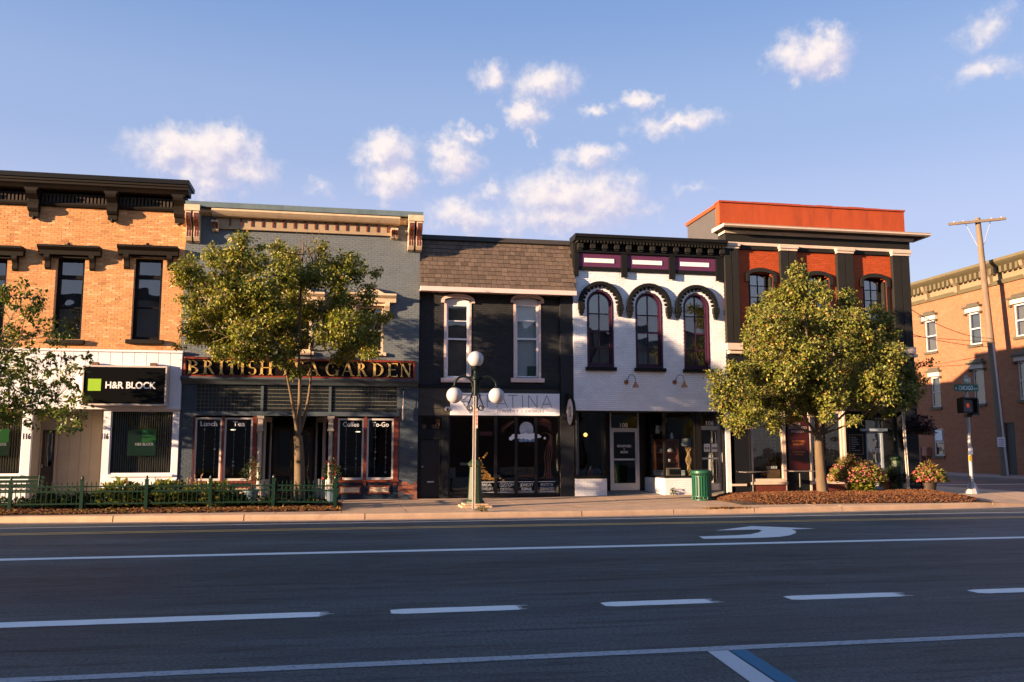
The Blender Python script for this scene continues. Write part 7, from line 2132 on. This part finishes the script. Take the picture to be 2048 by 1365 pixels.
# dark hanging basket at the second lamp
c = V3(1838, 845, 26.2)
hb = thing('hanging_basket', 'dark purple-leaved hanging flower basket beside the corner building', 'flower basket', (c.x, c.y, c.z - .4))
m = MB(); m.lathe((c.x, c.y, c.z - .40), [(.05, 0), (.22, .10), (.27, .25)], 14); m.build('basket', BLACK_PAINT, hb)
m = MB(); m.tube([(l2.x + .02, 26.6, c.z + .55), ((l2.x + c.x) / 2, 26.4, c.z + .66), (c.x, c.y, c.z + .55)], .015, 6)
for a in range(3): m.tube([(c.x, c.y, c.z + .55), (c.x + .25 * math.cos(a * 2.1), c.y + .25 * math.sin(a * 2.1), c.z - .15)], .004, 4)
m.build('hanger', BLACK_PAINT, hb)
shrub(None, None, None, (c.x, c.y, c.z - .30), .55, .45, .62, 700, [(.030, .012, .022), (.022, .02, .016), (.045, .015, .03)], .10, 21, parent=hb, stems=False)
shrub(None, None, None, (c.x, c.y, c.z - .45), .50, .42, .35, 420, [(.030, .012, .022), (.022, .02, .016)], .10, 22, parent=hb, stems=False)

# sign post in front of the lamp
def sign_post(loc, h, lean, label, sign=True):
    x, y, z = loc; t = thing('sign_post', label, 'sign post', loc)
    top = Vector((x + lean[0], y + lean[1], z + h)); b0 = Vector(loc)
    ST = M('galvanised steel', (.66, .58, .48), .5, .12, 8, metal=.1)
    m = MB(); u = (top - b0).normalized(); r = Vector((1, 0, 0)); w = u.cross(r).normalized()
    for dx, hw, dy, hd in ((0, .030, 0, .005), (-.035, .005, -.014, .018), (.035, .005, -.014, .018)):
        m.obox((b0 + top) / 2 + r * dx + w * dy, r, w, u, hw, hd, h / 2)
    m.build('channel', ST, t)
    if sign:
        q = MB(); c = b0 + u * (h * .80); q.obox(c + Vector((.062, .0, 0)), (0, 1, 0), (1, 0, 0), (0, 0, 1), .15, .004, .26); s = q.build('sign_plate', M('sign back aluminium', (.42, .34, .33), .45, .1), t)
        q = MB()
        for k in range(4): q.obox(c + Vector((.0575, -.02, .16 - k * .1)), (0, 1, 0), (1, 0, 0), (0, 0, 1), .10, .002, .03)
        q.build('sign_print', M('red sign print', (.30, .03, .04), .5, 0), s)
    return t
pp = G(947, 1019, .15)
sign_post((pp.x, pp.y, .15), 2.98, (.02, .03), 'thin galvanised parking sign post in front of the three-globe lamp')
p2 = V3(1817, 986, 25.6)
sign_post((p2.x, 25.6, (zbedR(p2.x, 25.6) if p2.x < 18.95 else zs(p2.x, 25.6))), 2.5, (-.06, 0), 'bare tan steel sign post between the two flower planters', sign=False)

# ================================================================ litter bin
def build_bin():
    p = G(1404, 1000, .20); x, y = p.x, p.y; z = zs(x, y); R_ = .285; H = .86
    t = thing('litter_bin', 'green slatted metal litter bin on the pavement by door 106', 'litter bin', (x, y, z))
    BG = M('bright green bin paint', (.010, .082, .045), .38, .1, 5)
    n = 22; me = MB(); me.box(-.026, .026, -.006, .006, .12, H - .15); mm = me.mesh('slat', BG)
    for k in range(n):
        a = 2 * math.pi * k / n; rr = R_ * (1.0); o = place('slat', mm, t, (x + rr * math.cos(a), y + rr * math.sin(a), z), (0, 0, a + math.pi / 2))
    for nm, z0, z1, r in (('top_ring', H - .06, H, R_ + .035), ('upper_band', H - .16, H - .14, R_ + .012), ('lower_band', .10, .13, R_ + .012), ('foot_ring', 0.0, .035, R_)):
        m = MB(); ring_n = 28
        for k in range(ring_n):
            a0, a1 = 2 * math.pi * k / ring_n, 2 * math.pi * (k + 1) / ring_n
            q = [(x + rr * math.cos(a), y + rr * math.sin(a)) for a in (a0, a1) for rr in (r - .02, r)]
            m.add([(q[i][0], q[i][1], z + zz) for zz in (z0, z1) for i in (0, 1, 3, 2)], [(0, 3, 2, 1), (4, 5, 6, 7), (1, 2, 6, 5), (3, 0, 4, 7)])
        m.build(nm, BG, t)
    m = MB()        # ring of round holes near the rim and feet
    for k in range(14):
        a = 2 * math.pi * k / 14; pts = []
        for s in range(9):
            th = 2 * math.pi * s / 8; da = .045 * math.cos(th) / R_; pts.append((x + (R_ + .006) * math.cos(a + da), y + (R_ + .006) * math.sin(a + da), z + H - .10 + .036 * math.sin(th)))
        m.tube(pts, .011, 5, cap=False); m.tube([(x + R_ * math.cos(a), y + R_ * math.sin(a), z + .03), (x + R_ * math.cos(a), y + R_ * math.sin(a), z + .11)], .022, 5)
    m.build('pierced_ring', BG, t)
    m = MB(); m.lathe((x, y, z + .08), [(R_ - .05, 0), (R_ - .045, H - .16)], 20); m.build('liner', BLACK_PAINT, t)
    m = MB(); m.lathe((x, y, z + H - .02), [(R_ + .03, 0), (R_ + .03, .025), (R_ - .03, .05), (.17, .055)], 24); m.build('lid', BG, t, auto=30)
build_bin()

# ================================================================ cafe tables
for i, (px, py, Y) in enumerate(((1507, 985, 26.9), (1601, 980, 26.7))):
    x = X(px, py, Y); z = zs(x, Y) ; zt = Z(px, 943.5 if i == 0 else 941.5, Y)
    t = thing('cafe_table', ['thin pedestal cafe table nearest to door 106', 'thin pedestal cafe table left of the corner tree trunk'][i], 'table', (x, Y, z), 'cafe tables')
    m = MB(); m.box(x - .41, x + .41, Y - .36, Y + .36, zt - .03, zt); m.build('table_top', M('grey table top', (.16, .14, .13), .4, .2, 4), t, bevel=.008)
    m = MB(); m.tube([(x, Y, z + .03), (x, Y, zt - .031)], .032, 10); m.build('pedestal', M('dark bronze metal', (.05, .042, .038), .4, .1, metal=.4), t)
    m = MB()
    for a in (0, math.pi / 2): m.obox((x, Y, z + .015), (math.cos(a + .5), math.sin(a + .5), 0), (-math.sin(a + .5), math.cos(a + .5), 0), (0, 0, 1), .26, .03, .012 + .002 * a)
    m.build('base', M('dark bronze metal', (.05, .042, .038)), t)

# ================================================================ flower planters
PINKS = [(.50, .12, .09), (.52, .20, .17), (.40, .05, .05), (.55, .30, .20), (.46, .10, .16)]
def planter(px, Y, rpot, rx, h, label, seed, n, nb, lift=0.0, cols=None, pal=None):
    x = X(px, 985, Y); z = zbedR(x, Y) if 10.9 < x < 18.95 and 23.25 < Y < 26.2 else zs(x, Y)
    t = thing('flower_planter', label, 'planter', (x, Y, z))
    p = MB(); p.lathe((x, Y, z), [(rpot * .72, 0), (rpot, .36), (rpot * 1.06, .37), (rpot * 1.06, .42), (rpot * .95, .42), (rpot * .9, .38)], 20); p.build('pot', M('dark brown pot', (.045, .030, .022), .6, .2, 5), t, auto=40)
    shrub(None, None, None, (x, Y, z + .30), rx, rx * .8, h, n, pal or GR_Y[:3] + [(.08, .11, .025), (.22, .19, .03)], .13, seed, parent=t, stems=True, blooms=nb, bloom_cols=cols or PINKS, bloom_r=.025)
    return t, (x, Y, z)
t, q = planter(1716, 25.75, .42, .92, .72, 'large planter overflowing with pink flowers and lime leaves by the corner tree', 41, 2600, 1000)
shrub(None, None, None, (q[0] - .1, q[1] - .35, q[2] + .02), .42, .25, .5, 420, [(.24, .25, .03), (.17, .20, .03), (.30, .28, .05)], .15, 42, parent=t, stems=False, wide=.4)
shrub(None, None, None, (q[0] - .25, q[1], q[2] + .82), .32, .25, .36, 260, [(.24, .19, .05), (.16, .15, .03)], .18, 43, parent=t, stems=False, wide=.06)
t, q = planter(1858, 25.75, .27, .58, .50, 'smaller round planter of pink flowers at the street corner', 44, 1300, 600)
shrub(None, None, None, (q[0] + .02, q[1], q[2] + .6), .2, .16, .34, 200, [(.30, .20, .04), (.22, .15, .03)], .18, 45, parent=t, stems=False, wide=.06)
planter(1785, 26.9, .36, .70, .55, 'dark shaded planter behind the tan sign post', 46, 700, 60, cols=[(.20, .05, .09)], pal=GR_D)

# ================================================================ pedestrian signal and street names
def build_signal():
    Y = 25.9; b0 = V3(1945, 988, Y); x = b0.x; z = zs(x, Y) - .02
    ST = M('grey steel pole', (.34, .34, .35), .45, .1, 6, metal=.3)
    t = thing('pedestrian_signal', 'grey pole with black pedestrian signal heads at the street corner', 'traffic signal', (x, Y, z))
    ztop = Z(1937, 770, Y)
    m = MB(); m.lathe((x, Y, z), [(.22, 0), (.21, .05), (.12, .30), (.085, .38)], 8); m.build('base', ST, t)
    m = MB(); m.tube([(x, Y, z + .36), (x, Y, ztop + .32)], .058, 12); m.build('pole', ST, t)
    x0, x1, z0, z1 = RC(1915, 797, 1941, 827, Y - .1)
    BK = M('matte black housing', (.010, .010, .011), .5, .1)
    cx = (x0 + x1) / 2
    m = MB(); m.box(x0, x1, Y - .28, Y - .07, z0, z1); h = m.build('signal_head', BK, t)
    m = MB(); m.box(x0 - .03, x1 + .03, Y - .42, Y - .281, z1 - .03, z1 + .015); m.box(x0 - .03, x0, Y - .42, Y - .281, z0, z1 - .03); m.box(x1, x1 + .03, Y - .42, Y - .281, z0, z1 - .03); m.build('visor', BK, h)
    m = MB(); m.box(x0 + .06, x1 - .06, Y - .285, Y - .281, z0 + .05, z1 - .06); m.build('lens', M('dim lens', (.09, .075, .085), .4, .2, 8), h)
    m = MB(); hx, hz = cx, (z0 + z1) / 2 + .0; s = .45
    m.box(hx - .05, hx + .05, Y - .2905, Y - .2865, hz - .06, hz + .02)
    for k in range(4): m.box(hx - .05 + k * .027, hx - .05 + k * .027 + .019, Y - .2905, Y - .2865, hz + .021, hz + .08 - .012 * abs(k - 1.5))
    m.build('hand_symbol', M('lit orange hand', (.9, .10, .03), .5, 0, emit=.08), h)
    m = MB(); m.box(x + .06, x + .29, Y - .20, Y + .18, z0 - .06, z1 - .02); m.build('signal_head', BK, t)
    m = MB(); m.box(x - .06, x + .10, Y - .10, Y - .04, z0 + .02, z0 + .08); m.box(x - .05, x + .07, Y - .12, Y + .1, z0 - .12, z0 - .02); m.build('bracket', BK, t)
    m = MB(); m.box(x - .11, x - .02, Y - .10, Y - .05, z + 1.08, z + 1.26); m.build('push_button_box', M('yellow button box', (.45, .25, .03), .5, .1), t)
    m = MB(); m.box(x - .10, x + .05, Y - .075, Y - .06, z + 1.30, z + 1.52); m.build('button_sign', M('white paper', (.72, .73, .76)), t)
    SG = M('street sign green', (.005, .095, .058), .4, .08, 5)
    # two name plates
    x0, x1, z0, z1 = RC(1905, 769.5, 1953, 783.5, Y)
    s = thing('street_name_sign', 'green CHICAGO street name plate facing the road', 'sign', ((x0 + x1) / 2, Y - .07, z0))
    m = MB(); m.box(x0, x1, Y - .085, Y - .07, z0, z1); m.build('plate', SG, s)
    text('CHICAGO', 'lettering', WHITE_INK, s, x0 + .17, x1 - .20, z0 + .045, z1 - .045, Y - .0855, .002, .01)
    text('E', 'lettering', WHITE_INK, s, x0 + .05, x0 + .10, z0 + .06, z0 + .13, Y - .0855, .002); text('BLVD', 'lettering', WHITE_INK, s, x1 - .17, x1 - .03, z0 + .06, z0 + .12, Y - .0855, .002)
    z2, z3 = z1 + .03, z1 + .25
    s = thing('street_name_sign', 'green EVANS street name plate turned towards the side street, uppermost on the pole', 'sign', (x, Y, z2))
    u = Vector((.86, .51, 0)).normalized(); nn = Vector((u.y, -u.x, 0))
    m = MB(); m.obox((x + .0, Y - .075, (z2 + z3) / 2), u, nn, (0, 0, 1), .31, .007, (z3 - z2) / 2); m.build('plate', SG, s)
    tx = text('EVANS ST', 'lettering', WHITE_INK, None, -.24, .24, .05, .16, 0, .002, .01)
    tx.parent = s; tx.location = (nn.x * .008, -.075 + nn.y * .008, tx.location.z); tx.rotation_euler = (0, 0, math.atan2(u.y, u.x))
build_signal()

# ================================================================ utility pole, its arm and cables across the side street
def build_utility():
    XP = 36.4
    yb, _ = OX(2010, 943, XP); zb = .15
    yt, zt = OX(1955, 437, XP)
    b0 = Vector((XP, yb, zb)); tp = Vector((XP - 0.0, yt, zt))
    t = thing('utility_pole', 'leaning wooden utility pole with crossarm across the side street', 'utility pole', tuple(b0))
    WD = M('weathered pole wood', (.17, .125, .085), .85, .2, 6, .4, 40, stretch=(1, 1, .2))
    m = MB(); m.tube([b0, b0 + (tp - b0) * .5, tp], [.24, .20, .15], 12); m.build('pole', WD, t, auto=50)
    u = Vector((.15, -1.0, 0)).normalized()
    ca = b0 + (tp - b0) * .985
    m = MB(); m.obox(ca + Vector((-.22, 0, .0)), Vector((.93, -.36, .06)).normalized(), Vector((.36, .93, 0)).normalized(), (0, 0, 1), 1.45, .06, .07); m.obox(ca + Vector((-.02, -.3, -.02)), Vector((.93, -.36, .06)).normalized(), Vector((.36, .93, 0)).normalized(), (0, 0, 1), 1.35, .06, .07); m.build('crossarm', WD, t)
    m = MB(); d = Vector((.93, -.36, .06)).normalized()
    for s in (-1.3, -.8, .75, 1.3): q = ca + d * s + Vector((0, 0, .07)); m.lathe(q, [(.03, 0), (.05, .05), (.03, .11)], 8)
    m.build('insulator', M('grey insulator', (.4, .38, .38), .4, .1), t)
    m = MB(); m.tube([b0 + (tp - b0) * .86, ca + d * .7], .02, 5); m.tube([b0 + (tp - b0) * .86, ca - d * .7], .02, 5); m.build('brace', ALU, t)
    m = MB(); m.tube([b0 + Vector((-.05, -.26, 0)), b0 + (tp - b0) * .5 + Vector((-.05, -.23, 0))], .055, 8); m.build('conduit', M('grey conduit', (.45, .45, .48), .4, .1), t)
    sp = b0 + (tp - b0) * .125
    q = thing('parking_sign', 'small white notice plate fixed low on the utility pole', 'sign', (sp.x - .27, sp.y, sp.z - .3))
    m = MB(); m.obox((sp.x - .20, sp.y - .22, sp.z), Vector((.7, -.7, 0)), Vector((.7, .7, 0)), (0, 0, 1), .20, .008, .27); m.build('plate', M('white paper', (.72, .73, .76)), q)
    m = MB()
    for k in range(4): m.obox((sp.x - .207, sp.y - .227, sp.z + .16 - k * .11), Vector((.7, -.7, 0)), Vector((.7, .7, 0)), (0, 0, 1), .14, .003, .02)
    m.build('plate_print', M('red sign print', (.30, .03, .04)), q)
    CB = M('black cable', (.02, .02, .02), .6, .1)
    def cable(a, c, sag, label, r=.016):
        a, c = Vector(a), Vector(c); pts = [a + (c - a) * s + Vector((0, 0, -sag * 4 * s * (1 - s))) for s in [i / 14 for i in range(15)]]
        m = MB(); m.tube(pts, r, 5); tag(m.build('overhead_cable', CB), label, 'cable', 'overhead cables')
    pm = b0 + (tp - b0) * .52
    cable(pm + Vector((-.1, -.1, 0)), (20.0, 30.5, 8.2), .55, 'upper sagging cable from the utility pole to the red corner building')
    cable(pm + Vector((-.1, -.1, -.5)), (20.0, 31.5, 6.9), .25, 'lower cable from the utility pole to the red corner building')
    cable(b0 + (tp - b0) * .46 + Vector((-.15, 0, 0)), (37.9, 54, 7.3), .15, 'cable running along the far brick wall above its lower windows')
    cable(pm + Vector((-.1, 0, -.2)), (20.3, 40.0, 8.0), .1, 'straight cable from the utility pole to the back of the red corner building')
    # service drops from the tea house to the jewelry shop
    F = F0
    cable((X(806, 778, F - .02), F - .02, Z(806, 778, F)), (X(900, 805, F), F + .2, Z(900, 805, F)), .04, 'thin service wire from the tea house pier to the jewelry sign, upper one', .008)
    cable((X(806, 806, F - .02), F - .02, Z(806, 806, F)), (X(893, 818, F), F + .2, Z(893, 818, F)), .03, 'thin service wire from the tea house pier to the dome camera, lower one', .008)
build_utility()
# hanging ornament on the tea house pier
x, z = X(806, 815, F0 - .1), Z(806, 815, F0 - .1)
w = thing('wind_chime', 'slim pale wind chime hanging from a bracket on the blue tea house pier', 'wind chime', (x, F0 - .1, z - .5))
m = MB(); m.tube([(x, F0 - .01, z + .55), (x, F0 - .12, z + .60), (x, F0 - .16, z + .52)], .012, 6); m.build('hook', BLACK_PAINT, w)
m = MB(); m.tube([(x, F0 - .15, z + .52), (x, F0 - .15, z + .05)], .006, 4); m.lathe((x, F0 - .15, z - .42), [(.01, 0), (.035, .12), (.03, .4), (.012, .48)], 10); m.build('chime_body', M('pale chime', (.45, .38, .33), .6, .2, 10), w)
